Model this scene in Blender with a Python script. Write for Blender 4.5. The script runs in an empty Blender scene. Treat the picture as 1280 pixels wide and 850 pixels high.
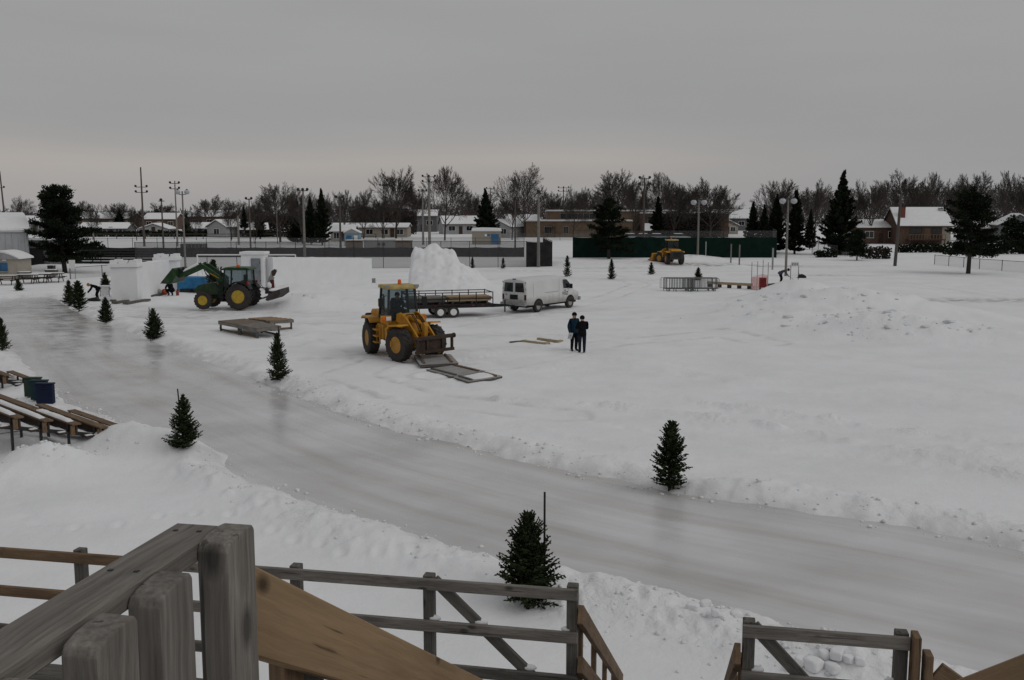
import bpy, bmesh, math, random
import numpy as np
from mathutils import Vector, Matrix
random.seed(7); RNG = np.random.default_rng(7)
scn = bpy.context.scene
COL = scn.collection
PI = math.pi
rad = math.radians

# ------------------------------------------------------------------ camera
FPX, EYE, PITCH = 1240.0, 6.6, math.atan(165/1240)
cd = bpy.data.cameras.new("camera"); cam = bpy.data.objects.new("camera", cd); COL.objects.link(cam)
cd.sensor_width = 36.0; cd.lens = FPX/1280*36.0; cd.clip_start = 0.05; cd.clip_end = 6000
cam.location = (0, 0, EYE); cam.rotation_euler = (PI/2-PITCH, 0, 0)
scn.camera = cam

# ------------------------------------------------------------------ sky, sun, exposure
SUN_EL, SUN_AZ = rad(42), rad(112)
w = bpy.data.worlds.new("World"); scn.world = w; w.use_nodes = True
nt = w.node_tree; nt.nodes.clear()
N = nt.nodes.new; L = nt.links.new
wo = N('ShaderNodeOutputWorld'); bg = N('ShaderNodeBackground'); bg.inputs[1].default_value = 0.1
L(bg.outputs[0], wo.inputs[0])
sky = N('ShaderNodeTexSky'); sky.sky_type = 'NISHITA'; sky.sun_disc = False
sky.sun_elevation = SUN_EL; sky.sun_rotation = SUN_AZ; sky.air_density = 1.0; sky.dust_density = 3.0
hs = N('ShaderNodeHueSaturation'); hs.inputs['Saturation'].default_value = 0.15; L(sky.outputs[0], hs.inputs['Color'])
tc = N('ShaderNodeTexCoord'); sp = N('ShaderNodeSeparateXYZ'); L(tc.outputs['Generated'], sp.inputs[0])
# soft horizontal layering of the cloud deck
mp = N('ShaderNodeMapping'); mp.inputs['Scale'].default_value = (1.3, 1.3, 9.0); L(tc.outputs['Generated'], mp.inputs[0])
nz = N('ShaderNodeTexNoise'); nz.inputs['Scale'].default_value = 1.6; nz.inputs['Detail'].default_value = 5; nz.inputs['Roughness'].default_value = 0.45
L(mp.outputs[0], nz.inputs['Vector'])
ma = N('ShaderNodeMath'); ma.operation = 'MULTIPLY_ADD'; L(nz.outputs[0], ma.inputs[0]); ma.inputs[1].default_value = 0.05; L(sp.outputs[2], ma.inputs[2])
ad = N('ShaderNodeMath'); ad.operation = 'ADD'; L(ma.outputs[0], ad.inputs[0]); ad.inputs[1].default_value = -0.025
cr = N('ShaderNodeValToRGB'); L(ad.outputs[0], cr.inputs[0])
els = cr.color_ramp.elements
els[0].position = 0.0; els[0].color = (.345, .333, .328, 1)
els[1].position = 1.0; els[1].color = (.355, .355, .36, 1)
for p, c in ((.022, (.362, .345, .336)), (.045, (.398, .372, .349)), (.066, (.345, .336, .331)), (.09, (.319, .318, .323)), (.16, (.329, .329, .332)), (.30, (.335, .335, .34))):
    e = els.new(p); e.color = (*c, 1)
nz2 = N('ShaderNodeTexNoise'); nz2.inputs['Scale'].default_value = 2.2; nz2.inputs['Detail'].default_value = 4; L(mp.outputs[0], nz2.inputs['Vector'])
mr = N('ShaderNodeMapRange'); mr.inputs['To Min'].default_value = 9.2; mr.inputs['To Max'].default_value = 10.9; L(nz2.outputs[0], mr.inputs[0])
vm = N('ShaderNodeVectorMath'); vm.operation = 'SCALE'; L(cr.outputs[0], vm.inputs[0]); L(mr.outputs[0], vm.inputs['Scale'])
mx = N('ShaderNodeMix'); mx.data_type = 'RGBA'; mx.inputs[0].default_value = 0.97
# the pale gap under the cloud deck fades out towards the right
gx = N('ShaderNodeMapRange'); gx.interpolation_type = 'SMOOTHSTEP'; gx.inputs['From Min'].default_value = .02; gx.inputs['From Max'].default_value = .40; L(sp.outputs[0], gx.inputs[0])
gm = N('ShaderNodeMix'); gm.data_type = 'RGBA'; L(gx.outputs[0], gm.inputs[0]); L(vm.outputs[0], gm.inputs[6])
g2 = N('ShaderNodeVectorMath'); g2.operation = 'SCALE'; g2.inputs[0].default_value = (.321, .319, .321); L(mr.outputs[0], g2.inputs['Scale']); L(g2.outputs[0], gm.inputs[7])
gz_ = N('ShaderNodeMapRange'); gz_.inputs['From Min'].default_value = .10; gz_.inputs['From Max'].default_value = .2; L(sp.outputs[2], gz_.inputs[0])
g3 = N('ShaderNodeMix'); g3.data_type = 'RGBA'; L(gz_.outputs[0], g3.inputs[0]); L(gm.outputs[2], g3.inputs[6]); L(vm.outputs[0], g3.inputs[7])
L(hs.outputs[0], mx.inputs[6]); L(g3.outputs[2], mx.inputs[7]); L(mx.outputs[2], bg.inputs[0])

sd = bpy.data.lights.new("sun", 'SUN'); sd.energy = 0.56; sd.angle = rad(45); sd.color = (1, .985, .96)
sun = bpy.data.objects.new("sun", sd); COL.objects.link(sun)
# sky's sun_rotation runs clockwise from +Y: light comes from that side
sdir = Vector((math.sin(SUN_AZ)*math.cos(SUN_EL), math.cos(SUN_AZ)*math.cos(SUN_EL), math.sin(SUN_EL)))
sun.rotation_euler = sdir.to_track_quat('Z', 'Y').to_euler(); sun.location = sdir*200
vs = scn.view_settings; vs.view_transform = 'Standard'; vs.look = 'None'; vs.exposure = 0.0; vs.gamma = 1.0; vs.use_curve_mapping = False
scn.display_settings.display_device = 'sRGB'
scn.cycles.max_bounces = 8; scn.cycles.transparent_max_bounces = 24; scn.cycles.diffuse_bounces = 3

# ------------------------------------------------------------------ pixel helpers (photo pixels, 1280x850)
_ca, _sa = math.cos(PITCH), math.sin(PITCH)
def ray(u, v):
    x = (u-640)/FPX; y = (425-v)/FPX
    return Vector((x, _ca+y*_sa, -_sa+y*_ca))
def G(u, v, z=0.0):            # point where the pixel's ray meets height z
    d = ray(u, v); t = (z-EYE)/d.z
    return Vector((d.x*t, d.y*t, z))
def atY(u, v, y):              # point on the pixel's ray at distance y
    d = ray(u, v); t = y/d.y
    return Vector((d.x*t, y, EYE+d.z*t))
def topz(u, v, p): return atY(u, v, p[1]).z

# ------------------------------------------------------------------ materials
MATS = {}
def mat(name, col, rough=0.6, var=0.15, scale=6.0, metal=0.0, bump=0.0, bscale=40.0, spec=0.22, stretch=(1,1,1), alpha=None, grime=0, island=0):
    if name in MATS: return MATS[name]
    m = bpy.data.materials.new(name); m.use_nodes = True; t = m.node_tree; b = t.nodes['Principled BSDF']
    b.inputs['Roughness'].default_value = rough; b.inputs['Metallic'].default_value = metal
    b.inputs['Specular IOR Level'].default_value = spec
    c = t.nodes.new('ShaderNodeTexCoord'); mpn = t.nodes.new('ShaderNodeMapping'); mpn.inputs['Scale'].default_value = stretch
    oi = t.nodes.new('ShaderNodeObjectInfo'); va = t.nodes.new('ShaderNodeVectorMath'); va.operation = 'ADD'
    sc_ = t.nodes.new('ShaderNodeVectorMath'); sc_.operation = 'SCALE'; sc_.inputs['Scale'].default_value = 37.0
    cx = t.nodes.new('ShaderNodeCombineXYZ')
    for i in range(3): t.links.new(oi.outputs['Random'], cx.inputs[i])
    t.links.new(cx.outputs[0], sc_.inputs[0])
    t.links.new(c.outputs['Object'], mpn.inputs[0]); t.links.new(mpn.outputs[0], va.inputs[0]); t.links.new(sc_.outputs[0], va.inputs[1])
    n = t.nodes.new('ShaderNodeTexNoise'); n.inputs['Scale'].default_value = scale; n.inputs['Detail'].default_value = 6
    t.links.new(va.outputs[0], n.inputs['Vector'])
    r = t.nodes.new('ShaderNodeMapRange'); r.inputs['From Min'].default_value = .3; r.inputs['From Max'].default_value = .7
    r.inputs['To Min'].default_value = 1-var; r.inputs['To Max'].default_value = 1+var
    t.links.new(n.outputs[0], r.inputs[0])
    mul = t.nodes.new('ShaderNodeVectorMath'); mul.operation = 'SCALE'; mul.inputs[0].default_value = col[:3]
    t.links.new(r.outputs[0], mul.inputs['Scale']); t.links.new(mul.outputs[0], b.inputs['Base Color'])
    if island:                      # every spray of needles its own tone
        ge = t.nodes.new('ShaderNodeNewGeometry'); ir = t.nodes.new('ShaderNodeValToRGB'); e0, e1 = ir.color_ramp.elements
        e0.color = (*[c_*(1-island) for c_ in col[:3]], 1); e1.color = (col[0]*(1+island*1.5), col[1]*(1+island*1.1), col[2]*(1+island*.6), 1); t.links.new(ge.outputs['Random Per Island'], ir.inputs[0])
        t.links.new(ir.outputs[0], mul.inputs[0])
    if grime:                       # road dust and salt, thicker low down
        sz = t.nodes.new('ShaderNodeSeparateXYZ'); t.links.new(c.outputs['Object'], sz.inputs[0])
        n3 = t.nodes.new('ShaderNodeTexNoise'); n3.inputs['Scale'].default_value = 2.6; n3.inputs['Detail'].default_value = 8; n3.inputs['Roughness'].default_value = .7; t.links.new(va.outputs[0], n3.inputs['Vector'])
        hz_ = t.nodes.new('ShaderNodeMapRange'); hz_.inputs['From Min'].default_value = .2; hz_.inputs['From Max'].default_value = 2.0; hz_.inputs['To Min'].default_value = .32; hz_.inputs['To Max'].default_value = 0; t.links.new(sz.outputs[2], hz_.inputs[0])
        ga = t.nodes.new('ShaderNodeMath'); ga.operation = 'ADD'; t.links.new(n3.outputs[0], ga.inputs[0]); t.links.new(hz_.outputs[0], ga.inputs[1])
        gr = t.nodes.new('ShaderNodeMapRange'); gr.inputs['From Min'].default_value = .50; gr.inputs['From Max'].default_value = .82; gr.inputs['To Max'].default_value = grime; t.links.new(ga.outputs[0], gr.inputs[0])
        gx_ = t.nodes.new('ShaderNodeMix'); gx_.data_type = 'RGBA'; t.links.new(gr.outputs[0], gx_.inputs[0]); t.links.new(mul.outputs[0], gx_.inputs[6]); gx_.inputs[7].default_value = (.115,.10,.085,1); t.links.new(gx_.outputs[2], b.inputs['Base Color'])
        rr_ = t.nodes.new('ShaderNodeMapRange'); rr_.inputs['To Min'].default_value = rough; rr_.inputs['To Max'].default_value = .95; t.links.new(gr.outputs[0], rr_.inputs[0]); t.links.new(rr_.outputs[0], b.inputs['Roughness'])
    if bump:
        n2 = t.nodes.new('ShaderNodeTexNoise'); n2.inputs['Scale'].default_value = bscale; n2.inputs['Detail'].default_value = 5
        t.links.new(va.outputs[0], n2.inputs['Vector'])
        bp = t.nodes.new('ShaderNodeBump'); bp.inputs['Strength'].default_value = bump; bp.inputs['Distance'].default_value = .02
        t.links.new(n2.outputs[0], bp.inputs['Height']); t.links.new(bp.outputs[0], b.inputs['Normal'])
    if alpha is not None:
        tr = t.nodes.new('ShaderNodeBsdfTransparent'); ms = t.nodes.new('ShaderNodeMixShader'); ms.inputs[0].default_value = alpha
        t.links.new(tr.outputs[0], ms.inputs[1]); t.links.new(b.outputs[0], ms.inputs[2])
        t.links.new(ms.outputs[0], t.nodes['Material Output'].inputs[0])
    MATS[name] = m
    return m

def wood_mat(name, col, dark, knots=.5, wear=.25, rough=.75, warp=2.6):
    """boards: local X runs along the grain"""
    m = bpy.data.materials.new(name); m.use_nodes = True; t = m.node_tree; b = t.nodes['Principled BSDF']
    nn = t.nodes.new; ll = t.links.new
    b.inputs['Roughness'].default_value = rough; b.inputs['Specular IOR Level'].default_value = .15
    c = nn('ShaderNodeTexCoord'); oi = nn('ShaderNodeObjectInfo'); cx = nn('ShaderNodeCombineXYZ')
    for i in range(3): ll(oi.outputs['Random'], cx.inputs[i])
    sc_ = nn('ShaderNodeVectorMath'); sc_.operation = 'SCALE'; sc_.inputs['Scale'].default_value = 23.0; ll(cx.outputs[0], sc_.inputs[0])
    va = nn('ShaderNodeVectorMath'); va.operation = 'ADD'; ll(c.outputs['Object'], va.inputs[0]); ll(sc_.outputs[0], va.inputs[1])
    mp1 = nn('ShaderNodeMapping'); mp1.inputs['Scale'].default_value = (1.5, 46, 46); ll(va.outputs[0], mp1.inputs[0])
    # warp the grain a little
    nw = nn('ShaderNodeTexNoise'); nw.inputs['Scale'].default_value = 2.2; nw.inputs['Detail'].default_value = 3; ll(va.outputs[0], nw.inputs['Vector'])
    wv = nn('ShaderNodeVectorMath'); wv.operation = 'SCALE'; wv.inputs['Scale'].default_value = warp; ll(nw.outputs['Color'], wv.inputs[0])
    wa = nn('ShaderNodeVectorMath'); wa.operation = 'ADD'; ll(mp1.outputs[0], wa.inputs[0]); ll(wv.outputs[0], wa.inputs[1])
    g = nn('ShaderNodeTexNoise'); g.inputs['Scale'].default_value = 2.0; g.inputs['Detail'].default_value = 8; g.inputs['Roughness'].default_value = .65; ll(wa.outputs[0], g.inputs['Vector'])
    r1 = nn('ShaderNodeMapRange'); r1.inputs['From Min'].default_value = .34; r1.inputs['From Max'].default_value = .66; ll(g.outputs[0], r1.inputs[0])
    big = nn('ShaderNodeTexNoise'); big.inputs['Scale'].default_value = 3.0; big.inputs['Detail'].default_value = 4
    mp2 = nn('ShaderNodeMapping'); mp2.inputs['Scale'].default_value = (.6, 3, 3); ll(va.outputs[0], mp2.inputs[0]); ll(mp2.outputs[0], big.inputs['Vector'])
    mixa = nn('ShaderNodeMix'); mixa.data_type = 'RGBA'; mixa.inputs[6].default_value = (*dark, 1); mixa.inputs[7].default_value = (*col, 1); ll(r1.outputs[0], mixa.inputs[0])
    r2 = nn('ShaderNodeMapRange'); r2.inputs['From Min'].default_value = .3; r2.inputs['From Max'].default_value = .7; r2.inputs['To Min'].default_value = 1-wear; r2.inputs['To Max'].default_value = 1+wear; ll(big.outputs[0], r2.inputs[0])
    sm = nn('ShaderNodeVectorMath'); sm.operation = 'SCALE'; ll(mixa.outputs[2], sm.inputs[0]); ll(r2.outputs[0], sm.inputs['Scale'])
    # knots
    vo = nn('ShaderNodeTexVoronoi'); vo.inputs['Scale'].default_value = 1.0
    mp3 = nn('ShaderNodeMapping'); mp3.inputs['Scale'].default_value = (4.2, 8, 8); ll(va.outputs[0], mp3.inputs[0]); ll(mp3.outputs[0], vo.inputs['Vector'])
    kr = nn('ShaderNodeMapRange'); kr.inputs['From Min'].default_value = .09; kr.inputs['From Max'].default_value = .21; kr.inputs['To Min'].default_value = 1-knots; kr.inputs['To Max'].default_value = 1; ll(vo.outputs['Distance'], kr.inputs[0])
    sk = nn('ShaderNodeVectorMath'); sk.operation = 'SCALE'; ll(sm.outputs[0], sk.inputs[0]); ll(kr.outputs[0], sk.inputs['Scale'])
    # drying cracks along the grain
    mp4 = nn('ShaderNodeMapping'); mp4.inputs['Scale'].default_value = (1.1, 38, 38); ll(va.outputs[0], mp4.inputs[0]); ck = nn('ShaderNodeTexNoise'); ck.inputs['Scale'].default_value = 1.3; ck.inputs['Detail'].default_value = 3; ll(mp4.outputs[0], ck.inputs['Vector'])
    cr_ = nn('ShaderNodeMapRange'); cr_.inputs['From Min'].default_value = .66; cr_.inputs['From Max'].default_value = .71; cr_.inputs['To Min'].default_value = 1; cr_.inputs['To Max'].default_value = .42; ll(ck.outputs[0], cr_.inputs[0])
    sc2 = nn('ShaderNodeVectorMath'); sc2.operation = 'SCALE'; ll(sk.outputs[0], sc2.inputs[0]); ll(cr_.outputs[0], sc2.inputs['Scale']); ll(sc2.outputs[0], b.inputs['Base Color'])
    bp = nn('ShaderNodeBump'); bp.inputs['Strength'].default_value = .45; bp.inputs['Distance'].default_value = .004; ll(g.outputs[0], bp.inputs['Height']); ll(bp.outputs[0], b.inputs['Normal'])
    MATS[name] = m
    return m

def glass_mat(name, tint=(.02,.025,.03), a=.75):
    m = bpy.data.materials.new(name); m.use_nodes = True; t = m.node_tree; b = t.nodes['Principled BSDF']
    b.inputs['Base Color'].default_value = (*tint, 1); b.inputs['Roughness'].default_value = .04
    n = t.nodes.new('ShaderNodeTexNoise'); n.inputs['Scale'].default_value = 4
    r = t.nodes.new('ShaderNodeMapRange'); r.inputs['To Min'].default_value = .02; r.inputs['To Max'].default_value = .14
    t.links.new(n.outputs[0], r.inputs[0]); t.links.new(r.outputs[0], b.inputs['Roughness'])
    tr = t.nodes.new('ShaderNodeBsdfTransparent'); tr.inputs[0].default_value = (.75, .85, .88, 1)
    ms = t.nodes.new('ShaderNodeMixShader'); ms.inputs[0].default_value = a
    t.links.new(tr.outputs[0], ms.inputs[1]); t.links.new(b.outputs[0], ms.inputs[2]); t.links.new(ms.outputs[0], t.nodes['Material Output'].inputs[0])
    MATS[name] = m
    return m

# ------------------------------------------------------------------ mesh builder
class MB:
    def __init__(s): s.v = []; s.f = []; s.m = []
    def add(s, vs, fs, mi=0):
        o = len(s.v); s.v += [tuple(p) for p in vs]; s.f += [tuple(i+o for i in q) for q in fs]; s.m += [mi]*len(fs); return s
    def box(s, c, d, mi=0, M=None, taper=1.0):
        x, y, z = d[0]/2, d[1]/2, d[2]/2
        P = [Vector((sx*x*(taper if sz > 0 else 1), sy*y*(taper if sz > 0 else 1), sz*z)) for sz in (-1, 1) for sx, sy in ((-1,-1),(1,-1),(1,1),(-1,1))]
        if M is not None: P = [M @ p for p in P]
        P = [p+Vector(c) for p in P]
        return s.add(P, [(3,2,1,0),(4,5,6,7),(0,1,5,4),(1,2,6,5),(2,3,7,6),(3,0,4,7)], mi)
    def bar(s, a, b, wy, wz, mi=0, up=(0,0,1)):
        a = Vector(a); b = Vector(b); M = frame(a, b, up).to_3x3()
        return s.box((a+b)/2, ((b-a).length, wy, wz), mi, M)
    def tube(s, pts, rs, n=8, mi=0, cap=True):
        pts = [Vector(p) for p in pts]
        if not hasattr(rs, '__len__'): rs = [rs]*len(pts)
        V = []; F = []
        for i, p in enumerate(pts):
            d = (pts[min(i+1, len(pts)-1)]-pts[max(i-1, 0)]).normalized()
            h = Vector((0,0,1)) if abs(d.z) < .9 else Vector((1,0,0))
            u = d.cross(h).normalized(); q = d.cross(u)
            for k in range(n):
                a = 2*PI*k/n; V.append(p+(u*math.cos(a)+q*math.sin(a))*rs[i])
        for i in range(len(pts)-1):
            for k in range(n):
                k2 = (k+1) % n; F.append((i*n+k, (i+1)*n+k, (i+1)*n+k2, i*n+k2))
        if cap:
            F.append(tuple(range(n))); F.append(tuple(reversed(range((len(pts)-1)*n, len(pts)*n))))
        return s.add(V, F, mi)
    def lathe(s, prof, c, axis='Z', n=24, mi=0, caps=True):      # prof: (radius, height)
        V = []; F = []; c = Vector(c)
        for r, h in prof:
            for k in range(n):
                a = 2*PI*k/n; x, y = r*math.cos(a), r*math.sin(a)
                p = (x, y, h) if axis == 'Z' else ((x, h, y) if axis == 'Y' else (h, x, y))
                V.append(c+Vector(p))
        for i in range(len(prof)-1):
            for k in range(n):
                k2 = (k+1) % n; F.append((i*n+k, i*n+k2, (i+1)*n+k2, (i+1)*n+k))
        if caps and prof[0][0] > 1e-4: F.append(tuple(reversed(range(n))))
        if caps and prof[-1][0] > 1e-4: F.append(tuple(range((len(prof)-1)*n, len(prof)*n)))
        return s.add(V, F, mi)
    def prism(s, poly, y0, y1, mi=0, plane='XZ'):      # poly (a,b) in the plane, extruded along the third axis
        n = len(poly)
        def P(a, b, y): return (a, y, b) if plane == 'XZ' else ((y, a, b) if plane == 'YZ' else (a, b, y))
        V = [P(a, b, y0) for a, b in poly]+[P(a, b, y1) for a, b in poly]
        F = [tuple(range(n)), tuple(reversed(range(n, 2*n)))]+[(i, n+i, n+(i+1) % n, (i+1) % n) for i in range(n)]
        return s.add(V, F, mi)
    def sphere(s, c, r, n=12, mi=0):
        rx, ry, rz = (r, r, r) if not hasattr(r, '__len__') else r
        V = []; F = []; m = n//2
        for i in range(m+1):
            t = PI*i/m
            for k in range(n):
                a = 2*PI*k/n; V.append((c[0]+rx*math.sin(t)*math.cos(a), c[1]+ry*math.sin(t)*math.sin(a), c[2]+rz*math.cos(t)))
        for i in range(m):
            for k in range(n):
                k2 = (k+1) % n; F.append((i*n+k, (i+1)*n+k, (i+1)*n+k2, i*n+k2))
        return s.add(V, F, mi)
    def mesh(s, name, mats, smooth=False, bevel=0, segs=2):
        me = bpy.data.meshes.new(name); me.from_pydata(s.v, [], s.f)
        for m in (mats if isinstance(mats, (list, tuple)) else [mats]): me.materials.append(m)
        me.polygons.foreach_set('material_index', s.m)
        bm = bmesh.new(); bm.from_mesh(me); bmesh.ops.remove_doubles(bm, verts=bm.verts, dist=1e-5)
        bmesh.ops.recalc_face_normals(bm, faces=bm.faces)
        if bevel:
            es = [e for e in bm.edges if len(e.link_faces) == 2 and e.calc_face_angle(0) > .5]
            bmesh.ops.bevel(bm, geom=es, offset=bevel, segments=segs, affect='EDGES', profile=.6, clamp_overlap=True)
        bm.to_mesh(me); bm.free()
        if smooth:
            me.polygons.foreach_set('use_smooth', [True]*len(me.polygons))
            if smooth == 'auto': me.set_sharp_from_angle(angle=rad(38))
        me.update(); return me
    def build(s, name, mats, parent=None, smooth=False, bevel=0, segs=2):
        o = bpy.data.objects.new(name, s.mesh(name, mats, smooth, bevel, segs)); COL.objects.link(o)
        if parent is not None: o.parent = parent
        return o

def frame(a, b, up=(0,0,1)):
    a = Vector(a); b = Vector(b); ex = (b-a).normalized(); up = Vector(up)
    if abs(ex.dot(up.normalized())) > .985: up = Vector((0,1,0)) if abs(ex.y) < .9 else Vector((1,0,0))
    ey = up.cross(ex).normalized(); ez = ex.cross(ey)
    M = Matrix((ex, ey, ez)).transposed().to_4x4(); M.translation = (a+b)/2
    return M
def thing(name, label, cat, loc=(0,0,0), rz=0, group=None):
    o = bpy.data.objects.new(name, None); COL.objects.link(o); o.empty_display_size = .2
    o.location = loc; o.rotation_euler = (0,0,rz); o['label'] = label; o['category'] = cat
    if group: o['group'] = group
    return o
def tag(o, label=None, cat=None, group=None, kind=None):
    if label: o['label'] = label
    if cat: o['category'] = cat
    if group: o['group'] = group
    if kind: o['kind'] = kind
    return o
_bc = {}
def board(name, parent, A, B, wy, wz, m, up=(0,0,1), bevel=.004):
    """one sawn board, grain along local X; A,B are the ends of its centre line in the parent's frame"""
    A = Vector(A); B = Vector(B); Ln = (B-A).length; key = (round(Ln, 3), wy, wz, m.name, bevel)
    if key not in _bc:
        mb = MB(); mb.box((0,0,0), (Ln, wy, wz)); _bc[key] = mb.mesh(name, m, bevel=bevel, segs=1) if bevel else mb.mesh(name, m)
    o = bpy.data.objects.new(name, _bc[key]); COL.objects.link(o)
    if parent is not None: o.parent = parent
    o.matrix_basis = frame(A, B, up)
    return o
def dup(o, parent=None):
    c = o.copy(); COL.objects.link(c)
    if parent is not None: c.parent = parent
    for ch in list(o.children): dup(ch, c)
    return c

# ------------------------------------------------------------------ noise and ground height
def _h(ix, iy, s):
    h = (ix.astype(np.int64)*374761393+iy.astype(np.int64)*668265263+s*974634777) & 0xffffffff
    h = ((h ^ (h >> 13))*1274126177) & 0xffffffff
    h = h ^ (h >> 16)
    return (h & 0xffff)/65535.0
def vnoise(x, y, s=0):
    xi = np.floor(x); yi = np.floor(y); fx = x-xi; fy = y-yi
    fx = fx*fx*(3-2*fx); fy = fy*fy*(3-2*fy)
    a = _h(xi, yi, s); b = _h(xi+1, yi, s); c = _h(xi, yi+1, s); d = _h(xi+1, yi+1, s)
    return (a*(1-fx)+b*fx)*(1-fy)+(c*(1-fx)+d*fx)*fy
def fbm(x, y, s=0, o=4):
    r = 0; a = .5; t = 0
    for i in range(o):
        r = r+a*vnoise(x, y, s+i*17); t += a; a *= .5; x = x*2.03+3.1; y = y*2.03+1.7
    return r/t-.5

far_edge = [(1900,800),(1500,735),(1280,686),(1130,658),(1000,637),(900,622),(830,611),(720,590),(600,562),(500,538),(430,517),(370,494),(320,474),(250,447),(190,426),(140,406),(105,394),(82,382),(72,374),(60,370.5),(30,371),(0,373),(-150,380)]
near_edge = [(-150,424),(-40,428),(8,432),(22,441),(36,454),(48,470),(72,486),(84,503),(130,518),(168,534),(205,548),(262,568),(300,590),(350,612),(430,641),(520,668),(600,690),(700,717),(800,739),(900,765),(960,779),(1060,806),(1190,838),(1420,890),(1900,1000)]
PATH = np.array([G(*p)[:2] for p in far_edge+near_edge])
def path_sd(x, y):
    """signed distance to the ice path, negative on the ice"""
    d2 = np.full(x.shape, 1e9); ins = np.zeros(x.shape, bool); n = len(PATH)
    for i in range(n):
        a = PATH[i]; b = PATH[(i+1) % n]; ex, ey = b-a; ll_ = ex*ex+ey*ey
        t = np.clip(((x-a[0])*ex+(y-a[1])*ey)/ll_, 0, 1)
        d2 = np.minimum(d2, (x-a[0]-t*ex)**2+(y-a[1]-t*ey)**2)
        c = ((a[1] > y) != (b[1] > y)) & (x < (b[0]-a[0])*(y-a[1])/((b[1]-a[1]) or 1e-9)+a[0]); ins ^= c
    d = np.sqrt(d2); return np.where(ins, -d, d)
# heaps: pixel on the ground, radius along / across, turn, height, lumpiness
HEAPS = [(1055,398, 8.5,4.0,-.25, 1.75,.4), (1000,380, 4.0,4.0,0, 1.62,.35), (1150,424, 7.0,3.6,-.45, .95,.6), (985,408, 5,3.0,0, .55,.6), (1090,420, 3,2.0,-.3,.4,.9),
         (395,384, 4.6,2.6,.05, .85,.5), (345,381, 2.0,1.8,0, .5,.5), (440,370, 4,3.5,0, .6,.4), (370,372,3.5,2.5,0,.9,.3),
         (66,584, 1.7,.8,-.4, .58,.5), (190,562, 2.0,1.0,-.4, .42,.3), (10,600,1.5,1.0,0,.22,.6), (232,572, 1.2,.8,0, .16,.5),
         (150,566, 1.8,.7,-.75, .34,.3), (40,560, 1.4,.7,-.6,.28,.5), (870,770, 1.6,.7,-.3, .17,.6), (1035,836, 1.5,.6,-.3,.22,.8), (660,738, 1.0,.8,0, .14,.5),(755,740,1.6,.6,-.3,.16,.7),
         (865,329, 7,4,0, .9,.4), (800,333, 7,5,0, .7,.5), (925,336, 3,2,0,.35,.6), (690,332,6,3,0,.4,.3), (640,338,8,3,0,.25,.3),
         (40,347, 5,3,0, .5,.3),(60,338,4,3,0,.6,.3), (120,372,2,1.5,0,.2,.4), (1230,575,3,1.3,-.2,.22,.9)]
RIDGES = [([G(*q) for q in pp], wd, hh) for pp, wd, hh in (([(600,500),(760,508),(953,533),(1130,570),(1300,604)],.32,.17), ([(880,505),(1045,527),(1170,548),(1300,570)],.32,.15), ([(520,470),(700,462),(900,470),(1100,480),(1300,500)],.3,.06), ([(370,470),(520,505),(700,545),(850,575)],.35,.06), ([(250,430),(420,440),(560,485)],.3,.05), ([(700,455),(900,440),(1080,450)],.3,.06), ([(560,405),(760,410),(930,398)],.35,.06), ([(480,470),(640,440),(800,420)],.25,-.06), ([(486,480),(650,448),(815,426)],.25,-.06), ([(205,402),(330,388),(420,380)],.3,-.05))]
HP = [(G(u, v), a, b, t, h, lu) for u, v, a, b, t, h, lu in HEAPS]
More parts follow.
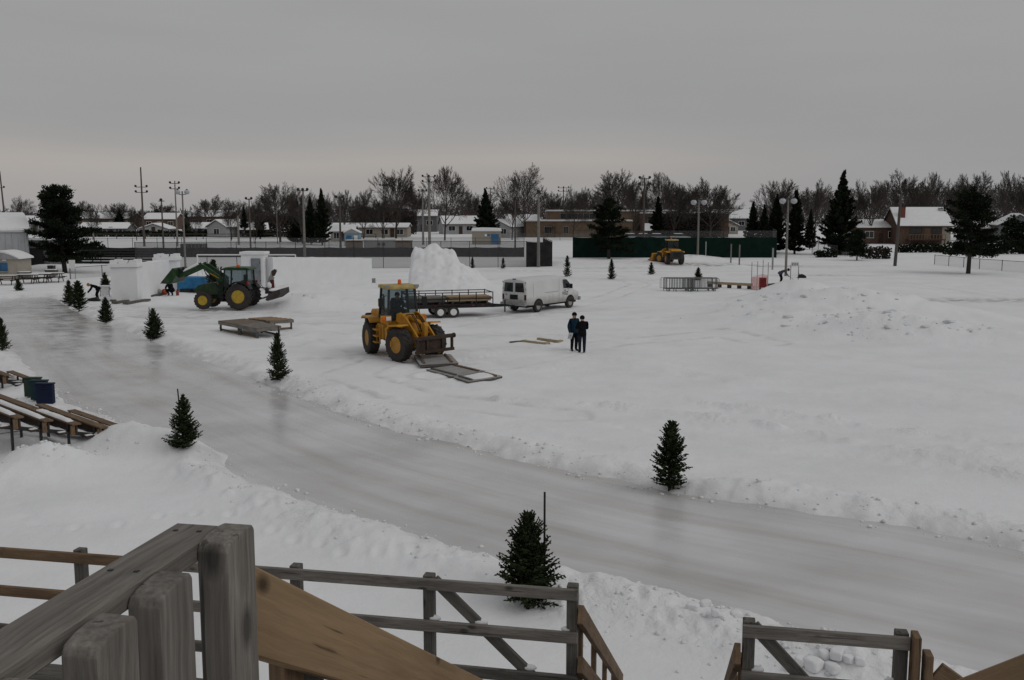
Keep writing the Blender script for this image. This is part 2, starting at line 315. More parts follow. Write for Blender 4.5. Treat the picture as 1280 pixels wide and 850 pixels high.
def height(x, y):
    x = np.asarray(x, float); y = np.asarray(y, float)
    D = np.hypot(x, y); nearf = np.clip(1.4-D/90, .15, 1)
    h = .10*fbm(x/9, y/9, 3, 3)*np.clip(D/15, .3, 1)+.05*fbm(x/2.1, y/2.1, 5, 3)+.03*nearf*fbm(x/.55, y/.55, 9, 3)
    sdv = path_sd(x, y)+.5*fbm(x/1.1, y/1.1, 21, 3)+.25*fbm(x/.35, y/.35, 22, 2)*nearf
    bank = .14*np.exp(-((sdv-.85)/.6)**2)*(1+1.8*fbm(x/.9, y/.9, 31, 3))+.05*np.clip(sdv, 0, 1)
    crumb = (np.clip(fbm(x/.34, y/.34, 41, 3)-.02, 0, 1)*.27+np.abs(fbm(x/.8, y/.8, 43, 3))*.16)*np.exp(-((sdv-.85)/.75)**2)*nearf*np.clip(.4+2.2*(fbm(x/4, y/4, 47, 2)+.25), .15, 1.4)
    out = h+bank+crumb
    s = np.clip(sdv/.28, -1, 1)*.5+.5; s = s*s*(3-2*s)
    h = -.16*(1-s)+out*s
    # old tyre lanes, parallel to the ice, on the far bank
    for off, wd, dp in ((5.2,.35,.05),(6.7,.3,.045),(9.5,.5,.04),(14,.4,.04),(15.8,.4,.035)):
        k = np.exp(-((sdv+1.5*fbm(x/14, y/14, 77, 2)-off)/wd)**2)*(y > 20)
        h = h-k*dp+k*.08*nearf*fbm(x/.3, y/.3, 55, 2)
    for pl, wd, hh in RIDGES:
        d2 = np.full(x.shape, 1e9)
        for a, b in zip(pl, pl[1:]):
            ex, ey = b[0]-a[0], b[1]-a[1]; tt_ = np.clip(((x-a[0])*ex+(y-a[1])*ey)/(ex*ex+ey*ey), 0, 1); d2 = np.minimum(d2, (x-a[0]-tt_*ex)**2+(y-a[1]-tt_*ey)**2)
        k = np.exp(-d2/wd**2)
        h = h+hh*k*(.6+3.0*np.clip(fbm(x/.7, y/.5, 61, 4), -.1, 1))
    for p, a, b, t, hh, lu in HP:
        dx = x-p.x; dy = y-p.y; ct, st = math.cos(t), math.sin(t)
        q = ((dx*ct+dy*st)/a)**2+((-dx*st+dy*ct)/b)**2
        g = np.exp(-q*1.3)
        lump = fbm(x/(.22*b+.25), y/(.22*b+.25), int(abs(p.x)*10) % 91, 4)
        rid = np.abs(fbm(x/(.15*b+.2), y/(.15*b+.2), int(abs(p.y)*10) % 91, 3))
        h = h+hh*g*(1+lu*lump*.9)-hh*lu*rid*.5*g*np.clip(1.3*q, 0, 1)
    return h
TRACKS = [([G(*q) for q in pp], wd) for pp, wd in (([(463,441),(440,430),(400,418),(350,432),(280,440),(180,415)],1.9), ([(660,393),(600,402),(520,412),(430,404),(330,396),(200,398),(120,392)],1.7), ([(705,386),(760,372),(800,356),(760,344),(690,340),(560,345)],1.7), ([(253,390),(200,394),(140,390),(110,384)],1.7), ([(540,470),(640,455),(760,430),(900,418),(960,430)],1.9), ([(480,452),(430,470),(520,500),(700,520)],1.9), ([(837,331),(900,337),(1000,342),(1130,352),(1280,374)],1.9), ([(850,351),(700,352),(620,345)],1.6))]
FEET = []
for pp in ([(724,441),(705,425),(690,404),(678,396)], [(716,440),(690,432),(640,440),(560,452)], [(420,615),(330,640),(200,650),(40,672)], [(560,690),(470,700),(360,680),(330,640)], [(880,800),(800,770),(720,770),(640,790)], [(120,378),(150,384),(200,382),(214,371)]):
    Q = [G(*q) for q in pp]
    for A_, B_ in zip(Q, Q[1:]):
        n_ = max(1, int((B_-A_).length/.62)); d_ = (B_-A_).normalized(); s_ = Vector((-d_.y, d_.x, 0))
        for k_ in range(n_): FEET.append(A_.lerp(B_, k_/n_)+s_*(.13 if k_ % 2 else -.13))
_RNG2 = np.random.default_rng(2)
def wear(x, y):
    """wheel ruts and footprints pressed into the snow: depth and dirt"""
    dz = np.zeros(x.shape); dd = np.zeros(x.shape)
    for pl, wd in TRACKS:
        best = np.full(x.shape, 1e9)
        for a, b in zip(pl, pl[1:]):
            ex, ey = b[0]-a[0], b[1]-a[1]; t = np.clip(((x-a[0])*ex+(y-a[1])*ey)/(ex*ex+ey*ey), 0, 1); best = np.minimum(best, np.hypot(x-a[0]-t*ex, y-a[1]-t*ey))
        k = np.exp(-((best-wd/2)/.17)**2); e = np.exp(-((best-wd/2)/.33)**2); br = np.clip(.6+2.5*fbm(x/5, y/5, 97, 3), 0, 1)
        dz += br*(-.055*k+.03*(e-k)+.03*k*fbm(x/.3, y/.3, 98, 2)); dd = np.maximum(dd, .42*k*br)
    for p in FEET:
        near = (np.abs(x-p.x) < .6) & (np.abs(y-p.y) < .6)
        if near.any():
            q = np.hypot((x[near]-p.x)/.10, (y[near]-p.y)/.16); dz[near] += -.06*np.exp(-q**2)+.025*np.exp(-((q-1.7)/.6)**2)
    return dz, dd
def gh(x, y): return float(height(np.array([x]), np.array([y]))[0])
def on(u, v, lift=0.0):        # point of the real ground seen near a pixel
    p = G(u, v); z = 0.0
    for _ in range(16): z = .6*z+.4*gh(p.x, p.y); p = G(u, v, z)
    p.z = gh(p.x, p.y)+lift; return p
# ------------------------------------------------------------------ ground materials
def snow_mat():
    m = bpy.data.materials.new('snow'); m.use_nodes = True; t = m.node_tree; b = t.nodes['Principled BSDF']; nn = t.nodes.new; ll = t.links.new
    b.inputs['Roughness'].default_value = .85; b.inputs['Specular IOR Level'].default_value = .15
    g = nn('ShaderNodeNewGeometry')
    n1 = nn('ShaderNodeTexNoise'); n1.inputs['Scale'].default_value = .35; n1.inputs['Detail'].default_value = 8; n1.inputs['Roughness'].default_value = .6; ll(g.outputs['Position'], n1.inputs['Vector'])
    n2 = nn('ShaderNodeTexNoise'); n2.inputs['Scale'].default_value = 7; n2.inputs['Detail'].default_value = 6; ll(g.outputs['Position'], n2.inputs['Vector'])
    c1 = nn('ShaderNodeValToRGB'); ll(n1.outputs[0], c1.inputs[0])
    c1.color_ramp.elements[0].position = .32; c1.color_ramp.elements[0].color = (.76, .765, .772, 1)
    c1.color_ramp.elements[1].position = .62; c1.color_ramp.elements[1].color = (.835, .84, .85, 1)
    at = nn('ShaderNodeAttribute'); at.attribute_name = 'dirt'
    n3 = nn('ShaderNodeTexNoise'); n3.inputs['Scale'].default_value = 1.3; n3.inputs['Detail'].default_value = 7; ll(g.outputs['Position'], n3.inputs['Vector'])
    r3 = nn('ShaderNodeMapRange'); r3.inputs['From Min'].default_value = .35; r3.inputs['From Max'].default_value = .65; ll(n3.outputs[0], r3.inputs[0])
    mu = nn('ShaderNodeMath'); mu.operation = 'MULTIPLY'; ll(at.outputs['Fac'], mu.inputs[0]); ll(r3.outputs[0], mu.inputs[1])
    mx_ = nn('ShaderNodeMix'); mx_.data_type = 'RGBA'; ll(mu.outputs[0], mx_.inputs[0]); ll(c1.outputs[0], mx_.inputs[6]); mx_.inputs[7].default_value = (.25, .212, .175, 1)
    ll(mx_.outputs[2], b.inputs['Base Color'])
    n4 = nn('ShaderNodeTexNoise'); n4.inputs['Scale'].default_value = 22; n4.inputs['Detail'].default_value = 6; ll(g.outputs['Position'], n4.inputs['Vector'])
    a0 = nn('ShaderNodeMath'); a0.operation = 'MULTIPLY_ADD'; ll(n4.outputs[0], a0.inputs[0]); a0.inputs[1].default_value = .35; ll(n2.outputs[0], a0.inputs[2])
    # rubble on the banks and heaps
    at2 = nn('ShaderNodeAttribute'); at2.attribute_name = 'rubble'; vo = nn('ShaderNodeTexVoronoi'); vo.inputs['Scale'].default_value = 4.5; vo.inputs['Randomness'].default_value = 1
    dv_ = nn('ShaderNodeVectorMath'); dv_.operation = 'MULTIPLY_ADD'; ll(n2.outputs['Color'], dv_.inputs[0]); dv_.inputs[1].default_value = (.3,.3,.3); ll(g.outputs['Position'], dv_.inputs[2]); ll(dv_.outputs[0], vo.inputs['Vector'])
    m1 = nn('ShaderNodeMath'); m1.operation = 'MULTIPLY'; ll(vo.outputs['Distance'], m1.inputs[0]); ll(at2.outputs['Fac'], m1.inputs[1])
    a = nn('ShaderNodeMath'); a.operation = 'MULTIPLY_ADD'; ll(m1.outputs[0], a.inputs[0]); a.inputs[1].default_value = -3.2; ll(a0.outputs[0], a.inputs[2])
    bp = nn('ShaderNodeBump'); bp.inputs['Strength'].default_value = .35; bp.inputs['Distance'].default_value = .06; ll(a.outputs[0], bp.inputs['Height']); ll(bp.outputs[0], b.inputs['Normal'])
    MATS['snow'] = m; return m
SNOW = snow_mat()
def ice_mat():
    m = bpy.data.materials.new('ice'); m.use_nodes = True; t = m.node_tree; b = t.nodes['Principled BSDF']; nn = t.nodes.new; ll = t.links.new
    b.inputs['Specular IOR Level'].default_value = .5; b.inputs['IOR'].default_value = 1.31
    tcn = nn('ShaderNodeUVMap'); tcn.uv_map = 'along'
    mp_ = nn('ShaderNodeMapping'); mp_.inputs['Scale'].default_value = (.05, .55, 1); ll(tcn.outputs[0], mp_.inputs[0])
    g = nn('ShaderNodeNewGeometry')
    n1 = nn('ShaderNodeTexNoise'); n1.inputs['Scale'].default_value = 1.5; n1.inputs['Detail'].default_value = 7; n1.inputs['Roughness'].default_value = .6; ll(mp_.outputs[0], n1.inputs['Vector'])
    n2 = nn('ShaderNodeTexNoise'); n2.inputs['Scale'].default_value = .28; n2.inputs['Detail'].default_value = 6; ll(g.outputs['Position'], n2.inputs['Vector'])
    c1 = nn('ShaderNodeValToRGB'); ll(n1.outputs[0], c1.inputs[0])
    el = c1.color_ramp.elements; el[0].position = .33; el[0].color = (.495, .475, .458, 1); el[1].position = .58; el[1].color = (.625, .625, .635, 1)
    e = el.new(.45); e.color = (.565, .556, .548, 1)
    c2 = nn('ShaderNodeValToRGB'); ll(n2.outputs[0], c2.inputs[0]); el = c2.color_ramp.elements; el[0].position = .35; el[0].color = (.83,.822,.812,1); el[1].position = .65; el[1].color = (1.06,1.06,1.07,1)
    mul = nn('ShaderNodeMix'); mul.data_type = 'RGBA'; mul.blend_type = 'MULTIPLY'; mul.inputs[0].default_value = 1; ll(c1.outputs[0], mul.inputs[6]); ll(c2.outputs[0], mul.inputs[7])
    ll(mul.outputs[2], b.inputs['Base Color'])
    n3 = nn('ShaderNodeTexNoise'); n3.inputs['Scale'].default_value = 1.1; n3.inputs['Detail'].default_value = 5; ll(g.outputs['Position'], n3.inputs['Vector'])
    r = nn('ShaderNodeMapRange'); r.inputs['From Min'].default_value = .35; r.inputs['From Max'].default_value = .65; r.inputs['To Min'].default_value = .12; r.inputs['To Max'].default_value = .34; ll(n3.outputs[0], r.inputs[0]); ll(r.outputs[0], b.inputs['Roughness'])
    mp2 = nn('ShaderNodeMapping'); mp2.inputs['Scale'].default_value = (.4, 4, 1); ll(tcn.outputs[0], mp2.inputs[0])
    n4 = nn('ShaderNodeTexNoise'); n4.inputs['Scale'].default_value = 2; n4.inputs['Detail'].default_value = 6; ll(mp2.outputs[0], n4.inputs['Vector'])
    bp = nn('ShaderNodeBump'); bp.inputs['Strength'].default_value = .12; bp.inputs['Distance'].default_value = .03; ll(n4.outputs[0], bp.inputs['Height']); ll(bp.outputs[0], b.inputs['Normal'])
    MATS['ice'] = m; return m
ICE = ice_mat()

# ------------------------------------------------------------------ the snow field: one sheet, fine where the camera looks, out past the horizon
def grid_mesh(name, X, Y, Z, m, dirt=None, rubble=None):
    nr, nc = X.shape
    co = np.stack([X, Y, Z], -1).reshape(-1, 3)
    idx = np.arange(nr*nc).reshape(nr, nc)
    q = np.stack([idx[:-1,:-1], idx[:-1,1:], idx[1:,1:], idx[1:,:-1]], -1).reshape(-1, 4)
    me = bpy.data.meshes.new(name); me.vertices.add(len(co)); me.vertices.foreach_set('co', co.ravel())
    me.loops.add(q.size); me.loops.foreach_set('vertex_index', q.ravel().astype(np.int32))
    me.polygons.add(len(q)); me.polygons.foreach_set('loop_start', np.arange(0, q.size, 4, dtype=np.int32)); me.polygons.foreach_set('loop_total', np.full(len(q), 4, np.int32))
    me.update(calc_edges=True); me.validate()
    me.polygons.foreach_set('use_smooth', np.ones(len(q), bool))
    me.materials.append(m)
    if dirt is not None:
        a = me.attributes.new('dirt', 'FLOAT', 'POINT'); a.data.foreach_set('value', dirt.ravel().astype(np.float32))
    if rubble is not None:
        a = me.attributes.new('rubble', 'FLOAT', 'POINT'); a.data.foreach_set('value', rubble.ravel().astype(np.float32))
    o = bpy.data.objects.new(name, me); COL.objects.link(o); return o
rr = np.concatenate([np.linspace(.5, 9, 12), np.geomspace(9.3, 130, 430), np.geomspace(134, 4200, 50)])
aa = np.concatenate([np.linspace(-180, -46, 24)[:-1], np.linspace(-46, -31, 40)[:-1], np.linspace(-31, 31, 470), np.linspace(31, 46, 40)[1:], np.linspace(46, 180, 24)[1:]])*PI/180
Rg, Ag = np.meshgrid(rr, aa, indexing='ij')
GX, GY = Rg*np.sin(Ag), Rg*np.cos(Ag)
GZ = height(GX.ravel(), GY.ravel()).reshape(GX.shape)
fade = np.clip((Rg-250)/200, 0, 1); GZ = GZ*(1-fade)
dirt = np.zeros_like(GX)
def blot(u, v, a, b, t, k):
    global dirt
    p = G(u, v); dx = GX-p.x; dy = GY-p.y
    q = ((dx*math.cos(t)+dy*math.sin(t))/a)**2+((-dx*math.sin(t)+dy*math.cos(t))/b)**2
    dirt = np.maximum(dirt, k*np.exp(-q))
blot(905,333.5, 10,2.4,0, 1.1); blot(95,420,5,2.0,.3,.5); blot(60,385,6,2,0,.4); blot(870,329, 6,1.5,0, .8); blot(925,334, 3,1.2,0,1.1); blot(1030,345,6,1,0,.55); blot(1225,376,13,1.6,0,.75); blot(740,337,8,1.5,0,.4)
blot(700,340,25,1.0,0,.25); blot(850,351,14,.8,0,.3); blot(180,397,8,1.5,.1,.45); blot(250,405,10,1.0,0,.35); blot(300,392,6,.8,0,.35); blot(230,395,9,1,0,.3)
blot(930,322,6,1.2,0,.5); blot(480,445,6,.8,.4,.35); blot(560,395,6,1.2,.3,.25); blot(660,395,7,1.2,.6,.3); blot(590,420,7,.5,0,.2); blot(820,400,12,.5,0,.12); blot(600,350,20,2,0,.15)
sdg = path_sd(GX.ravel(), GY.ravel()).reshape(GX.shape)
dirt = np.maximum(dirt, .30*np.exp(-(sdg/.6)**2))
_dz, _dd = wear(GX.ravel(), GY.ravel()); _off = (sdg > .2); GZ = GZ+_dz.reshape(GX.shape)*_off; dirt = np.maximum(dirt, _dd.reshape(GX.shape)*_off)
dirt += .06*np.clip(fbm(GX/7, GY/3, 88, 4)+.1, 0, 1)*2
_RL = np.log(rr)
def gh(x, y):                  # height of the finished sheet
    r = math.log(max(.5, math.hypot(x, y))); a = math.atan2(x, y); i = int(np.clip(np.searchsorted(_RL, r)-1, 0, len(rr)-2)); j = int(np.clip(np.searchsorted(aa, a)-1, 0, len(aa)-2))
    s = (r-_RL[i])/(_RL[i+1]-_RL[i]); t = (a-aa[j])/(aa[j+1]-aa[j])
    return float((GZ[i,j]*(1-s)+GZ[i+1,j]*s)*(1-t)+(GZ[i,j+1]*(1-s)+GZ[i+1,j+1]*s)*t)
rub = np.exp(-((sdg-.9)/.75)**2)*np.clip(.5+2.5*fbm(GX/3, GY/3, 71, 3), .1, 1.3)*np.clip(1.5-Rg/60, 0, 1)
for p, a, b, t, hh, lu in HP:
    if lu < .45 or hh < .2: continue
    dx = GX-p.x; dy = GY-p.y; q = ((dx*math.cos(t)+dy*math.sin(t))/a)**2+((-dx*math.sin(t)+dy*math.cos(t))/b)**2
    rub = np.maximum(rub, .9*lu*np.exp(-q*1.1)*np.clip(.5+3*fbm(GX/1.6, GY/1.6, 73, 3), 0, 1.5)*(dy < b*.2))
for pl, wd, hh in RIDGES:
    if hh < 0: continue
    for A_, B_ in zip(pl, pl[1:]):
        ex, ey = B_[0]-A_[0], B_[1]-A_[1]; tt_ = np.clip(((GX-A_[0])*ex+(GY-A_[1])*ey)/(ex*ex+ey*ey), 0, 1); d2 = (GX-A_[0]-tt_*ex)**2+(GY-A_[1]-tt_*ey)**2
        rub = np.maximum(rub, hh*7*np.exp(-d2/(wd*1.6)**2)*np.clip(.3+3*fbm(GX/1.2, GY/1.2, 75, 3), 0, 1.3))
ground = tag(grid_mesh('snow_ground', GX, GY, GZ, SNOW, dirt, rub), kind='structure')

# ------------------------------------------------------------------ the ice path: a strip between its two edges, carried under the banks
def resample(P, n):
    P = np.array(P); s = np.concatenate([[0], np.cumsum(np.hypot(*np.diff(P, axis=0).T))]); t = np.linspace(0, s[-1], n)
    return np.stack([np.interp(t, s, P[:,0]), np.interp(t, s, P[:,1])], 1)
fe = [G(*p)[:2] for p in far_edge][::-1]; ne = [G(*p)[:2] for p in near_edge]
FE, NE = resample(fe, 160), resample(ne, 160)
tt = np.linspace(-.12, 1.12, 26)[None,:,None]
S = NE[:,None,:]*(1-tt)+FE[:,None,:]*tt
ic = grid_mesh('ice_path', S[:,:,0], S[:,:,1], np.full(S.shape[:2], -.045), ICE); tag(ic, kind='structure')
uvl = ic.data.uv_layers.new(name='along')
mid = (NE+FE)/2; sl = np.concatenate([[0], np.cumsum(np.hypot(*np.diff(mid, axis=0).T))])
UU = np.repeat(sl[:,None], 26, 1); VV = np.repeat(tt[0,:,0][None,:]*8, 160, 0)
uvv = np.stack([UU, VV], -1).reshape(-1, 2); li = np.zeros(len(ic.data.loops), np.int32); ic.data.loops.foreach_get('vertex_index', li)
uvl.data.foreach_set('uv', uvv[li].ravel().astype(np.float32))
# make the strip face up
bm = bmesh.new(); bm.from_mesh(ic.data); bmesh.ops.recalc_face_normals(bm, faces=bm.faces)
if sum(f.normal.z for f in bm.faces) < 0: bmesh.ops.reverse_faces(bm, faces=bm.faces)
bm.to_mesh(ic.data); bm.free()

# ------------------------------------------------------------------ shared materials
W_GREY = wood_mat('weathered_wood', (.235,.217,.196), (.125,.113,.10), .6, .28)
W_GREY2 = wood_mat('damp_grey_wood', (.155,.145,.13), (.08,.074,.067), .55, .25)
W_TAN = wood_mat('new_lumber', (.295,.20,.115), (.24,.16,.09), .75, .14, warp=.8)
W_BROWN = wood_mat('brown_lumber', (.195,.13,.08), (.12,.08,.05), .5, .25)
W_PALE = wood_mat('pale_lumber', (.42,.34,.22), (.32,.25,.15), .5, .15)
W_DARK = wood_mat('dark_stained_wood', (.075,.05,.04), (.04,.028,.024), .4, .25)
PANELW = wood_mat('pale_grey_panel', (.36,.35,.335), (.24,.232,.22), .4, .25)
STEELD = mat('dull_barrier_steel', (.13,.135,.135), .6, .15, 8, .3)
STEEL = mat('galvanised_steel', (.33,.34,.35), .45, .12, 8, .6)
DARKSTEEL = mat('dark_steel', (.035,.035,.037), .5, .3, 6, .2)
BLACK = mat('black_plastic', (.018,.018,.019), .5, .25, 8)
RUBBER = mat('tyre_rubber', (.014,.014,.015), .9, .35, 9, bump=.3, bscale=25, grime=.35)
YEL = mat('machine_yellow', (.50,.235,.016), .42, .22, 2.4, bump=.05, grime=.35)
YELPALE = mat('faded_yellow_paint', (.40,.31,.11), .5, .25, 4, grime=.5)
GRN = mat('tractor_green', (.013,.048,.014), .4, .25, 4, grime=.55)
GRNDK = mat('dark_tractor_green', (.008,.019,.009), .5, .25, 4)
RIMYEL = mat('rim_yellow', (.55,.36,.02), .45, .2, 5, grime=.3)
ORANGE = mat('beacon_orange', (.75,.13,.02), .35, .1, 5)
MAROON = mat('dark_red_lens', (.085,.014,.014), .35, .1, 5)
REDL = mat('red_plastic', (.26,.028,.024), .4, .15, 5)
WHITEP = mat('white_paint', (.72,.72,.71), .35, .06, 3)
GREYP = mat('grey_paint', (.28,.28,.28), .5, .15, 4)
SOOT = mat('underbody_black', (.02,.02,.021), .8, .3, 6)
GLASS = glass_mat('tinted_glass', (.015,.018,.02), .86)
CABG = glass_mat('cab_glass', (.03,.042,.046), .42)
DGLASS = glass_mat('dark_window', (.012,.013,.015), .97)
BLUE = mat('blue_paint', (.035,.12,.25), .5, .15, 3)
TEAL = mat('tarp_blue', (.03,.16,.33), .55, .25, 3, bump=.6, bscale=5)
BEIGE = mat('beige_siding', (.36,.33,.28), .7, .1, 3)
CHAIN = mat('chain_link', (.20,.20,.20), .6, .1, 3, alpha=.20)
SCREEN = mat('grey_wind_mesh', (.105,.105,.11), .95, .08, 1, alpha=.46, spec=.05)
SCREEND = mat('dark_wind_screen', (.030,.030,.032), .95, .3, 1.5, bump=.4, bscale=2, spec=.03)
SCREENG = mat('green_wind_screen', (.007,.019,.014), .95, .25, 1.2, bump=.6, bscale=1.2, spec=.05)
POLEC = mat('concrete_pole', (.19,.18,.165), .8, .15, 5)
POLEW = mat('old_pole_wood', (.085,.075,.066), .85, .25, 6, stretch=(6,6,.5))
BARK = mat('bark', (.05,.043,.038), .95, .3, 7, bump=.6, bscale=18, stretch=(1,1,.3))
TWIG = mat('hazed_twig_bark', (.078,.067,.060), .95, .25, 4, spec=.08)  # bark tone lightened, putting some distance haze into the colour
NEEDLE = mat('fir_needles', (.036,.054,.030), .8, .4, 1.8, spec=.08, island=.6)
NEEDLE2 = mat('spruce_needles', (.017,.026,.018), .85, .4, .7, spec=.05, island=.6)
CEDAR = mat('cedar_foliage', (.028,.042,.02), .8, .45, 2, spec=.08)
SNOWB = mat('packed_snow', (.77,.775,.785), .85, .05, 2.2, bump=.8, bscale=3.5, spec=.15)
SNOWW = mat('castle_snow', (.775,.78,.788), .85, .035, 1.4, bump=.25, bscale=5, spec=.15)

# ------------------------------------------------------------------ lookout stairs in the foreground
YAW = rad(11.0)
def S2(r, f, z): return Vector((r*math.cos(YAW)+f*math.sin(YAW), -r*math.sin(YAW)+f*math.cos(YAW), z))
DECK, SLOPE, LAND = 5.0, .605, 2.55
def sthing(name, label, cat, r, f, group=None):
    t = thing(name, label, cat, S2(r, f, 0), -YAW, group); t['_o'] = (r, f); return t
def sb(name, t, A, B, wy, wz, m, up=(0,0,1), bevel=.005):
    r0, f0 = t['_o']; k = Vector((r0, f0, 0)); return board(name, t, Vector(A)-k, Vector(B)-k, wy, wz, m, up, bevel)

t = sthing('lookout_platform', 'weathered grey wooden platform railing with rounded balusters, nearest the camera', 'platform', -1, 0)
RX = -.862
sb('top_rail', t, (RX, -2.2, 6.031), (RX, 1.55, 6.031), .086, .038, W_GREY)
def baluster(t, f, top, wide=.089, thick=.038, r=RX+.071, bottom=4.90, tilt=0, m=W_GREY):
    """upright with a worn, rounded head"""
    H = top-bottom; mb = MB(); hw = wide/2
    e_ = .006*math.sin(f*37); prof = [(0,-hw),(H-.016+e_,-hw),(H-.004+e_,-hw*.86),(H+e_*.4,-hw*.4),(H-e_*.4,hw*.4),(H-.004-e_,hw*.86),(H-.014-e_,hw),(0,hw)]
    mb.prism([(a, b) for a, b in prof], -thick/2, thick/2, plane='XY')     # local X = up
    o = bpy.data.objects.new('baluster', mb.mesh('baluster', m, bevel=.0035, segs=2)); COL.objects.link(o); o.parent = t
    r0, f0 = t['_o']
    # local X -> up, local Y -> forward, local Z -> left
    M = Matrix(((0,0,-1),(0,1,0),(1,0,0))).to_4x4(); M = Matrix.Rotation(tilt, 4, 'Y') @ M; M.translation = (r-r0, f-f0, bottom)
    o.matrix_basis = M; return o
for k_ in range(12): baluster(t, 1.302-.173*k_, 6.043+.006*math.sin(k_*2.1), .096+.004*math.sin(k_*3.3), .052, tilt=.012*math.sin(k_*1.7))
o = baluster(t, 1.512, 6.053, .102, .055, r=RX+.071); o.name = 'end_post'
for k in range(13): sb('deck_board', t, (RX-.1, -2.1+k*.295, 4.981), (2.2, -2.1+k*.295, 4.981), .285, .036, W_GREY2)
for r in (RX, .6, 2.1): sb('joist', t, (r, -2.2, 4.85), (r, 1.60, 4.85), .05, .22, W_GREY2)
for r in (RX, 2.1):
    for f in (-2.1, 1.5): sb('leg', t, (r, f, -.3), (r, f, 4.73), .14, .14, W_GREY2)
for k in range(4): sb('nail', t, (RX+(-.02 if k % 2 else .022), 1.51-.186*(k//2)-.003*k, 6.049), (RX+(-.02 if k % 2 else .022), 1.51-.186*(k//2)-.003*k, 6.0515), .007, .007, DARKSTEEL, (1,0,0), 0)

t = sthing('upper_staircase', 'steep wooden stairs with wide tan handrail boards descending from the platform', 'stairs', 0, 2)
for r in (-.875, .672):
    dr = .0
    A = Vector((r, 1.92, 5.80-.11+.045)); B = Vector((r, 6.0, 5.80-.11+.045-SLOPE*4.08))
    mb = MB(); zt = lambda f: 5.90-SLOPE*(f-1.75)
    # handrail plank, its upper end cut plumb
    Ln = 4.15; ang = math.atan(SLOPE); th = .19
    k = t['_o']
    mb.prism([(1.74-2, zt(1.74)), (6.05-2, zt(6.05)), (6.05-2, zt(6.05)-th), (1.74-2, zt(1.74)-th)], -.021, .021, plane='YZ')
    o = mb.mesh('handrail_board', W_TAN, bevel=.004, segs=1)
    ob = bpy.data.objects.new('handrail_board', o); COL.objects.link(ob); ob.parent = t
    # grain along the slope: rotate mesh so local X follows it
    R_ = Matrix.Rotation(ang, 4, 'X'); Q = Matrix(((0,-1,0),(1,0,0),(0,0,1))).to_4x4()
    Mloc = Matrix.Translation((r, 0, 5.8)) @ Matrix.Rotation(-ang, 4, 'X') @ Q
    o.transform(Mloc.inverted() @ Matrix.Translation((r, 0, 0))); ob.matrix_basis = Mloc
    for f, mm in ((2.02, W_BROWN), (2.14, W_GREY2), (4.1, W_GREY2), (5.8, W_GREY2)):
        ro = r+(-.045 if r < 0 else .045); sb('post', t, (ro, f, zt(f)-1.35), (ro, f, zt(f)-.06), .045, .1, mm, (0,1,0))
    sb('stringer', t, (r*.97, 1.95, DECK-.12), (r*.97, 6.1, DECK-.12-SLOPE*4.15), .045, .26, W_GREY2)
for k in range(13):
    f = 1.82+.312*k; sb('tread', t, (-.83, f, DECK-.19*(k+1)+.0), (.63, f, DECK-.19*(k+1)), .27, .036, W_GREY2)

def rail_fence(label, f, ztop, r0, r1, posts, braces, nm='landing_railing', floor=LAND, mats=None):
    t = sthing(nm, label, 'railing', (r0+r1)/2, f)
    for i, r in enumerate(posts): sb('post', t, (r, f+.068, floor-.25), (r, f+.068, ztop+.014), .088, .089, W_GREY2)
    cuts = [r0]+[c for c in (-4.35,) if r0 < c < r1]+[r1]
    for k, z in enumerate((ztop-.047, ztop-.40, ztop-.76)):
        for a, b in zip(cuts, cuts[1:]):
            m = W_BROWN if (a < -4.5 and k < 2) else (W_GREY if k < 2 else W_GREY2)
            sb('rail', t, (a+.002, f, z), (b-.002, f, z-.006*k), .04, .092, m)
    for (ra, za, rb, zb) in braces: sb('brace', t, (ra, f+.045, za), (rb, f+.045, zb), .04, .09, W_GREY2)
    return t
t = rail_fence('long grey wooden landing railing with a diagonal brace, left of the stair gap', 7.5, 3.6, -7.4, -.925, (-.975,-2.165,-3.33,-5.36,-7.3), ((-2.12,3.58,-1.26,2.78),))
for r in (-.975, -3.33, -5.45, -7.3): sb('leg', t, (r, 7.36, -.3), (r, 7.36, LAND-.15), .14, .14, W_GREY2)
t = rail_fence('short dark grey wooden landing railing with a brace, right of the stair gap', 7.02, 3.62, .33, 1.48, (.38, 1.43), ((.41,3.6,1.12,2.86),))
for r in (.38, 1.43): sb('leg', t, (r, 7.1-.2, -.3), (r, 7.1-.2, LAND-.15), .14, .14, W_GREY2)
sb('corner_post', t, (1.508, 6.99, LAND-.3), (1.508, 6.99, 3.66), .05, .14, W_BROWN)
sb('corner_post', t, (1.583, 6.95, LAND-.3), (1.583, 6.95, 3.55), .055, .12, W_BROWN)
sb('side_rail', t, (1.625, 6.92, 3.42), (3.6, 6.92, 2.06), .04, .18, W_BROWN)
sb('side_rail', t, (1.625, 6.92, 3.0), (3.6, 6.92, 1.65), .04, .14, W_BROWN)
sb('leg', t, (3.55, 6.92, -.3), (3.55, 6.92, 2.0), .1, .1, W_GREY2)
t = sthing('landing_deck', 'wooden landing deck between the two flights of stairs', 'deck', -2.5, 6.8)
for k in range(5): sb('deck_board', t, (-7.4, 6.2+k*.29, LAND-.02), (1.7, 6.2+k*.29, LAND-.02), .28, .036, W_GREY2)
for f in (6.12, 7.3): sb('beam', t, (-7.4, f, LAND-.16), (1.7, f, LAND-.16), .05, .22, W_GREY2)
for r in (-7.2,-4.6,-2,.9): sb('leg', t, (r, 6.2, -.3), (r, 6.2, LAND-.28), .13, .13, W_GREY2)
t = sthing('lower_staircase', 'lower wooden stairs with tan slanted rails leading down to the snow', 'stairs', -.2, 9)
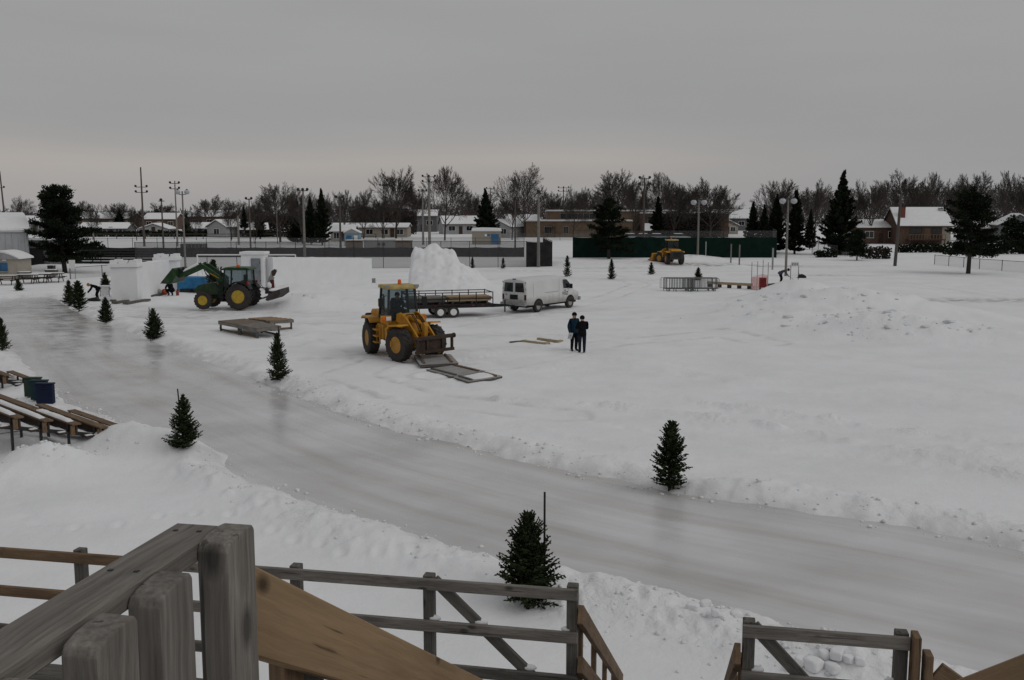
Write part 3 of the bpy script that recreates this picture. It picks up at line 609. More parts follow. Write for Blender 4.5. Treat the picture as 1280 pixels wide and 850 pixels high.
for r, s in ((-.895, 1), (.30, -1)):
    z0 = 3.42; f0 = 7.44 if s > 0 else 6.97
    sb('handrail', t, (r, f0, z0), (r, f0+4.3, z0-SLOPE*1.02*4.3), .045, .15, W_BROWN)
    sb('lower_rail', t, (r, f0, z0-.42), (r, f0+4.2, z0-.42-SLOPE*1.02*4.2), .045, .13, W_BROWN)
    for k in range(4):
        f = f0+.35+1.1*k; zt_ = z0-SLOPE*1.02*(f-f0); sb('post', t, (r-.045*s, f, zt_-1.3), (r-.045*s, f, zt_+.05), .045, .09, W_BROWN, (0,1,0))
    sb('stringer', t, (r*.9, 7.4, LAND-.15), (r*.9, 11.9, LAND-.15-.605*4.5), .045, .26, W_GREY2)
for k in range(13): sb('tread', t, (-.80, 7.55+.31*k, LAND-.19*(k+1)), (.27, 7.55+.31*k, LAND-.19*(k+1)), .27, .036, W_GREY2)
# snow caught on the rails
for o in [q for q in scn.objects if q.name.startswith('landing_railing')]:
    r0_ = (-4.1625, 7.5) if o.location.x < 0.9 else (.905, 7.02)
    for r, z, s in (((-2.12,3.247,.05),(-1.73,3.244,.055),(-1.02,3.243,.04),(-3.29,3.25,.04),(-1.32,2.89,.05)) if r0_[1] == 7.5 else ((.44,3.268,.05),(1.38,3.262,.05))):
        mb = MB(); mb.sphere((0,0,0), (s*1.2,.03,s*.55), 10); q = mb.build('snow_cap', SNOWB, o, True); q.location = (r-r0_[0], -.0+.045, z)
# ------------------------------------------------------------------ vegetation generators
def raw_mesh(name, V, F, m):
    me = bpy.data.meshes.new(name); V = np.asarray(V, np.float32); F = np.asarray(F, np.int32); k = F.shape[1]
    me.vertices.add(len(V)); me.vertices.foreach_set('co', V.ravel()); me.loops.add(F.size); me.loops.foreach_set('vertex_index', F.ravel())
    me.polygons.add(len(F)); me.polygons.foreach_set('loop_start', np.arange(0, F.size, k, dtype=np.int32)); me.polygons.foreach_set('loop_total', np.full(len(F), k, np.int32))
    me.update(calc_edges=True); me.materials.append(m); return me
def sprays(segs, w, rng, cross=2):
    """kite shaped needle sprays along segments (a, b)"""
    A = np.array([s[0] for s in segs]); B = np.array([s[1] for s in segs]); n = len(A); D = B-A
    Ln = np.linalg.norm(D, axis=1, keepdims=True); Dn = D/np.maximum(Ln, 1e-6)
    R = rng.normal(size=(n, 3)); U = np.cross(Dn, R); U /= np.maximum(np.linalg.norm(U, axis=1, keepdims=True), 1e-6); W_ = np.cross(Dn, U)
    ws = w*(.7+.6*rng.random((n, 1))); V = []; F = []; o = 0
    for k in range(cross):
        a = PI*k/cross; P = U*math.cos(a)+W_*math.sin(a)
        pts = np.stack([A, A+D*.45+P*ws, B, A+D*.45-P*ws], 1).reshape(-1, 3)
        V.append(pts); F.append(np.arange(4*n).reshape(n, 4)+o); o += 4*n
    return np.concatenate(V), np.concatenate(F)
def fir_meshes(seed, H=1.7, W_=.86, nb=190, m=NEEDLE, name='fir', lean=0.0, base=.06, dens=1.0, tw=.016, power=.8, gap=.0):
    rng = np.random.default_rng(seed); segs = []
    for i in range(nb):
        f = rng.random()**.85; z = base*H+f*(H*.97-base*H)
        Lb = W_/2*(1-f)**power*(.55+.6*rng.random())+.05*H*.3
        if z < base*H*2.2: Lb *= .75
        az = rng.random()*2*PI
        if gap and abs(math.sin(az*1.5+f*9)) < gap: Lb *= .55
        el = rad(8+48*f+rng.normal()*9)
        d = np.array([math.cos(az)*math.cos(el), math.sin(az)*math.cos(el), math.sin(el)]); o = np.array([0, 0, z-.05*Lb])
        side = np.cross(d, [0,0,1]); side /= np.linalg.norm(side); up = np.cross(side, d)
        npt = max(3, int(Lb/(.055*dens)*H/1.7*.9)) if H < 3 else 6
        prev = o
        for k in range(1, npt+1):
            s = k/npt; p = o+d*Lb*s+np.array([0,0,1])*(.10*Lb*s*s-.04*Lb*math.sin(PI*s)); segs.append((prev, p+(p-prev)*.35))
            if s > .22:
                for sg in (-1, 1):
                    l2 = Lb*(1.05-s*.75)*.42*(.6+.7*rng.random()); dd = d*.62+side*sg*(.75+.2*rng.normal())+up*rng.normal()*.28
                    dd /= np.linalg.norm(dd); q = p+dd*l2; segs.append((p, q))
                    if l2 > .09*H/1.7: m_ = p+dd*l2*.5; segs.append((m_, m_+(dd*.6+side*sg*-.5+up*.3*rng.normal())*l2*.55)); segs.append((m_, m_+(d*.5+side*sg*.8+up*.4*rng.normal())*l2*.45))
            prev = p
    for k in range(5): segs.append((np.array([0,0,H*(.93+.0*k)]), np.array([.05*H*.2*rng.normal(), .05*H*.2*rng.normal(), H*(.99+.01*k)])))
    segs = [(a+np.array([lean*a[2], 0, 0]), b+np.array([lean*b[2], 0, 0])) for a, b in segs]
    V, F = sprays(segs, tw*H/1.7, rng, 2)
    crown = raw_mesh(name+'_crown', V, F, m)
    mb = MB(); mb.tube([(0,0,-.3), (lean*H*.5,0,H*.5), (lean*H,0,H*.97)], [.028*H/1.7, .018*H/1.7, .004*H], 7)
    return mb.mesh(name+'_trunk', BARK, True), crown
FIRS = [fir_meshes(11, nb=400, W_=1.12, gap=.35, base=.03, power=.5), fir_meshes(12, nb=360, W_=.80, lean=-.02, gap=.25, base=.07, power=.42), fir_meshes(13, nb=360, W_=.98, lean=.03, gap=.25, base=.03, power=.6), fir_meshes(14, nb=330, W_=.92, power=.55, gap=.25, base=.03)]
CED = [fir_meshes(15, nb=240, W_=.74, m=CEDAR, power=.45, name='cedar', base=.02), fir_meshes(16, nb=240, W_=.82, m=CEDAR, power=.55, name='cedar', base=.02, lean=.03)]
def place_tree(name, label, meshes, p, H, base_h, group=None, rz=0, wid=1.0, cat='tree', parts=('trunk','crown')):
    t = thing(name, label, cat, p, rz, group)
    s = H/base_h
    for nm, me in zip(parts, meshes):
        o = bpy.data.objects.new(nm, me); COL.objects.link(o); o.parent = t; o.scale = (s*wid, s*wid, s)
    return t
FG = 'small cut firs along the ice path'
def fir(u, v, hpx, kind, label, wid=1.0, rz=None, stake=None, cedar=False):
    p = on(u, v); H = hpx*p.y/FPX*1.0
    t = place_tree('fir_tree' if not cedar else 'cedar_tree', label, (CED if cedar else FIRS)[kind], p-Vector((0,0,.04)), H, 1.7, FG, random.random()*6 if rz is None else rz, wid)
    if stake:
        su, sv0, tilt = stake; q = p+Vector(((su-u)*p.y/FPX, .12, -.2)); zt_ = topz(su, sv0, q)
        mb = MB(); mb.tube([(0,0,0), (tilt, 0, zt_-q.z)], .018, 8)
        tag(mb.build('stake', BLACK), 'thin black stake rising behind the '+stake_words[label], 'stake', 'black stakes behind the firs').location = q
stake_words = {}
def F_(u, v, h, k, lab, words=None, **kw):
    if words: stake_words[lab] = words
    fir(u, v, h, k, lab, **kw)
F_(660, 752, 124, 0, 'bushy cut fir standing just behind the long landing railing', 'bushy fir at the landing railing', wid=1.12, stake=(681.5, 615, .0), rz=1.2)
F_(836, 613, 93, 1, 'narrow ragged fir alone on the far bank of the ice path', wid=1.18, rz=2.5)
F_(229, 559, 71, 2, 'fir on the near bank just right of the brown bleachers', 'fir right of the bleachers', wid=1.12, stake=(228, 486, -.1), rz=.3)
F_(348, 475, 62, 3, 'fir in front of the low wooden stage on the far bank', 'fir in front of the stage', wid=.95, stake=(350, 408, -.03), rz=4)
F_(193, 424, 40, 0, 'fir on the far bank left of the low wooden stage', 'fir left of the stage', wid=1.05, stake=(187, 384, 0), rz=3)
F_(133, 403, 33, 2, 'fir on the far bank below the left snow tower', wid=1.2, rz=5)
F_(99, 389, 39, 1, 'dense fir, nearer and taller of the touching pair left of the snow castle', wid=1.3)
F_(87, 381, 32, 3, 'dense fir, farther and shorter of the touching pair left of the snow castle', wid=1.1)
F_(132, 364, 24, 0, 'dark fir directly behind the stooping worker by the left snow tower', wid=1.0)
F_(3, 437, 42, 3, 'fir cut off by the left edge beside the ice path', wid=.95)
F_(24, 363, 15, 2, 'tiny round fir in front of the picnic tables', wid=1.5)
F_(709, 346, 27, 0, 'tapered cedar standing behind the white van', cedar=True)
F_(765, 349, 26, 1, 'leaning cedar at the foot of the middle pine', cedar=True, rz=PI)
F_(629, 335.5, 14, 0, 'small cedar in front of the grey mesh fence, nearest its dark right corner', cedar=True, wid=1.1)
F_(591, 335.5, 15, 1, 'small cedar at the right foot of the tall snow pile', cedar=True, rz=PI)
F_(814, 343, 16, 3, 'small fir in front of the farther yellow loader', wid=1.15)
F_(872, 350, 17, 2, 'bushy fir behind the stacked steel barriers', wid=1.3)
F_(267, 366, 42, 1, 'fir showing above the hood of the green tractor', wid=1.1)

# ---- bare trees
def bare_tree(seed, H=15.0, spread=1.0, trunk=.2, n1=7, n2=6, n3=6, n4=5, tw=.011, multi=1, up=.35):
    rng = np.random.default_rng(seed); br = [[], []]
    def grow(p, d, l, r, lev):
        nseg = (5, 5, 4, 3, 2)[lev]; pts = [p]; rs = [r]; dirs = [d]; rend = r*(.45, .3, .3, .35, .5)[lev]
        for k in range(nseg):
            d = d+rng.normal(size=3)*(.04, .06, .085, .11, .13)[lev]+np.array([0, 0, up*(.05, .20, .12, .10, .08)[lev]]); d = d/np.linalg.norm(d)
            p = p+d*l/nseg; pts.append(p); rs.append(max(tw, r+(rend-r)*(k+1)/nseg)); dirs.append(d)
        br[0 if lev == 0 else 1].append((pts, rs, 6 if lev < 1 else (4 if lev < 2 else 3)))
        if lev >= 4: return
        n = (n1, n2, n3, n4)[lev]; az0 = rng.random()*6.28
        for k in range(n):
            s = (.30, .22, .2, .15)[lev]+(1-(.30, .22, .2, .15)[lev])*((k+.5+.5*rng.random())/n); s = min(s, 1)
            i = min(int(s*nseg), nseg-1); fr = s*nseg-i; q = pts[i]+(pts[i+1]-pts[i])*fr; dd = dirs[i+1]
            az = az0+k*2.4+rng.normal()*.4; a = np.cross(dd, [.31, .2, .93]); a /= np.linalg.norm(a); b = np.cross(dd, a)
            ang = rad((50, 36, 34, 34)[lev]*(1.15-.5*s)*spread+rng.normal()*6)
            nd = dd*math.cos(ang)+(a*math.cos(az)+b*math.sin(az))*math.sin(ang)
            ll_ = l*(.95, .60, .52, .50)[lev]*(1.12-.5*s)*(.8+.4*rng.random()); rr_ = max(tw, (rs[i]*(1-fr)+rs[i+1]*fr)*(.62 if lev < 2 else .55))
            grow(q, nd, ll_, rr_, lev+1)
    for k in range(multi):
        d0 = np.array([.16*rng.normal()*(multi > 1), .16*rng.normal()*(multi > 1), 1.0]); d0 /= np.linalg.norm(d0)
        grow(np.array([.25*k, .1*k, -.4]), d0, H*.62, trunk, 0)
    zmax = max(p[2] for b in br[1] for p in b[0]); out = []
    for grp in br:
        V = []; F = []; o = 0
        for pts, rs, n in grp:
            P = np.array(pts)*(H/zmax); m_ = len(P); T = np.gradient(P, axis=0); T /= np.maximum(np.linalg.norm(T, axis=1, keepdims=True), 1e-6)
            u = np.cross(T, [.577, .577, .578]); u /= np.maximum(np.linalg.norm(u, axis=1, keepdims=True), 1e-6); q = np.cross(T, u)
            a = np.arange(n)*2*PI/n; R = np.array(rs)[:, None, None]
            V.append((P[:, None, :]+(u[:, None, :]*np.cos(a)[None, :, None]+q[:, None, :]*np.sin(a)[None, :, None])*R).reshape(-1, 3))
            i, k = np.meshgrid(np.arange(m_-1), np.arange(n), indexing='ij'); k2 = (k+1) % n
            F.append((np.stack([i*n+k, i*n+k2, (i+1)*n+k2, (i+1)*n+k], -1).reshape(-1, 4))+o); o += m_*n
        out.append((np.concatenate(V), np.concatenate(F)))
    return out
BARE = []
for sd_, kw in ((1, dict(n1=10, n2=8, n3=8, n4=8, spread=.9, tw=.021, trunk=.26, up=.5)), (2, dict(n1=10, n2=8, n3=8, n4=8, spread=1.0, tw=.021, trunk=.26, up=.45)), (3, dict(n1=7, n2=8, n3=7, n4=7, spread=1.15, tw=.021, multi=2, trunk=.2)), (4, dict(n1=7, n2=8, n3=7, n4=7, spread=.95, tw=.021, multi=2, trunk=.2)), (5, dict(n1=10, n2=8, n3=8, n4=8, spread=1.05, tw=.021, trunk=.25, up=.7))):
    kw.pop('n1_', 0); (tv, tf), (cv, cf) = bare_tree(sd_, **kw)
    BARE.append((raw_mesh('bare_trunk', tv, tf, BARK), raw_mesh('bare_crown', cv, cf, TWIG), cv[:, :2]))
def bare(u, vtop, vbase, kind, label, wpx=None, group='bare trees behind the field', rz=None):
    p = G(u, vbase); H = topz(u, vtop, p); me = BARE[kind]
    wid = 1.0
    if wpx: nat = np.percentile(np.hypot(me[2][:,0], me[2][:,1]), 93)*2/15*H; wid = (wpx*p.y/FPX)/nat
    return place_tree('bare_tree', label, me[:2], p, H, 15.0, group, random.random()*6 if rz is None else rz, max(.5, min(1.6, wid)))
# ---- spruces and pines for the background
SPRUCE = [fir_meshes(31, H=12, W_=5.6, nb=330, m=NEEDLE2, name='spruce', tw=.032, power=.9, base=.05), fir_meshes(32, H=12, W_=4.6, nb=300, m=NEEDLE2, name='spruce', tw=.034, power=.8, base=.06, gap=.2)]
def spruce(u, vtop, vbase, kind, label, wpx=None, rz=None, group='dark evergreens behind the field'):
    p = G(u, vbase); H = topz(u, vtop, p); wid = 1.0
    if wpx: wid = (wpx*p.y/FPX)/((5.6, 4.6)[kind]/12*H)
    return place_tree('spruce_tree', label, SPRUCE[kind], p, H, 12.0, group, random.random()*6 if rz is None else rz, max(.5, min(1.8, wid)))
def pine(u, vbase, H, seed, W_, nb, base, power, gap, lean, label, tw=.05):
    """ragged conifer with a bare lower stem and tiers of uneven limbs"""
    p = G(u, vbase); p.z = gh(p.x, p.y); t = thing('pine_tree', label, 'tree', p, 0, 'pines at the edge of the field')
    rng = np.random.default_rng(seed); segs = []; lim = MB(); z = base*H; az = rng.random()*6
    while z < H*.97:
        f = (z/H-base)/(1-base)
        for k in range(int(rng.integers(4, 7))):
            az += 2.4+rng.normal()*.4; Lb = W_/2*(1-f)**power*(.45+.75*rng.random())+.25
            if gap and rng.random() < gap: Lb *= .45
            el = rad(-6+38*f+rng.normal()*9); d = np.array([math.cos(az)*math.cos(el), math.sin(az)*math.cos(el), math.sin(el)]); side = np.cross(d, [0,0,1]); side /= np.linalg.norm(side)
            o = np.array([lean*z, 0, z]); n = max(4, int(Lb/.24)); prev = o
            lim.tube([tuple(o), tuple(o+d*Lb*.5), tuple(o+d*Lb*.9+np.array([0,0,.06*Lb]))], [.05, .035, .012], 5)
            for j in range(1, n+1):
                s = j/n; q = o+d*Lb*s+np.array([0,0,.10*Lb*s*s])
                if s > .25:
                    for sg in (-1, 1, 0):
                        c = q+side*sg*rng.random()*.34*Lb*(1.15-s)+np.array([0,0,rng.normal()*.06])
                        for r_ in range(int(nb)):
                            dd = d*.5+side*sg*.5+rng.normal(size=3)*.55+np.array([0,0,.35]); dd /= np.linalg.norm(dd); q2 = c+rng.normal(size=3)*np.array([.16,.16,.07]); segs.append((q2, q2+dd*(.18+.2*rng.random())))
        z += H*(.040+.03*rng.random())
    segs.append((np.array([lean*H,0,H*.95]), np.array([lean*H,0,H*1.02])))
    V, F = sprays(segs, tw, rng, 2); mb = MB(); mb.tube([(0,0,-.4), (lean*.3*H,0,H*.3), (lean*.65*H,.05,H*.65), (lean*H,0,H*.98)], [.24*H/8, .19*H/8, .11*H/8, .03], 9)
    for nm, me in (('trunk', mb.mesh('pine_trunk', BARK, True)), ('crown', raw_mesh('pine_crown', V, F, NEEDLE2)), ('limbs', lim.mesh('pine_limbs', BARK, True))):
        o = bpy.data.objects.new(nm, me); COL.objects.link(o); o.parent = t
    return t
pine(82, 343.5, 8.3, 41, 7.0, 15, .17, .55, .25, -.075, 'big dark pine beside the white arena building on the left')
pine(1210, 342.5, 7.7, 42, 6.6, 11, .28, .42, .3, .02, 'spreading dark pine on the snow at the right edge of the field')
pine(761, 324, 7.6, 43, 5.4, 11, .20, .6, .35, -.02, 'lone ragged pine in front of the brick school')
pine(1071, 326, 3.4, 44, 2.2, 7, .22, .5, .3, .0, 'small young pine in front of the white garden shed', .035)
# ------------------------------------------------------------------ vehicles
def wheel(t, c, r, wd, rim, rimm, lugs=0, lug=.04, side=1, dish=.06, bolts=0):
    """tyre about the Y axis, with its rim as a sub-part; side = +1 when the outside looks to +Y"""
    mb = MB(); h = wd/2
    mb.lathe([(rim, -h*.8), (rim+.03, -h*.92), (r*.86, -h), (r*.95, -h*.86), (r-lug, -h*.62), (r-lug, h*.62), (r*.95, h*.86), (r*.86, h), (rim+.03, h*.92), (rim, h*.8), (rim-.02, 0), (rim, -h*.8)], (0,0,0), 'Y', 36, caps=False)
    for k in range(lugs):
        a = 2*PI*k/lugs; 
        for s in (-1, 1):
            a2 = a+(PI/lugs if s > 0 else 0); M = Matrix.Rotation(-a2, 3, 'Y') @ Matrix.Rotation(s*.5, 3, 'X')
            mb.box(Matrix.Rotation(-a2, 3, 'Y') @ Vector((r-lug*.5, s*h*.45, 0)), (lug*1.05, h*.95, .055*r/.75+.01), 0, Matrix.Rotation(-a2, 3, 'Y') @ Matrix.Rotation(s*.62, 3, 'X'))
    o = mb.build('wheel', RUBBER, t, 'auto'); o.location = c
    rb = MB(); s = side
    rb.lathe([(rim+.012, s*h*.80), (rim*.93, s*h*.78), (rim*.86, s*(h*.78-dish)), (rim*.55, s*(h*.78-dish*1.25)), (rim*.5, s*(h*.78-dish*.4)), (rim*.26, s*(h*.78-dish*.3)), (rim*.22, s*(h*.78)), (0.001, s*(h*.78))], (0,0,0), 'Y', 28)
    rb.lathe([(rim+.008, -s*h*.78), (rim*.5, -s*(h*.6)), (.001, -s*h*.6)], (0,0,0), 'Y', 20)
    for k in range(bolts):
        a = 2*PI*k/bolts; rb.tube([(rim*.7*math.cos(a), s*(h*.78-dish*1.2), rim*.7*math.sin(a)), (rim*.7*math.cos(a), s*(h*.78-dish*.6), rim*.7*math.sin(a))], rim*.07, 6)
    rb.build('rim', rimm, o, 'auto'); return o
def part(t, name, m, fn, smooth=False, bevel=0, loc=None, segs=2):
    mb = MB(); fn(mb); o = mb.build(name, m, t, smooth, bevel, segs)
    if loc: o.location = loc
    return o

def cab_frame(t, x0, x1, y, z0, z1, inset, m, roofm, r=.045, glass=CABG):
    """glazed cab: corner pillars, roof and panes; x1 is the front"""
    c0 = [(x0, -y), (x0, y), (x1, y), (x1, -y)]; c1 = [(x0+inset*.3, -y+inset), (x0+inset*.3, y-inset), (x1-inset*1.4, y-inset), (x1-inset*1.4, -y+inset)]
    for (a, b), (c, d) in zip(c0, c1): part(t, 'pillar', m, lambda q: q.bar((a,b,z0), (c,d,z1), r*2, r*2))
    nm = ('rear_window', 'side_window', 'windscreen', 'side_window')
    for i in range(4):
        j = (i+1) % 4; P = [(*c0[i], z0), (*c0[j], z0), (*c1[j], z1), (*c1[i], z1)]
        part(t, nm[i], glass, lambda q: q.add(P, [(0,1,2,3)]))

# ---- the wheel loader in the middle
FRONT = ('lift_arm','lift_cylinder','front_frame','tilt_cylinder','tilt_lever','cross_tube','hydraulic_hose','fork_carriage','bucket')
def make_loader(label, p, rz, forks, art=0.0):
    t = thing('wheel_loader', label, 'loader', p, rz, 'yellow wheel loaders')
    WB, TR, R = 1.33, .93, .73
    for x in (WB, -WB):
        for s in (1, -1): wheel(t, (x, s*TR, R-.03), R, .50, .36, YEL, 16, .03, s, .10, 10)
    part(t, 'axle', YEL, lambda q: (q.tube([(WB,-.85,.72),(WB,.85,.72)], .15, 10), q.tube([(-WB,-.85,.72),(-WB,.85,.72)], .15, 10)))
    part(t, 'rear_frame', YEL, lambda q: (q.prism([(-2.15,.75),(-2.2,1.15),(.15,1.15),(.25,.75),(-.2,.55),(-1.9,.6)], -.42, .42), q.box((-.1,0,.85),(.7,.5,.5))), bevel=.02)
    part(t, 'engine_hood', YEL, lambda q: q.prism([(-2.35,1.16),(-2.42,1.75),(-2.2,1.92),(-.75,1.98),(-.75,1.16)], -.62, .62), bevel=.05)
    part(t, 'counterweight', DARKSTEEL, lambda q: q.prism([(-2.5,.72),(-2.68,.95),(-2.66,1.6),(-2.43,1.72),(-2.35,1.1),(-2.2,.72)], -.85, .85), bevel=.04)
    part(t, 'radiator_grille', BLACK, lambda q: [q.box((-2.68,0,1.0+.09*k),(.03,1.0,.045)) for k in range(7)])
    for s in (1, -1):
        part(t, 'fender', YEL, lambda q: q.prism([(-2.0,1.5),(-1.75,1.62),(-.85,1.62),(-.6,1.45),(-.6,1.52),(-.83,1.68),(-1.77,1.68),(-2.02,1.56)], s*.62, s*1.2), bevel=.01)
        part(t, 'front_fender', YEL, lambda q: q.prism([(.72,1.35),(.9,1.52),(1.55,1.58),(1.62,1.52),(.95,1.46),(.79,1.30)], s*.62, s*1.2), bevel=.01)
        part(t, 'front_fender_skirt', YEL, lambda q: q.prism([(.66,.7),(.62,1.38),(.78,1.36),(.82,.7)], s*.68, s*1.16), bevel=.01)
        part(t, 'ladder', YEL, lambda q: [q.box((-.25,s*.98,.62+.28*k),(.5,.22,.05)) for k in range(3)]+[q.box((-.48,s*.9,.95),(.05,.06,.8)), q.box((-.02,s*.9,.95),(.05,.06,.8))])
        part(t, 'side_tank', YEL, lambda q: q.box((-.25,s*.62,1.1),(.9,.42,.62)), bevel=.04)
        part(t, 'headlight_bracket', YEL, lambda q: q.box((.62,s*.80,1.72),(.22,.45,.3)), bevel=.02)
        part(t, 'headlight', WHITEP, lambda q: q.box((.745,s*.72,1.75),(.04,.22,.17)), bevel=.01)
        part(t, 'turn_signal', ORANGE, lambda q: q.box((.745,s*.93,1.75),(.05,.13,.17)), bevel=.01)
        part(t, 'mirror', BLACK, lambda q: (q.box((.55,s*1.0,2.45),(.08,.22,.36)), q.tube([(.45,s*.7,2.75),(.52,s*.98,2.62)], .016, 6)), bevel=.01)
        part(t, 'handrail', DARKSTEEL, lambda q: q.tube([(.4,s*.78,1.55),(.42,s*.82,1.7),(.35,s*.8,2.7)], .016, 6))
        part(t, 'work_light', GREYP, lambda q: (q.tube([(.35,s*.6,3.05),(.5,s*.66,3.12)], .02, 6), q.box((.53,s*.66,3.13),(.1,.18,.12))))
        # lift arm: bent plate
        part(t, 'lift_arm', YEL, lambda q: q.prism([(.55,1.62),(.62,1.95),(.85,2.02),(1.25,1.82),(1.85,1.25),(2.38,.72),(2.52,.42),(2.36,.30),(2.1,.42),(1.6,.98),(1.1,1.42)], s*.50, s*.42), bevel=.015)
        part(t, 'lift_cylinder', DARKSTEEL, lambda q: (q.tube([(.62,s*.34,.95),(1.3,s*.34,1.02)], .075, 10), q.tube([(1.3,s*.34,1.02),(1.75,s*.36,1.06)], .035, 8)))
    part(t, 'front_frame', YEL, lambda q: (q.prism([(.35,.62),(.38,1.35),(.6,1.95),(.82,1.95),(1.25,1.25),(1.75,.85),(1.6,.55)], -.33, .33),), bevel=.02)
    part(t, 'tilt_cylinder', YEL, lambda q: (q.tube([(.78,0,1.78),(1.55,0,1.62)], .10, 12), q.tube([(1.55,0,1.62),(1.95,0,1.5)], .045, 8)), smooth='auto')
    part(t, 'tilt_lever', YEL, lambda q: q.prism([(1.75,.98),(1.78,1.55),(1.98,1.66),(2.08,1.5),(2.0,.85),(1.9,.6)], -.09, .09), bevel=.015)
    part(t, 'cross_tube', YEL, lambda q: q.tube([(1.62,-.5,1.18),(1.62,.5,1.18)], .12, 12), smooth='auto')
    part(t, 'hydraulic_hose', BLACK, lambda q: [q.tube([(.9,y,1.9),(1.2,y+.05,1.95),(1.5,y,1.75),(1.9,y*1.2,1.25)], .022, 6) for y in (-.2,-.12,.14,.22)])
    part(t, 'cab_base', YEL, lambda q: q.box((-.12,0,1.42),(1.25,1.3,.5)), bevel=.04)
    part(t, 'dashboard', BLACK, lambda q: (q.box((.35,0,1.75),(.25,.95,.3)), q.tube([(.3,0,1.8),(.15,0,2.1)], .03, 6), q.lathe([(.16,0),(.19,.015),(.19,.03),(.16,.04)], (.14,0,2.1), 'Z', 16)))
    part(t, 'seat', BLACK, lambda q: (q.box((-.3,0,1.82),(.5,.5,.16)), q.box((-.55,0,2.12),(.14,.48,.6))), bevel=.03)
    cab_frame(t, -.75, .55, .68, 1.68, 3.0, .09, DARKSTEEL, YELPALE)
    part(t, 'cab_lower_panel', DARKSTEEL, lambda q: (q.box((.56,0,1.72),(.05,1.2,.18)), q.box((-.1,.69,1.74),(1.2,.03,.16)), q.box((-.1,-.69,1.74),(1.2,.03,.16))))
    rf = part(t, 'cab_roof', YELPALE, lambda q: q.prism([(-.82,3.0),(-.82,3.1),(-.7,3.16),(.45,3.16),(.56,3.1),(.56,3.0)], -.72, .72), bevel=.03)
    part(rf, 'beacon', ORANGE, lambda q: q.lathe([(.085,3.16),(.085,3.2),(.075,3.34),(.05,3.38),(.001,3.385)], (-.2,.1,0), 'Z', 14), smooth='auto')
    part(t, 'exhaust_stack', DARKSTEEL, lambda q: q.tube([(-1.35,-.3,1.9),(-1.35,-.3,2.55),(-1.42,-.3,2.62)], .05, 10), smooth='auto')
    part(t, 'air_cleaner', BLACK, lambda q: (q.tube([(-1.2,-.45,1.95),(-1.2,-.45,2.1)], .07, 10), q.lathe([(.10,2.1),(.12,2.16),(.12,2.26),(.06,2.3)], (-1.2,-.45,0), 'Z', 12)), smooth='auto')
    if forks:
        part(t, 'fork_carriage', mat('rusty_dark_steel', (.045,.03,.022), .7, .4, 5), lambda q: (q.box((2.62,0,1.06),(.12,2.1,.16)), q.box((2.62,0,.48),(.12,2.1,.13)), q.tube([(2.62,-1.10,1.06),(2.62,-1.02,1.06)], .11, 10), q.tube([(2.62,1.02,1.06),(2.62,1.10,1.06)], .11, 10),
             *[q.box((2.62,y,.77),(.09,.11,.5)) for y in (-.95,-.42,.42,.95)], q.box((2.56,-.25,.77),(.05,1.4,.5))), bevel=.012)
    else:
        bk = part(t, 'bucket', YEL, lambda q: q.prism([(2.3,.35),(2.25,1.25),(2.45,1.32),(2.62,.75),(3.35,.32),(3.35,.26),(2.6,.26)], -1.25, 1.25), bevel=.01)
    R_ = Matrix.Translation((.3,0,0)) @ Matrix.Rotation(art, 4, 'Z') @ Matrix.Translation((-.3,0,0))
    for ch in t.children:
        b_ = ch.name.split('.')[0]
        if b_ in FRONT or b_.startswith('front_') or (b_ == 'wheel' and ch.location.x > 0): ch.matrix_basis = R_ @ Matrix.LocRotScale(ch.location, ch.rotation_euler, ch.scale)
    return t
pF, pR = G(486.5, 453), G(463.5, 442)
hd = (pF-pR).normalized(); left = Vector((-hd.y, hd.x, 0)); ctr = (pF+pR)/2+left*.93; rzl = math.atan2(hd.y, hd.x)
lz = gh(ctr.x, ctr.y)
LOADER = make_loader('yellow wheel loader with a black fork carriage and a driver, at the centre', Vector((ctr.x, ctr.y, lz+.01)), rzl, True, rad(20))
p2 = on(837, 330); make_loader('farther yellow wheel loader seen from behind, in front of the green fence', p2+Vector((.3,.8,0)), rad(97), False, rad(34)).scale = (.86,.86,.86)

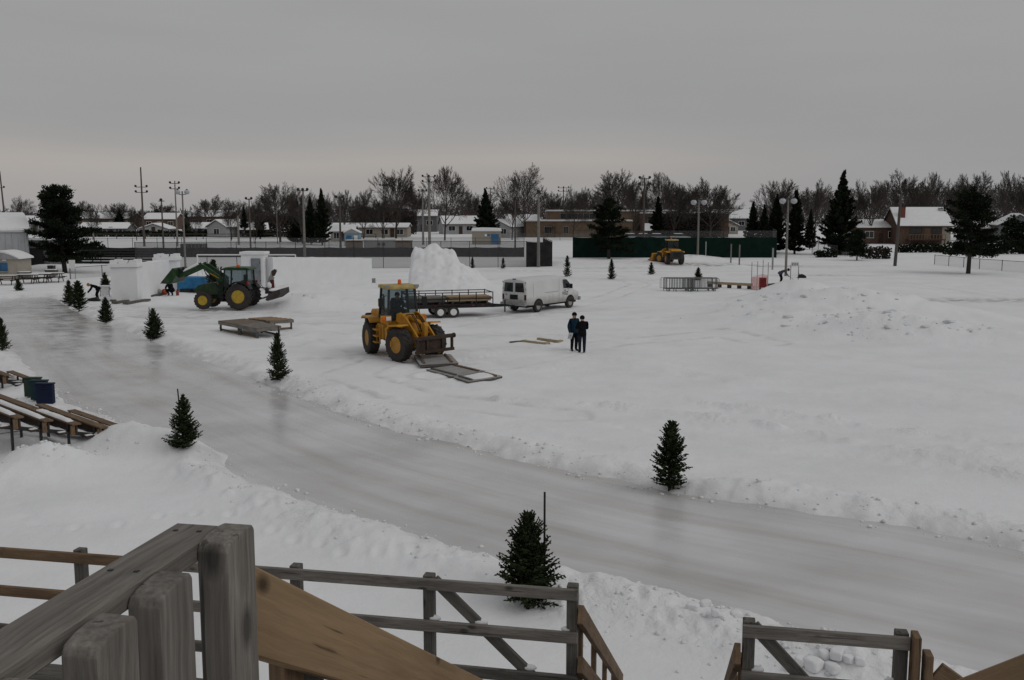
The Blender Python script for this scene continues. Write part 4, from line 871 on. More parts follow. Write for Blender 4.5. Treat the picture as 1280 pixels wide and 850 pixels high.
# ---- the tractor with front loader and rear snow blower
pf, pr = G(254.5, 390), G(300.5, 390)
tz = .02; tc_ = Vector((pr.x, pr.y+.85, tz+gh(pr.x, pr.y+.8)))
t = thing('tractor', 'green farm tractor with raised front bucket and yellow wheels, by the snow castle', 'tractor', tc_, rad(176))
FW, RWr = .58, .84; wb = 2.35
for s in (1, -1):
    wheel(t, (0, s*.84, RWr-.03), RWr, .50, .42, RIMYEL, 22, .05, s, .12, 8)
    wheel(t, (wb, s*.80, FW-.02), FW, .40, .31, RIMYEL, 18, .04, s, .10, 8)
    part(t, 'rear_fender', BLACK, lambda q: q.prism([(.95*math.cos(a), .83+.95*math.sin(a)) for a in [rad(x) for x in (15,35,55,75,95,115,135,150)]]+[(.89*math.cos(a), .83+.89*math.sin(a)) for a in [rad(x) for x in (150,135,115,95,75,55,35,15)]], s*.50, s*1.06))
    part(t, 'tail_light', REDL, lambda q: q.box((-.62,s*.88,1.68),(.14,.2,.16)), bevel=.02)
    part(t, 'step', BLACK, lambda q: [q.box((.98,s*.72,.5+.26*k),(.34,.34,.04)) for k in range(3)]+[q.box((1.12,s*.62,.75),(.05,.05,.6))])
    part(t, 'loader_mast', GRNDK, lambda q: q.prism([(1.2,.7),(1.08,1.75),(1.22,1.95),(1.42,1.9),(1.5,.7)], s*.52, s*.42), bevel=.015)
    part(t, 'loader_arm', GRN, lambda q: q.prism([(1.12,1.78),(1.10,1.98),(2.38,2.84),(2.62,2.86),(2.86,2.72),(3.95,2.22),(4.0,2.04),(3.85,2.02),(2.75,2.50),(2.50,2.58),(2.36,2.50),(1.3,1.74)], s*.55, s*.43), bevel=.015)
    part(t, 'arm_brace', YEL, lambda q: q.tube([(1.35,s*.56,1.95),(1.95,s*.56,2.28)], .02, 6))
    part(t, 'lift_cylinder', DARKSTEEL, lambda q: (q.tube([(1.35,s*.49,1.15),(1.95,s*.49,1.82)], .055, 8), q.tube([(1.95,s*.49,1.82),(2.35,s*.49,2.46)], .028, 8)))
    part(t, 'tilt_cylinder', DARKSTEEL, lambda q: (q.tube([(2.55,s*.44,2.92),(3.2,s*.44,2.70)], .05, 8), q.tube([(3.2,s*.44,2.70),(3.9,s*.44,2.36)], .025, 8)))
    part(t, 'hood_stripe', YEL, lambda q: q.bar((1.2,s*.375,1.60),(2.75,s*.33,1.50), .012, .05))
    part(t, 'mirror', BLACK, lambda q: (q.tube([(1.0,s*.68,2.3),(1.1,s*.95,2.35)], .015, 6), q.box((1.1,s*.98,2.25),(.05,.16,.28))))
part(t, 'arm_snow', SNOWB, lambda q: [q.prism([(2.65,2.84),(2.8,2.93),(3.6,2.55),(3.75,2.36),(3.6,2.40),(2.9,2.72)], s*.56, s*.40) for s in (1,-1)], bevel=.03)
part(t, 'cross_tube', GRNDK, lambda q: (q.tube([(3.5,-.5,2.3),(3.5,.5,2.3)], .06, 8), q.tube([(2.5,-.5,2.68),(2.5,.5,2.68)], .05, 8)))
part(t, 'hood', GRN, lambda q: q.prism([(1.05,1.1),(1.05,1.72),(2.2,1.62),(2.75,1.52),(2.98,1.38),(3.02,.95),(2.6,.85),(1.2,.9)], -.37, .37), bevel=.06, segs=3)
part(t, 'grille', BLACK, lambda q: [q.box((3.03,0,1.0+.07*k),(.02,.5,.03)) for k in range(5)])
part(t, 'engine_block', SOOT, lambda q: (q.box((2.0,0,.82),(1.7,.5,.45)), q.box((.3,0,.85),(2.0,.55,.6)), q.tube([(wb,-.7,.56),(wb,.7,.56)], .11, 10), q.tube([(0,-.75,.81),(0,.75,.81)], .17, 10), q.box((.95,.42,.75),(.8,.28,.5)), q.box((.95,-.42,.75),(.8,.28,.5))), bevel=.02)
part(t, 'exhaust_stack', DARKSTEEL, lambda q: q.tube([(1.25,.45,1.5),(1.25,.48,2.6),(1.2,.48,2.7)], .05, 10), smooth='auto')
part(t, 'cab_base', GRNDK, lambda q: q.prism([(-.55,1.2),(-.45,1.62),(.3,1.62),(.55,1.35),(1.02,1.30),(1.05,.85),(.55,.7),(-.3,.9)], -.52, .52), bevel=.03)
part(t, 'seat', BLACK, lambda q: (q.box((.05,0,1.6),(.5,.5,.15)), q.box((-.2,0,1.9),(.14,.48,.55)), q.tube([(.85,0,1.5),(.65,0,1.95)], .03, 6)), bevel=.03)
cab_frame(t, -.52, 1.05, .72, 1.42, 2.48, .07, GRNDK, GRN, .04)
rf = part(t, 'cab_roof', GRN, lambda q: q.prism([(-.68,2.48),(-.70,2.58),(-.5,2.66),(.85,2.67),(1.1,2.58),(1.12,2.48)], -.76, .76), bevel=.05, segs=3)
part(rf, 'beacon', ORANGE, lambda q: q.lathe([(.11,2.66),(.12,2.72),(.10,2.80),(.04,2.83),(.001,2.83)], (.15,.35,0), 'Z', 14), smooth='auto')
bk = part(t, 'bucket', GRN, lambda q: (q.prism([(4.05,2.55),(4.15,2.62),(4.45,1.72),(5.02,1.68),(5.05,1.64),(4.42,1.60),(4.3,1.66),(4.02,2.1)], -1.05, 1.05), q.prism([(4.08,2.55),(4.2,2.62),(5.0,1.70),(4.4,1.65),(4.05,2.1)], -1.06, -1.03), q.prism([(4.08,2.55),(4.2,2.62),(5.0,1.70),(4.4,1.65),(4.05,2.1)], 1.03, 1.06)))
[part(bk, 'bucket_bracket', SOOT, lambda q: q.prism([(3.85,2.0),(3.8,2.45),(4.15,2.62),(4.1,2.0)], y-.04, y+.04)) for y in (-.5,-.3,.3,.5)]
sbw = part(t, 'snow_blower', mat('rusty_blower_steel', (.055,.045,.042), .7, .4, 4), lambda q: (q.prism([(-1.75,.62),(-1.95,1.0),(-2.35,1.18),(-2.72,1.32),(-2.76,.98),(-2.3,.66),(-1.9,.55)], -1.0, 1.0), q.box((-1.7,0,1.15),(.35,.6,.4))), bevel=.02)
part(sbw, 'blower_chute', GREYP, lambda q: (q.tube([(-1.75,.1,1.25),(-1.85,.1,1.7),(-1.95,.1,2.05)], [.2,.18,.17], 10), q.prism([(-1.85,2.0),(-1.95,2.38),(-2.2,2.52),(-2.26,2.42),(-2.1,2.1)], -.1, .28)), smooth='auto')
part(sbw, 'chute_cap', W_DARK, lambda q: q.prism([(-2.05,2.1),(-2.0,2.42),(-2.22,2.56),(-2.35,2.42),(-2.2,2.12)], .29, .33))
part(sbw, 'red_motor', MAROON, lambda q: q.tube([(-2.02,.25,1.35),(-2.0,.25,1.85)], .13, 10), smooth='auto')
part(sbw, 'blower_snow', SNOWB, lambda q: (q.sphere((-1.85,0,1.5),(.3,.5,.28),10), q.sphere((-1.75,-.3,1.9),(.16,.25,.4),8), q.sphere((-2.2,.2,1.22),(.4,.8,.12),10)), smooth=True)
part(t, 'three_point_hitch', SOOT, lambda q: [q.tube([(-.5,y,.75),(-1.2,y,.6),(-1.7,y,.8)], .04, 6) for y in (-.4,.4)]+[q.tube([(-.6,0,1.35),(-1.65,0,1.3)], .035, 6), q.tube([(-.55,.35,1.3),(-1.0,.4,.65)], .03, 6), q.tube([(-.55,-.35,1.3),(-1.0,-.4,.65)], .03, 6), q.tube([(-1.0,0,1.1),(-1.2,0,1.5),(-1.45,.1,1.2)], .025, 6)])

# ---- the white van
vr = G(671.5, 391.5); WBV = 3.52; hv = Vector((math.cos(rad(52)), math.sin(rad(52)), 0)); lv = Vector((-hv.y, hv.x, 0)); vc = vr+hv*WBV/2+lv*.9
t = thing('van', 'white cargo van with dark rear windows, hitched to the trailer', 'van', (vc.x, vc.y, gh(vc.x, vc.y)+.01), math.atan2(hv.y, hv.x))
def van_body():
    # cross-sections along the length: x, half width at sill / belt / roof edge, z of sill, belt, roof edge, roof crown
    st = [(-2.98,.90,.93,.80,.56,1.25,1.98,2.06), (-2.93,.96,.99,.84,.50,1.25,2.03,2.10), (-2.3,.98,1.01,.86,.46,1.25,2.05,2.13), (0,.98,1.01,.86,.45,1.25,2.06,2.14), (1.05,.98,1.01,.85,.45,1.25,2.04,2.12), (1.35,.98,1.00,.83,.45,1.24,1.98,2.05),
          (1.78,.98,.99,.78,.45,1.22,1.60,1.66), (2.05,.97,.97,.74,.46,1.18,1.30,1.34), (2.55,.95,.93,.70,.48,1.06,1.17,1.22), (2.86,.90,.88,.64,.5,.98,1.06,1.10), (2.98,.82,.80,.55,.55,.90,.97,1.0)]
    V = []; F = []
    for x, a, b, c, z0, z1, z2, z3 in st:
        V += [(x,-a,z0), (x,-b,(z0+z1)/2), (x,-b,z1), (x,-(c+.05),z2-.09*(z2-z1)), (x,-c+.06,z2), (x,-c*.5,z3), (x,0,z3+.01), (x,c*.5,z3), (x,c-.06,z2), (x,c+.05,z2-.09*(z2-z1)), (x,b,z1), (x,b,(z0+z1)/2), (x,a,z0)]
    n = 13
    for i in range(len(st)-1):
        for k in range(n): k2 = (k+1) % n; F.append((i*n+k, i*n+k2, (i+1)*n+k2, (i+1)*n+k))
    F.append(tuple(range(n))); F.append(tuple(reversed(range((len(st)-1)*n, len(st)*n))))
    return V, F
VANM = mat('van_white', (.62,.62,.615), .32, .05, 1.5)
# road dirt on the lower body
_t = VANM.node_tree; _b = _t.nodes['Principled BSDF']; _c = _t.nodes.new('ShaderNodeTexCoord'); _s = _t.nodes.new('ShaderNodeSeparateXYZ'); _t.links.new(_c.outputs['Object'], _s.inputs[0])
_n = _t.nodes.new('ShaderNodeTexNoise'); _n.inputs['Scale'].default_value = 3; _n.inputs['Detail'].default_value = 6; _t.links.new(_c.outputs['Object'], _n.inputs['Vector'])
_a = _t.nodes.new('ShaderNodeMath'); _a.operation = 'MULTIPLY_ADD'; _t.links.new(_n.outputs[0], _a.inputs[0]); _a.inputs[1].default_value = .55; _t.links.new(_s.outputs[2], _a.inputs[2])
_r = _t.nodes.new('ShaderNodeMapRange'); _r.inputs['From Min'].default_value = .75; _r.inputs['From Max'].default_value = 1.3; _r.inputs['To Min'].default_value = .75; _r.inputs['To Max'].default_value = 0; _t.links.new(_a.outputs[0], _r.inputs[0])
_m = _t.nodes.new('ShaderNodeMix'); _m.data_type = 'RGBA'; _src = _b.inputs['Base Color'].links[0].from_socket; _t.links.new(_r.outputs[0], _m.inputs[0]); _t.links.new(_src, _m.inputs[6]); _m.inputs[7].default_value = (.21,.185,.155,1); _t.links.new(_m.outputs[2], _b.inputs['Base Color'])
V_, F_v = van_body(); part(t, 'body', VANM, lambda q: q.add(V_, F_v), smooth='auto')
part(t, 'underbody', SOOT, lambda q: (q.box((0,0,.42),(5.4,1.6,.2)), q.tube([(-1.76,-.7,.36),(-1.76,.7,.36)], .1, 8), q.tube([(-2.4,-.5,.35),(-1.0,-.5,.38)], .09, 8)))
for x in (WBV/2, -WBV/2):
    for s in (1, -1):
        wheel(t, (x, s*.905, .365), .385, .26, .21, GREYP, 0, 0, s, .05, 5)
        part(t, 'wheel_arch', SOOT, lambda q: q.prism([(x+.48*math.cos(a), .40+.46*math.sin(a)) for a in [rad(k) for k in range(-8,190,18)]], s*.93, s*1.012))
def wpane(q, pts): q.add(pts, [tuple(range(len(pts)))])
for s in (1, -1):
    part(t, 'side_window', GLASS, lambda q: q.prism([(.98,1.32),(.98,1.90),(1.32,1.90),(1.78,1.54),(1.93,1.32)], s*.95, s*1.005), bevel=.01)
    part(t, 'rear_window', GLASS, lambda q: q.prism([(s*.09,1.30),(s*.09,1.88),(s*.72,1.88),(s*.80,1.30)], -3.0, -2.955, plane='YZ'), bevel=.015)
    part(t, 'tail_light', MAROON, lambda q: q.box((-2.965,s*.87,.98),(.06,.15,.34)), bevel=.015)
    part(t, 'mirror', BLACK, lambda q: (q.box((1.62,s*1.16,1.45),(.1,.18,.3)), q.tube([(1.68,s*.98,1.42),(1.62,s*1.1,1.42)], .03, 6)), bevel=.02)
    part(t, 'door_seam', GREYP, lambda q: (q.box((.92,s*1.012,1.2),(.012,.006,1.3)),))
    part(t, 'body_rail', GREYP, lambda q: (q.box((-.35,s*1.012,1.18),(1.5,.006,.03)), q.box((.48,s*1.012,1.45),(.012,.006,1.1)), q.box((-2.3,s*1.012,1.4),(.012,.006,.9))))
    part(t, 'door_handle', BLACK, lambda q: q.box((1.12,s*1.02,1.20),(.15,.03,.05)))
    part(t, 'headlight', GLASS, lambda q: q.box((2.93,s*.66,.80),(.12,.30,.22)), bevel=.02)
    part(t, 'door_hinge', GREYP, lambda q: [q.box((-2.975,s*.90,z),(.03,.05,.1)) for z in (.75,1.5,1.9)])
part(t, 'windscreen', GLASS, lambda q: wpane(q, [(1.42,-.76,1.97),(1.42,.76,1.97),(1.98,.80,1.36),(1.98,-.80,1.36)]))
part(t, 'rear_door_seam', GREYP, lambda q: q.box((-2.985,0,1.25),(.012,.014,1.5)))
part(t, 'number_plate', BLACK, lambda q: q.box((-2.99,.02,.98),(.03,.62,.30)), bevel=.01)
part(t, 'rear_bumper', GREYP, lambda q: q.box((-3.06,0,.55),(.22,1.95,.2)), bevel=.03)
part(t, 'front_bumper', GREYP, lambda q: q.box((2.98,0,.55),(.2,1.9,.24)), bevel=.04)
part(t, 'tow_hitch', SOOT, lambda q: q.box((-3.2,0,.45),(.3,.1,.08)))
part(t, 'roof_light', BLACK, lambda q: q.box((-2.95,0,2.10),(.1,.25,.05)), bevel=.01)
part(t, 'rear_badge', GREYP, lambda q: (q.box((-2.985,.62,1.12),(.012,.12,.1)), q.box((-2.985,-.55,.78),(.012,.22,.05)), q.box((-2.985,.62,.8),(.012,.22,.03))))
def lettering(parent, txt, size, m, M, name='lettering', ext=.004):
    cu = bpy.data.curves.new(name, 'FONT'); cu.body = txt; cu.size = size; cu.extrude = ext; cu.align_x = 'CENTER'; cu.resolution_u = 3
    tmp = bpy.data.objects.new(name+'_src', cu); COL.objects.link(tmp); dg = bpy.context.evaluated_depsgraph_get()
    me = bpy.data.meshes.new_from_object(tmp.evaluated_get(dg)); bpy.data.objects.remove(tmp); bpy.data.curves.remove(cu)
    me.materials.clear(); me.materials.append(m); o = bpy.data.objects.new(name, me); COL.objects.link(o); o.parent = parent; o.matrix_basis = M; return o
# on the right side (local -Y): text runs towards the front (+X)
Mt = Matrix.Rotation(PI/2, 4, 'X'); Mt.translation = (1.15, -1.013, .90)
o = lettering(t, 'VISZ', .31, BLACK, Mt); o.scale = (1.1, 1, 1)
VAN_HITCH = vc-hv*3.38

# ---- the trailer behind the van
ang = rad(16); ax = Vector((math.cos(ang), math.sin(ang), 0)); ay = Vector((-ax.y, ax.x, 0))
w1 = G(551, 398.6); tcx = w1+ax*.37+ay*.95        # centre between the two axles
t = thing('flatbed_trailer', 'black tandem-axle flatbed trailer with pipe rails, hitched behind the van', 'trailer', (tcx.x, tcx.y, gh(tcx.x, tcx.y)), ang)
for x in (-.40, .40):
    for s in (1, -1): wheel(t, (x, s*.98, .34), .345, .22, .2, WHITEP, 0, 0, s, .03, 5)
part(t, 'deck_frame', SOOT, lambda q: (q.box((.25,-1.02,.68),(5.2,.1,.2)), q.box((.25,1.02,.68),(5.2,.1,.2)), *[q.box((-2.3+.75*k,0,.66),(.1,1.96,.14)) for k in range(8)], q.box((0,-1.02,.76),(1.6,.26,.04)), q.box((0,1.02,.76),(1.6,.26,.04))), bevel=.01)
for k in range(8): board('deck_plank', t, (-2.35,-.91+.26*k,.775), (2.85,-.91+.26*k,.775), .25, .04, W_DARK)
part(t, 'tongue', SOOT, lambda q: (q.bar((2.8,-.7,.6),(4.15,0,.55), .08, .12), q.bar((2.8,.7,.6),(4.15,0,.55), .08, .12), q.box((4.3,0,.52),(.4,.1,.09)), q.box((3.85,-.15,.55),(.07,.07,.75)), q.tube([(4.1,.1,.5),(4.3,.15,.28),(4.6,.1,.4)], .012, 5), q.tube([(4.1,-.1,.5),(4.35,-.12,.2),(4.65,-.05,.4)], .012, 5)))
for s in (1, -1):
    for z in (1.12, 1.48) if s > 0 else (1.12, 1.5):
        part(t, 'side_rail', SOOT, lambda q: q.tube([(-2.35,s*1.02,z),(2.85,s*1.02,z)], .028, 6))
    for k in range(6): part(t, 'stanchion', SOOT, lambda q: q.box((-2.35+1.04*k,s*1.02,1.12),(.05,.05,.8)))
part(t, 'front_rail', SOOT, lambda q: (q.tube([(2.85,-1.02,1.48),(2.85,1.02,1.48)], .028, 6), q.tube([(2.85,-1.02,1.12),(2.85,1.02,1.12)], .028, 6)))
part(t, 'tail_ramp', SOOT, lambda q: (q.box((-2.42,-.85,1.1),(.06,.12,.85)), q.box((-2.42,.85,1.1),(.06,.12,.85)), q.box((-2.42,0,1.45),(.06,1.8,.1)), q.box((-2.42,0,1.1),(.04,1.7,.08))))
part(t, 'marker_light', REDL, lambda q: [q.box((x,-1.08,.72),(.14,.02,.05)) for x in (-.7,1.6,2.2)])
TRM = Matrix.Translation((tcx.x, tcx.y, gh(tcx.x, tcx.y))) @ Matrix.Rotation(ang, 4, 'Z')
def on_trailer(x, y, z): return TRM @ Vector((x, y, z))
ls = thing('lumber_stack', 'stack of tan lumber lying on the front of the trailer', 'lumber', on_trailer(1.6, -.1, .797), ang)
for j in range(3):
    for k in range(7): board('plank', ls, (-1.5+.05*((k*7+j*3) % 4), -.62+.205*k, .045+.092*j+.16), (1.15+.04*((k*5+j) % 3), -.62+.205*k, .045+.092*j+.16), .195, .085, W_TAN if (k+j) % 3 else W_PALE)
for x in (-1.2, 0, .95): board('bearer', ls, (x,-.75,.09), (x,.75,.09), .09, .14, W_GREY2)
ls = thing('panel_stack', 'stack of weathered grey panels lying on the rear of the trailer', 'panels', on_trailer(-1.1, -.1, .797), ang)
for j in range(3): board('panel', ls, (-1.15,0.02*j,.20+.095*j), (1.05,.02*j,.20+.095*j), 1.6, .088, W_GREY if j == 2 else W_GREY2)
for x in (-.9, .7): board('bearer', ls, (x,-.75,.078), (x,.75,.078), .09, .15, W_GREY2)

# ---- grey panels in front of the loader, each frame with battens
def panel(label, px, z0, m, snow=False, th=.13):
    P = [G(u, v, z0+th) for u, v in px]; c = sum(P, Vector())/4
    t = thing('wooden_panel', label, 'panel', (c.x, c.y, 0), 0, 'grey wooden panels on the snow')
    q = [(p-Vector((c.x, c.y, 0))) for p in P]; ex = ((q[1]-q[0])+(q[2]-q[3])).normalized()
    def lerp(a, b): return q[0]*(1-a)*(1-b)+q[1]*a*(1-b)+q[2]*a*b+q[3]*(1-a)*b
    n = 6
    for k in range(n):
        b = (k+.5)/n; A, B = lerp(0, b), lerp(1, b); wdt = (lerp(.5, 0)-lerp(.5, 1)).length/n-.008
        board('slat', t, A-Vector((0,0,.03)), B-Vector((0,0,.03)), wdt, .03, m)
    for a in (0.02, .98): board('edge_board', t, lerp(a, 0)-Vector((0,0,th/2+.03)), lerp(a, 1)-Vector((0,0,th/2+.03)), .05, th-.03, W_GREY2)
    for b in (0.02, .98): board('edge_board', t, lerp(0.04, b)-Vector((0,0,th/2+.03)), lerp(.96, b)-Vector((0,0,th/2+.03)), .05, th-.035, W_GREY2)
    for a in (.12, .84): board('batten', t, lerp(a, .05)+Vector((0,0,.012)), lerp(a, .95)+Vector((0,0,.012)), .10, .05, W_BROWN if a > .5 else W_GREY2)
    if snow:
        nu, nv = 14, 10; U, Vv = np.meshgrid(np.linspace(0,1,nu), np.linspace(0,1,nv), indexing='ij'); X = np.zeros((nu,nv)); Y = X.copy(); Z = X.copy()
        for i in range(nu):
            for j in range(nv):
                a, b = .2+.78*U[i,j], .06+.88*Vv[i,j]; pp = lerp(a, b); ed = min(U[i,j], 1-U[i,j], Vv[i,j], 1-Vv[i,j])
                X[i,j], Y[i,j] = pp.x, pp.y; Z[i,j] = pp.z-.03+.06*min(1, ed*6)*(.6+.8*vnoise(np.array([pp.x*3]), np.array([pp.y*3]), 4)[0])
        o = grid_mesh('snow_cover', X, Y, Z, SNOWB); o.parent = t
panel('grey panel with a brown batten right under the fork carriage of the loader', [(517,443.5),(563,442),(573,453),(525,455)], .10, PANELW)
panel('bare grey panel on the snow between the loader and the snow-covered panel', [(533,461),(572,455),(606,463),(567,470)], .02, PANELW)
panel('grey panel under a patch of snow, farthest right of those before the loader', [(568,470.5),(607,464),(628,469.5),(585,476)], .02, PANELW, True)

# ---- low wooden stage decks
def stage_deck(label, a, b, c, z, m, legs=True):
    A, B, C_ = [G(u, v, z) for u, v in (a, b, c)]        # A corner, B along the length, C across
    ux = (B-A); uy = (C_-A); t = thing('stage_deck', label, 'stage', (A.x, A.y, 0), 0, 'low wooden stage decks')
    Lx, Ly = ux.length, uy.length; ex, ey = ux.normalized(), uy.normalized(); Z = Vector((0,0,1))
    def P(x, y, zz): return ex*x+ey*y+Z*zz
    n = 5
    for k in range(n): board('deck_plank', t, P(.01, (k+.5)*Ly/n, z-.015), P(Lx-.01, (k+.5)*Ly/n, z-.015), Ly/n-.008, .03, m)
    for y in (.025, Ly-.025): board('side_board', t, P(0, y, z-.115), P(Lx, y, z-.115), .04, .165, W_GREY)
    for x in (.025, Lx-.025): board('side_board', t, P(x, .05, z-.115), P(x, Ly-.05, z-.115), .04, .16, W_GREY)
    for x in (.1, Lx-.1):
        for y in (.1, Ly-.1): board('leg', t, P(x, y, -.1), P(x, y, z-.04), .09, .09, W_GREY2)
    for y in (.1, Ly-.1): board('stretcher', t, P(.1, y+.06, .12), P(Lx-.1, y+.06, .12), .04, .09, W_BROWN if y < 1 else W_GREY2)
    for y in (.1, Ly-.1): board('knee_brace', t, P(.1, y-.06, .18), P(.35, y-.06, z-.06), .035, .07, W_GREY2)
W_STG = wood_mat('stage_plank', (.21,.165,.125), (.12,.095,.075), .4, .22)
stage_deck('low wooden stage deck at the left end, nearest the tractor wheel', (272.5,400.8), (297,405.5), (305.5,398), .6, W_STG)
stage_deck('low wooden stage deck standing forward, behind the fir', (297.5,405.6), (320.5,410.3), (328,402.6), .6, W_GREY)
stage_deck('low wooden stage deck with tan boards at the right end', (338,400.6), (367.5,398.6), (309,397.6), .62, W_TAN)
# loose planks by the two people
def loose(label, a, b, wd, th, m, z=.06):
    A, B = on(*a), on(*b); t = thing('loose_plank', label, 'plank', ((A+B)/2), 0, 'planks on the snow near the couple'); c = (A+B)/2
    board('plank', t, A-c+Vector((0,0,th/2)), B-c+Vector((0,0,th/2)), wd, th, m)
    for k, f in enumerate((.28, .7)):
        q = A.lerp(B, f)-c; d = (B-A).normalized(); board('snow_patch', t, q-d*.28+Vector((0,0,th+.008)), q+d*.28+Vector((0,0,th+.008)), wd*.7, .02, SNOWB, bevel=.008)
loose('thin grey batten at the left end of the loose planks', (637,428.5), (655,427), .10, .07, W_GREY2)
loose('tan plank patched with snow, nearer of the two near the couple', (655,426.8), (685,430.5), .34, .09, W_PALE)
loose('tan plank patched with snow, farther of the two near the couple', (674,424), (701,427.6), .34, .09, W_PALE)
# ------------------------------------------------------------------ people
SKIN = mat('skin', (.42,.25,.18), .6, .08, 12)
def cloth(n, c): return mat(n, c, .95, .25, 14, bump=.5, bscale=30, spec=.06)
STAND = dict(pelvis=(0,0,.95), waist=(0,0,1.10), chest=(.01,0,1.32), neck=(0,0,1.50), head=(.02,0,1.63), top=(.02,0,1.74),
  shL=(0,.19,1.42), elL=(-.03,.25,1.14), haL=(.06,.25,.90), shR=(0,-.19,1.42), elR=(-.03,-.25,1.14), haR=(.06,-.25,.90),
  hipL=(0,.10,.90), knL=(.02,.11,.50), anL=(-.02,.11,.09), toL=(.17,.13,.04), hipR=(0,-.10,.90), knR=(.02,-.11,.50), anR=(-.02,-.11,.09), toR=(.17,-.13,.04))
RADI = dict(pelvis=.165, waist=.165, chest=.175, neck=.065, head=.105, top=.075, shL=.095, elL=.068, haL=.045, shR=.095, elR=.068, haR=.045, hipL=.115, knL=.085, anL=.062, toL=.045, hipR=.115, knR=.085, anR=.062, toR=.045)
BONES = [('pelvis','waist','jacket'),('waist','chest','jacket'),('chest','neck','jacket'),('neck','head','skin'),('head','top','skin'),('chest','shL','jacket'),('shL','elL','jacket'),('elL','haL','jacket'),('chest','shR','jacket'),('shR','elR','jacket'),('elR','haR','jacket'),
  ('pelvis','hipL','pants'),('hipL','knL','pants'),('knL','anL','pants'),('anL','toL','boots'),('pelvis','hipR','pants'),('hipR','knR','pants'),('knR','anR','pants'),('anR','toR','boots')]
def person(label, p, rz, pose, jacket, pants, hat=None, boots=None, scale=1.0, group=None, hood=False, glove=None, bulk=1.0):
    J = dict(STAND); J.update(pose); names = list(J); me = bpy.data.meshes.new('person_src')
    me.from_pydata([J[n] for n in names], [(names.index(a), names.index(b)) for a, b, _ in BONES], [])
    o = bpy.data.objects.new('person_src', me); COL.objects.link(o); o.modifiers.new('Skin', 'SKIN')
    sv = me.skin_vertices[0].data
    for i, n in enumerate(names):
        r = RADI[n]*(bulk if n not in ('head','top','neck') else 1); sv[i].radius = (r*(1.0 if n not in ('pelvis','waist','chest') else .85), r); sv[i].use_root = (n == 'pelvis')
    sb_ = o.modifiers.new('Sub', 'SUBSURF'); sb_.levels = 2; sb_.render_levels = 2
    dg = bpy.context.evaluated_depsgraph_get(); m2 = bpy.data.meshes.new_from_object(o.evaluated_get(dg)); bpy.data.objects.remove(o)
    mats = [jacket, pants, boots or BLACK, SKIN]; key = dict(jacket=0, pants=1, boots=2, skin=3)
    m2.materials.clear(); [m2.materials.append(x) for x in mats]
    A = np.array([(np.array(J[a])*.55+np.array(J[b])*.45) if a == 'neck' else J[a] for a, b, _ in BONES]); B = np.array([J[b] for a, b, _ in BONES]); K = [key[k] for _, _, k in BONES]
    for f in m2.polygons:
        c = np.array(f.center); d = B-A; tt_ = np.clip(((c-A)*d).sum(1)/(d*d).sum(1), 0, 1); dist = np.linalg.norm(c-A-d*tt_[:, None], axis=1)-.4*np.array([RADI[b] for _, b, _ in BONES])
        f.material_index = K[int(dist.argmin())]; f.use_smooth = True
    m2.name = 'body'
    t = thing('person', label, 'person', p, rz, group); t.scale = (scale,)*3
    b = bpy.data.objects.new('body', m2); COL.objects.link(b); b.parent = t
    # hands: palm, four fingers and a thumb, slightly curled
    for s in 'LR':
        h = Vector(J['ha'+s]); d = (h-Vector(J['el'+s])).normalized(); u = d.cross(Vector((0,1,0)) if abs(d.y) < .8 else Vector((1,0,0))).normalized(); q = d.cross(u); mb = MB()
        mb.tube([h-d*.02, h+d*.04, h+d*.085], [.034,.042,.036], 8)
        for k in range(4):
            o_ = h+d*.08+q*(k-1.5)*.021; ln = (.06,.075,.08,.07)[k]; mb.tube([o_, o_+d*ln*.55+u*.008, o_+d*ln*.9+u*.03], [.012,.011,.008], 6)
        o_ = h+d*.02+q*-.035; mb.tube([o_, o_+d*.03-q*.025+u*.01, o_+d*.06-q*.025+u*.02], [.013,.012,.009], 6)
        mb.build('hand', glove or SKIN, t, True)
    hd_ = Vector(J['head']); up = (Vector(J['top'])-Vector(J['neck'])).normalized(); fw = Vector((1,0,0)); fw = (fw-up*fw.dot(up)).normalized(); sd_ = up.cross(fw)
    Mh = Matrix((fw, sd_, up)).transposed(); mb = MB()
    def HP_(x, y, z): return hd_+Mh @ Vector((x, y, z))
    mb.tube([HP_(.085,0,.02), HP_(.118,0,-.015), HP_(.10,0,-.03)], [.012,.018,.012], 6, 0)
    for s in (1, -1):
        mb.sphere(HP_(.092, s*.034, .025), .013, 6, 1); mb.sphere(HP_(0, s*.10, .0), (.02,.012,.03), 6, 0)
    mb.bar(HP_(.098,-.025,-.055), HP_(.098,.025,-.055), .01, .008, 2); mb.build('face', [SKIN, BLACK, REDL], t, True)
    if hat:
        mb = MB(); mb.sphere((0,0,0), (.125,.118,.115), 14)
        mb.v = [tuple(HP_(x-.012, y, max(z, -.02 if x > .03 else -.07)+.045)) for x, y, z in mb.v]; mb.build('hood' if hood else 'hat', hat, t, True)
    # jacket hem and collar
    pe, wa = Vector(J['pelvis']), Vector(J['waist']); ax_ = (wa-pe).normalized(); mb = MB()
    mb.tube([pe-ax_*.10, pe-ax_*.02, wa-ax_*.02], [.198*bulk,.196*bulk,.185*bulk], 14); mb.build('jacket_hem', jacket, t, True)
    ne_, ch_ = Vector(J['neck']), Vector(J['chest']); mb = MB(); mb.tube([ne_-(ne_-ch_)*.25, ne_+(hd_-ne_)*.2], [.10,.085], 12); mb.build('collar', jacket, t, True)
    return t
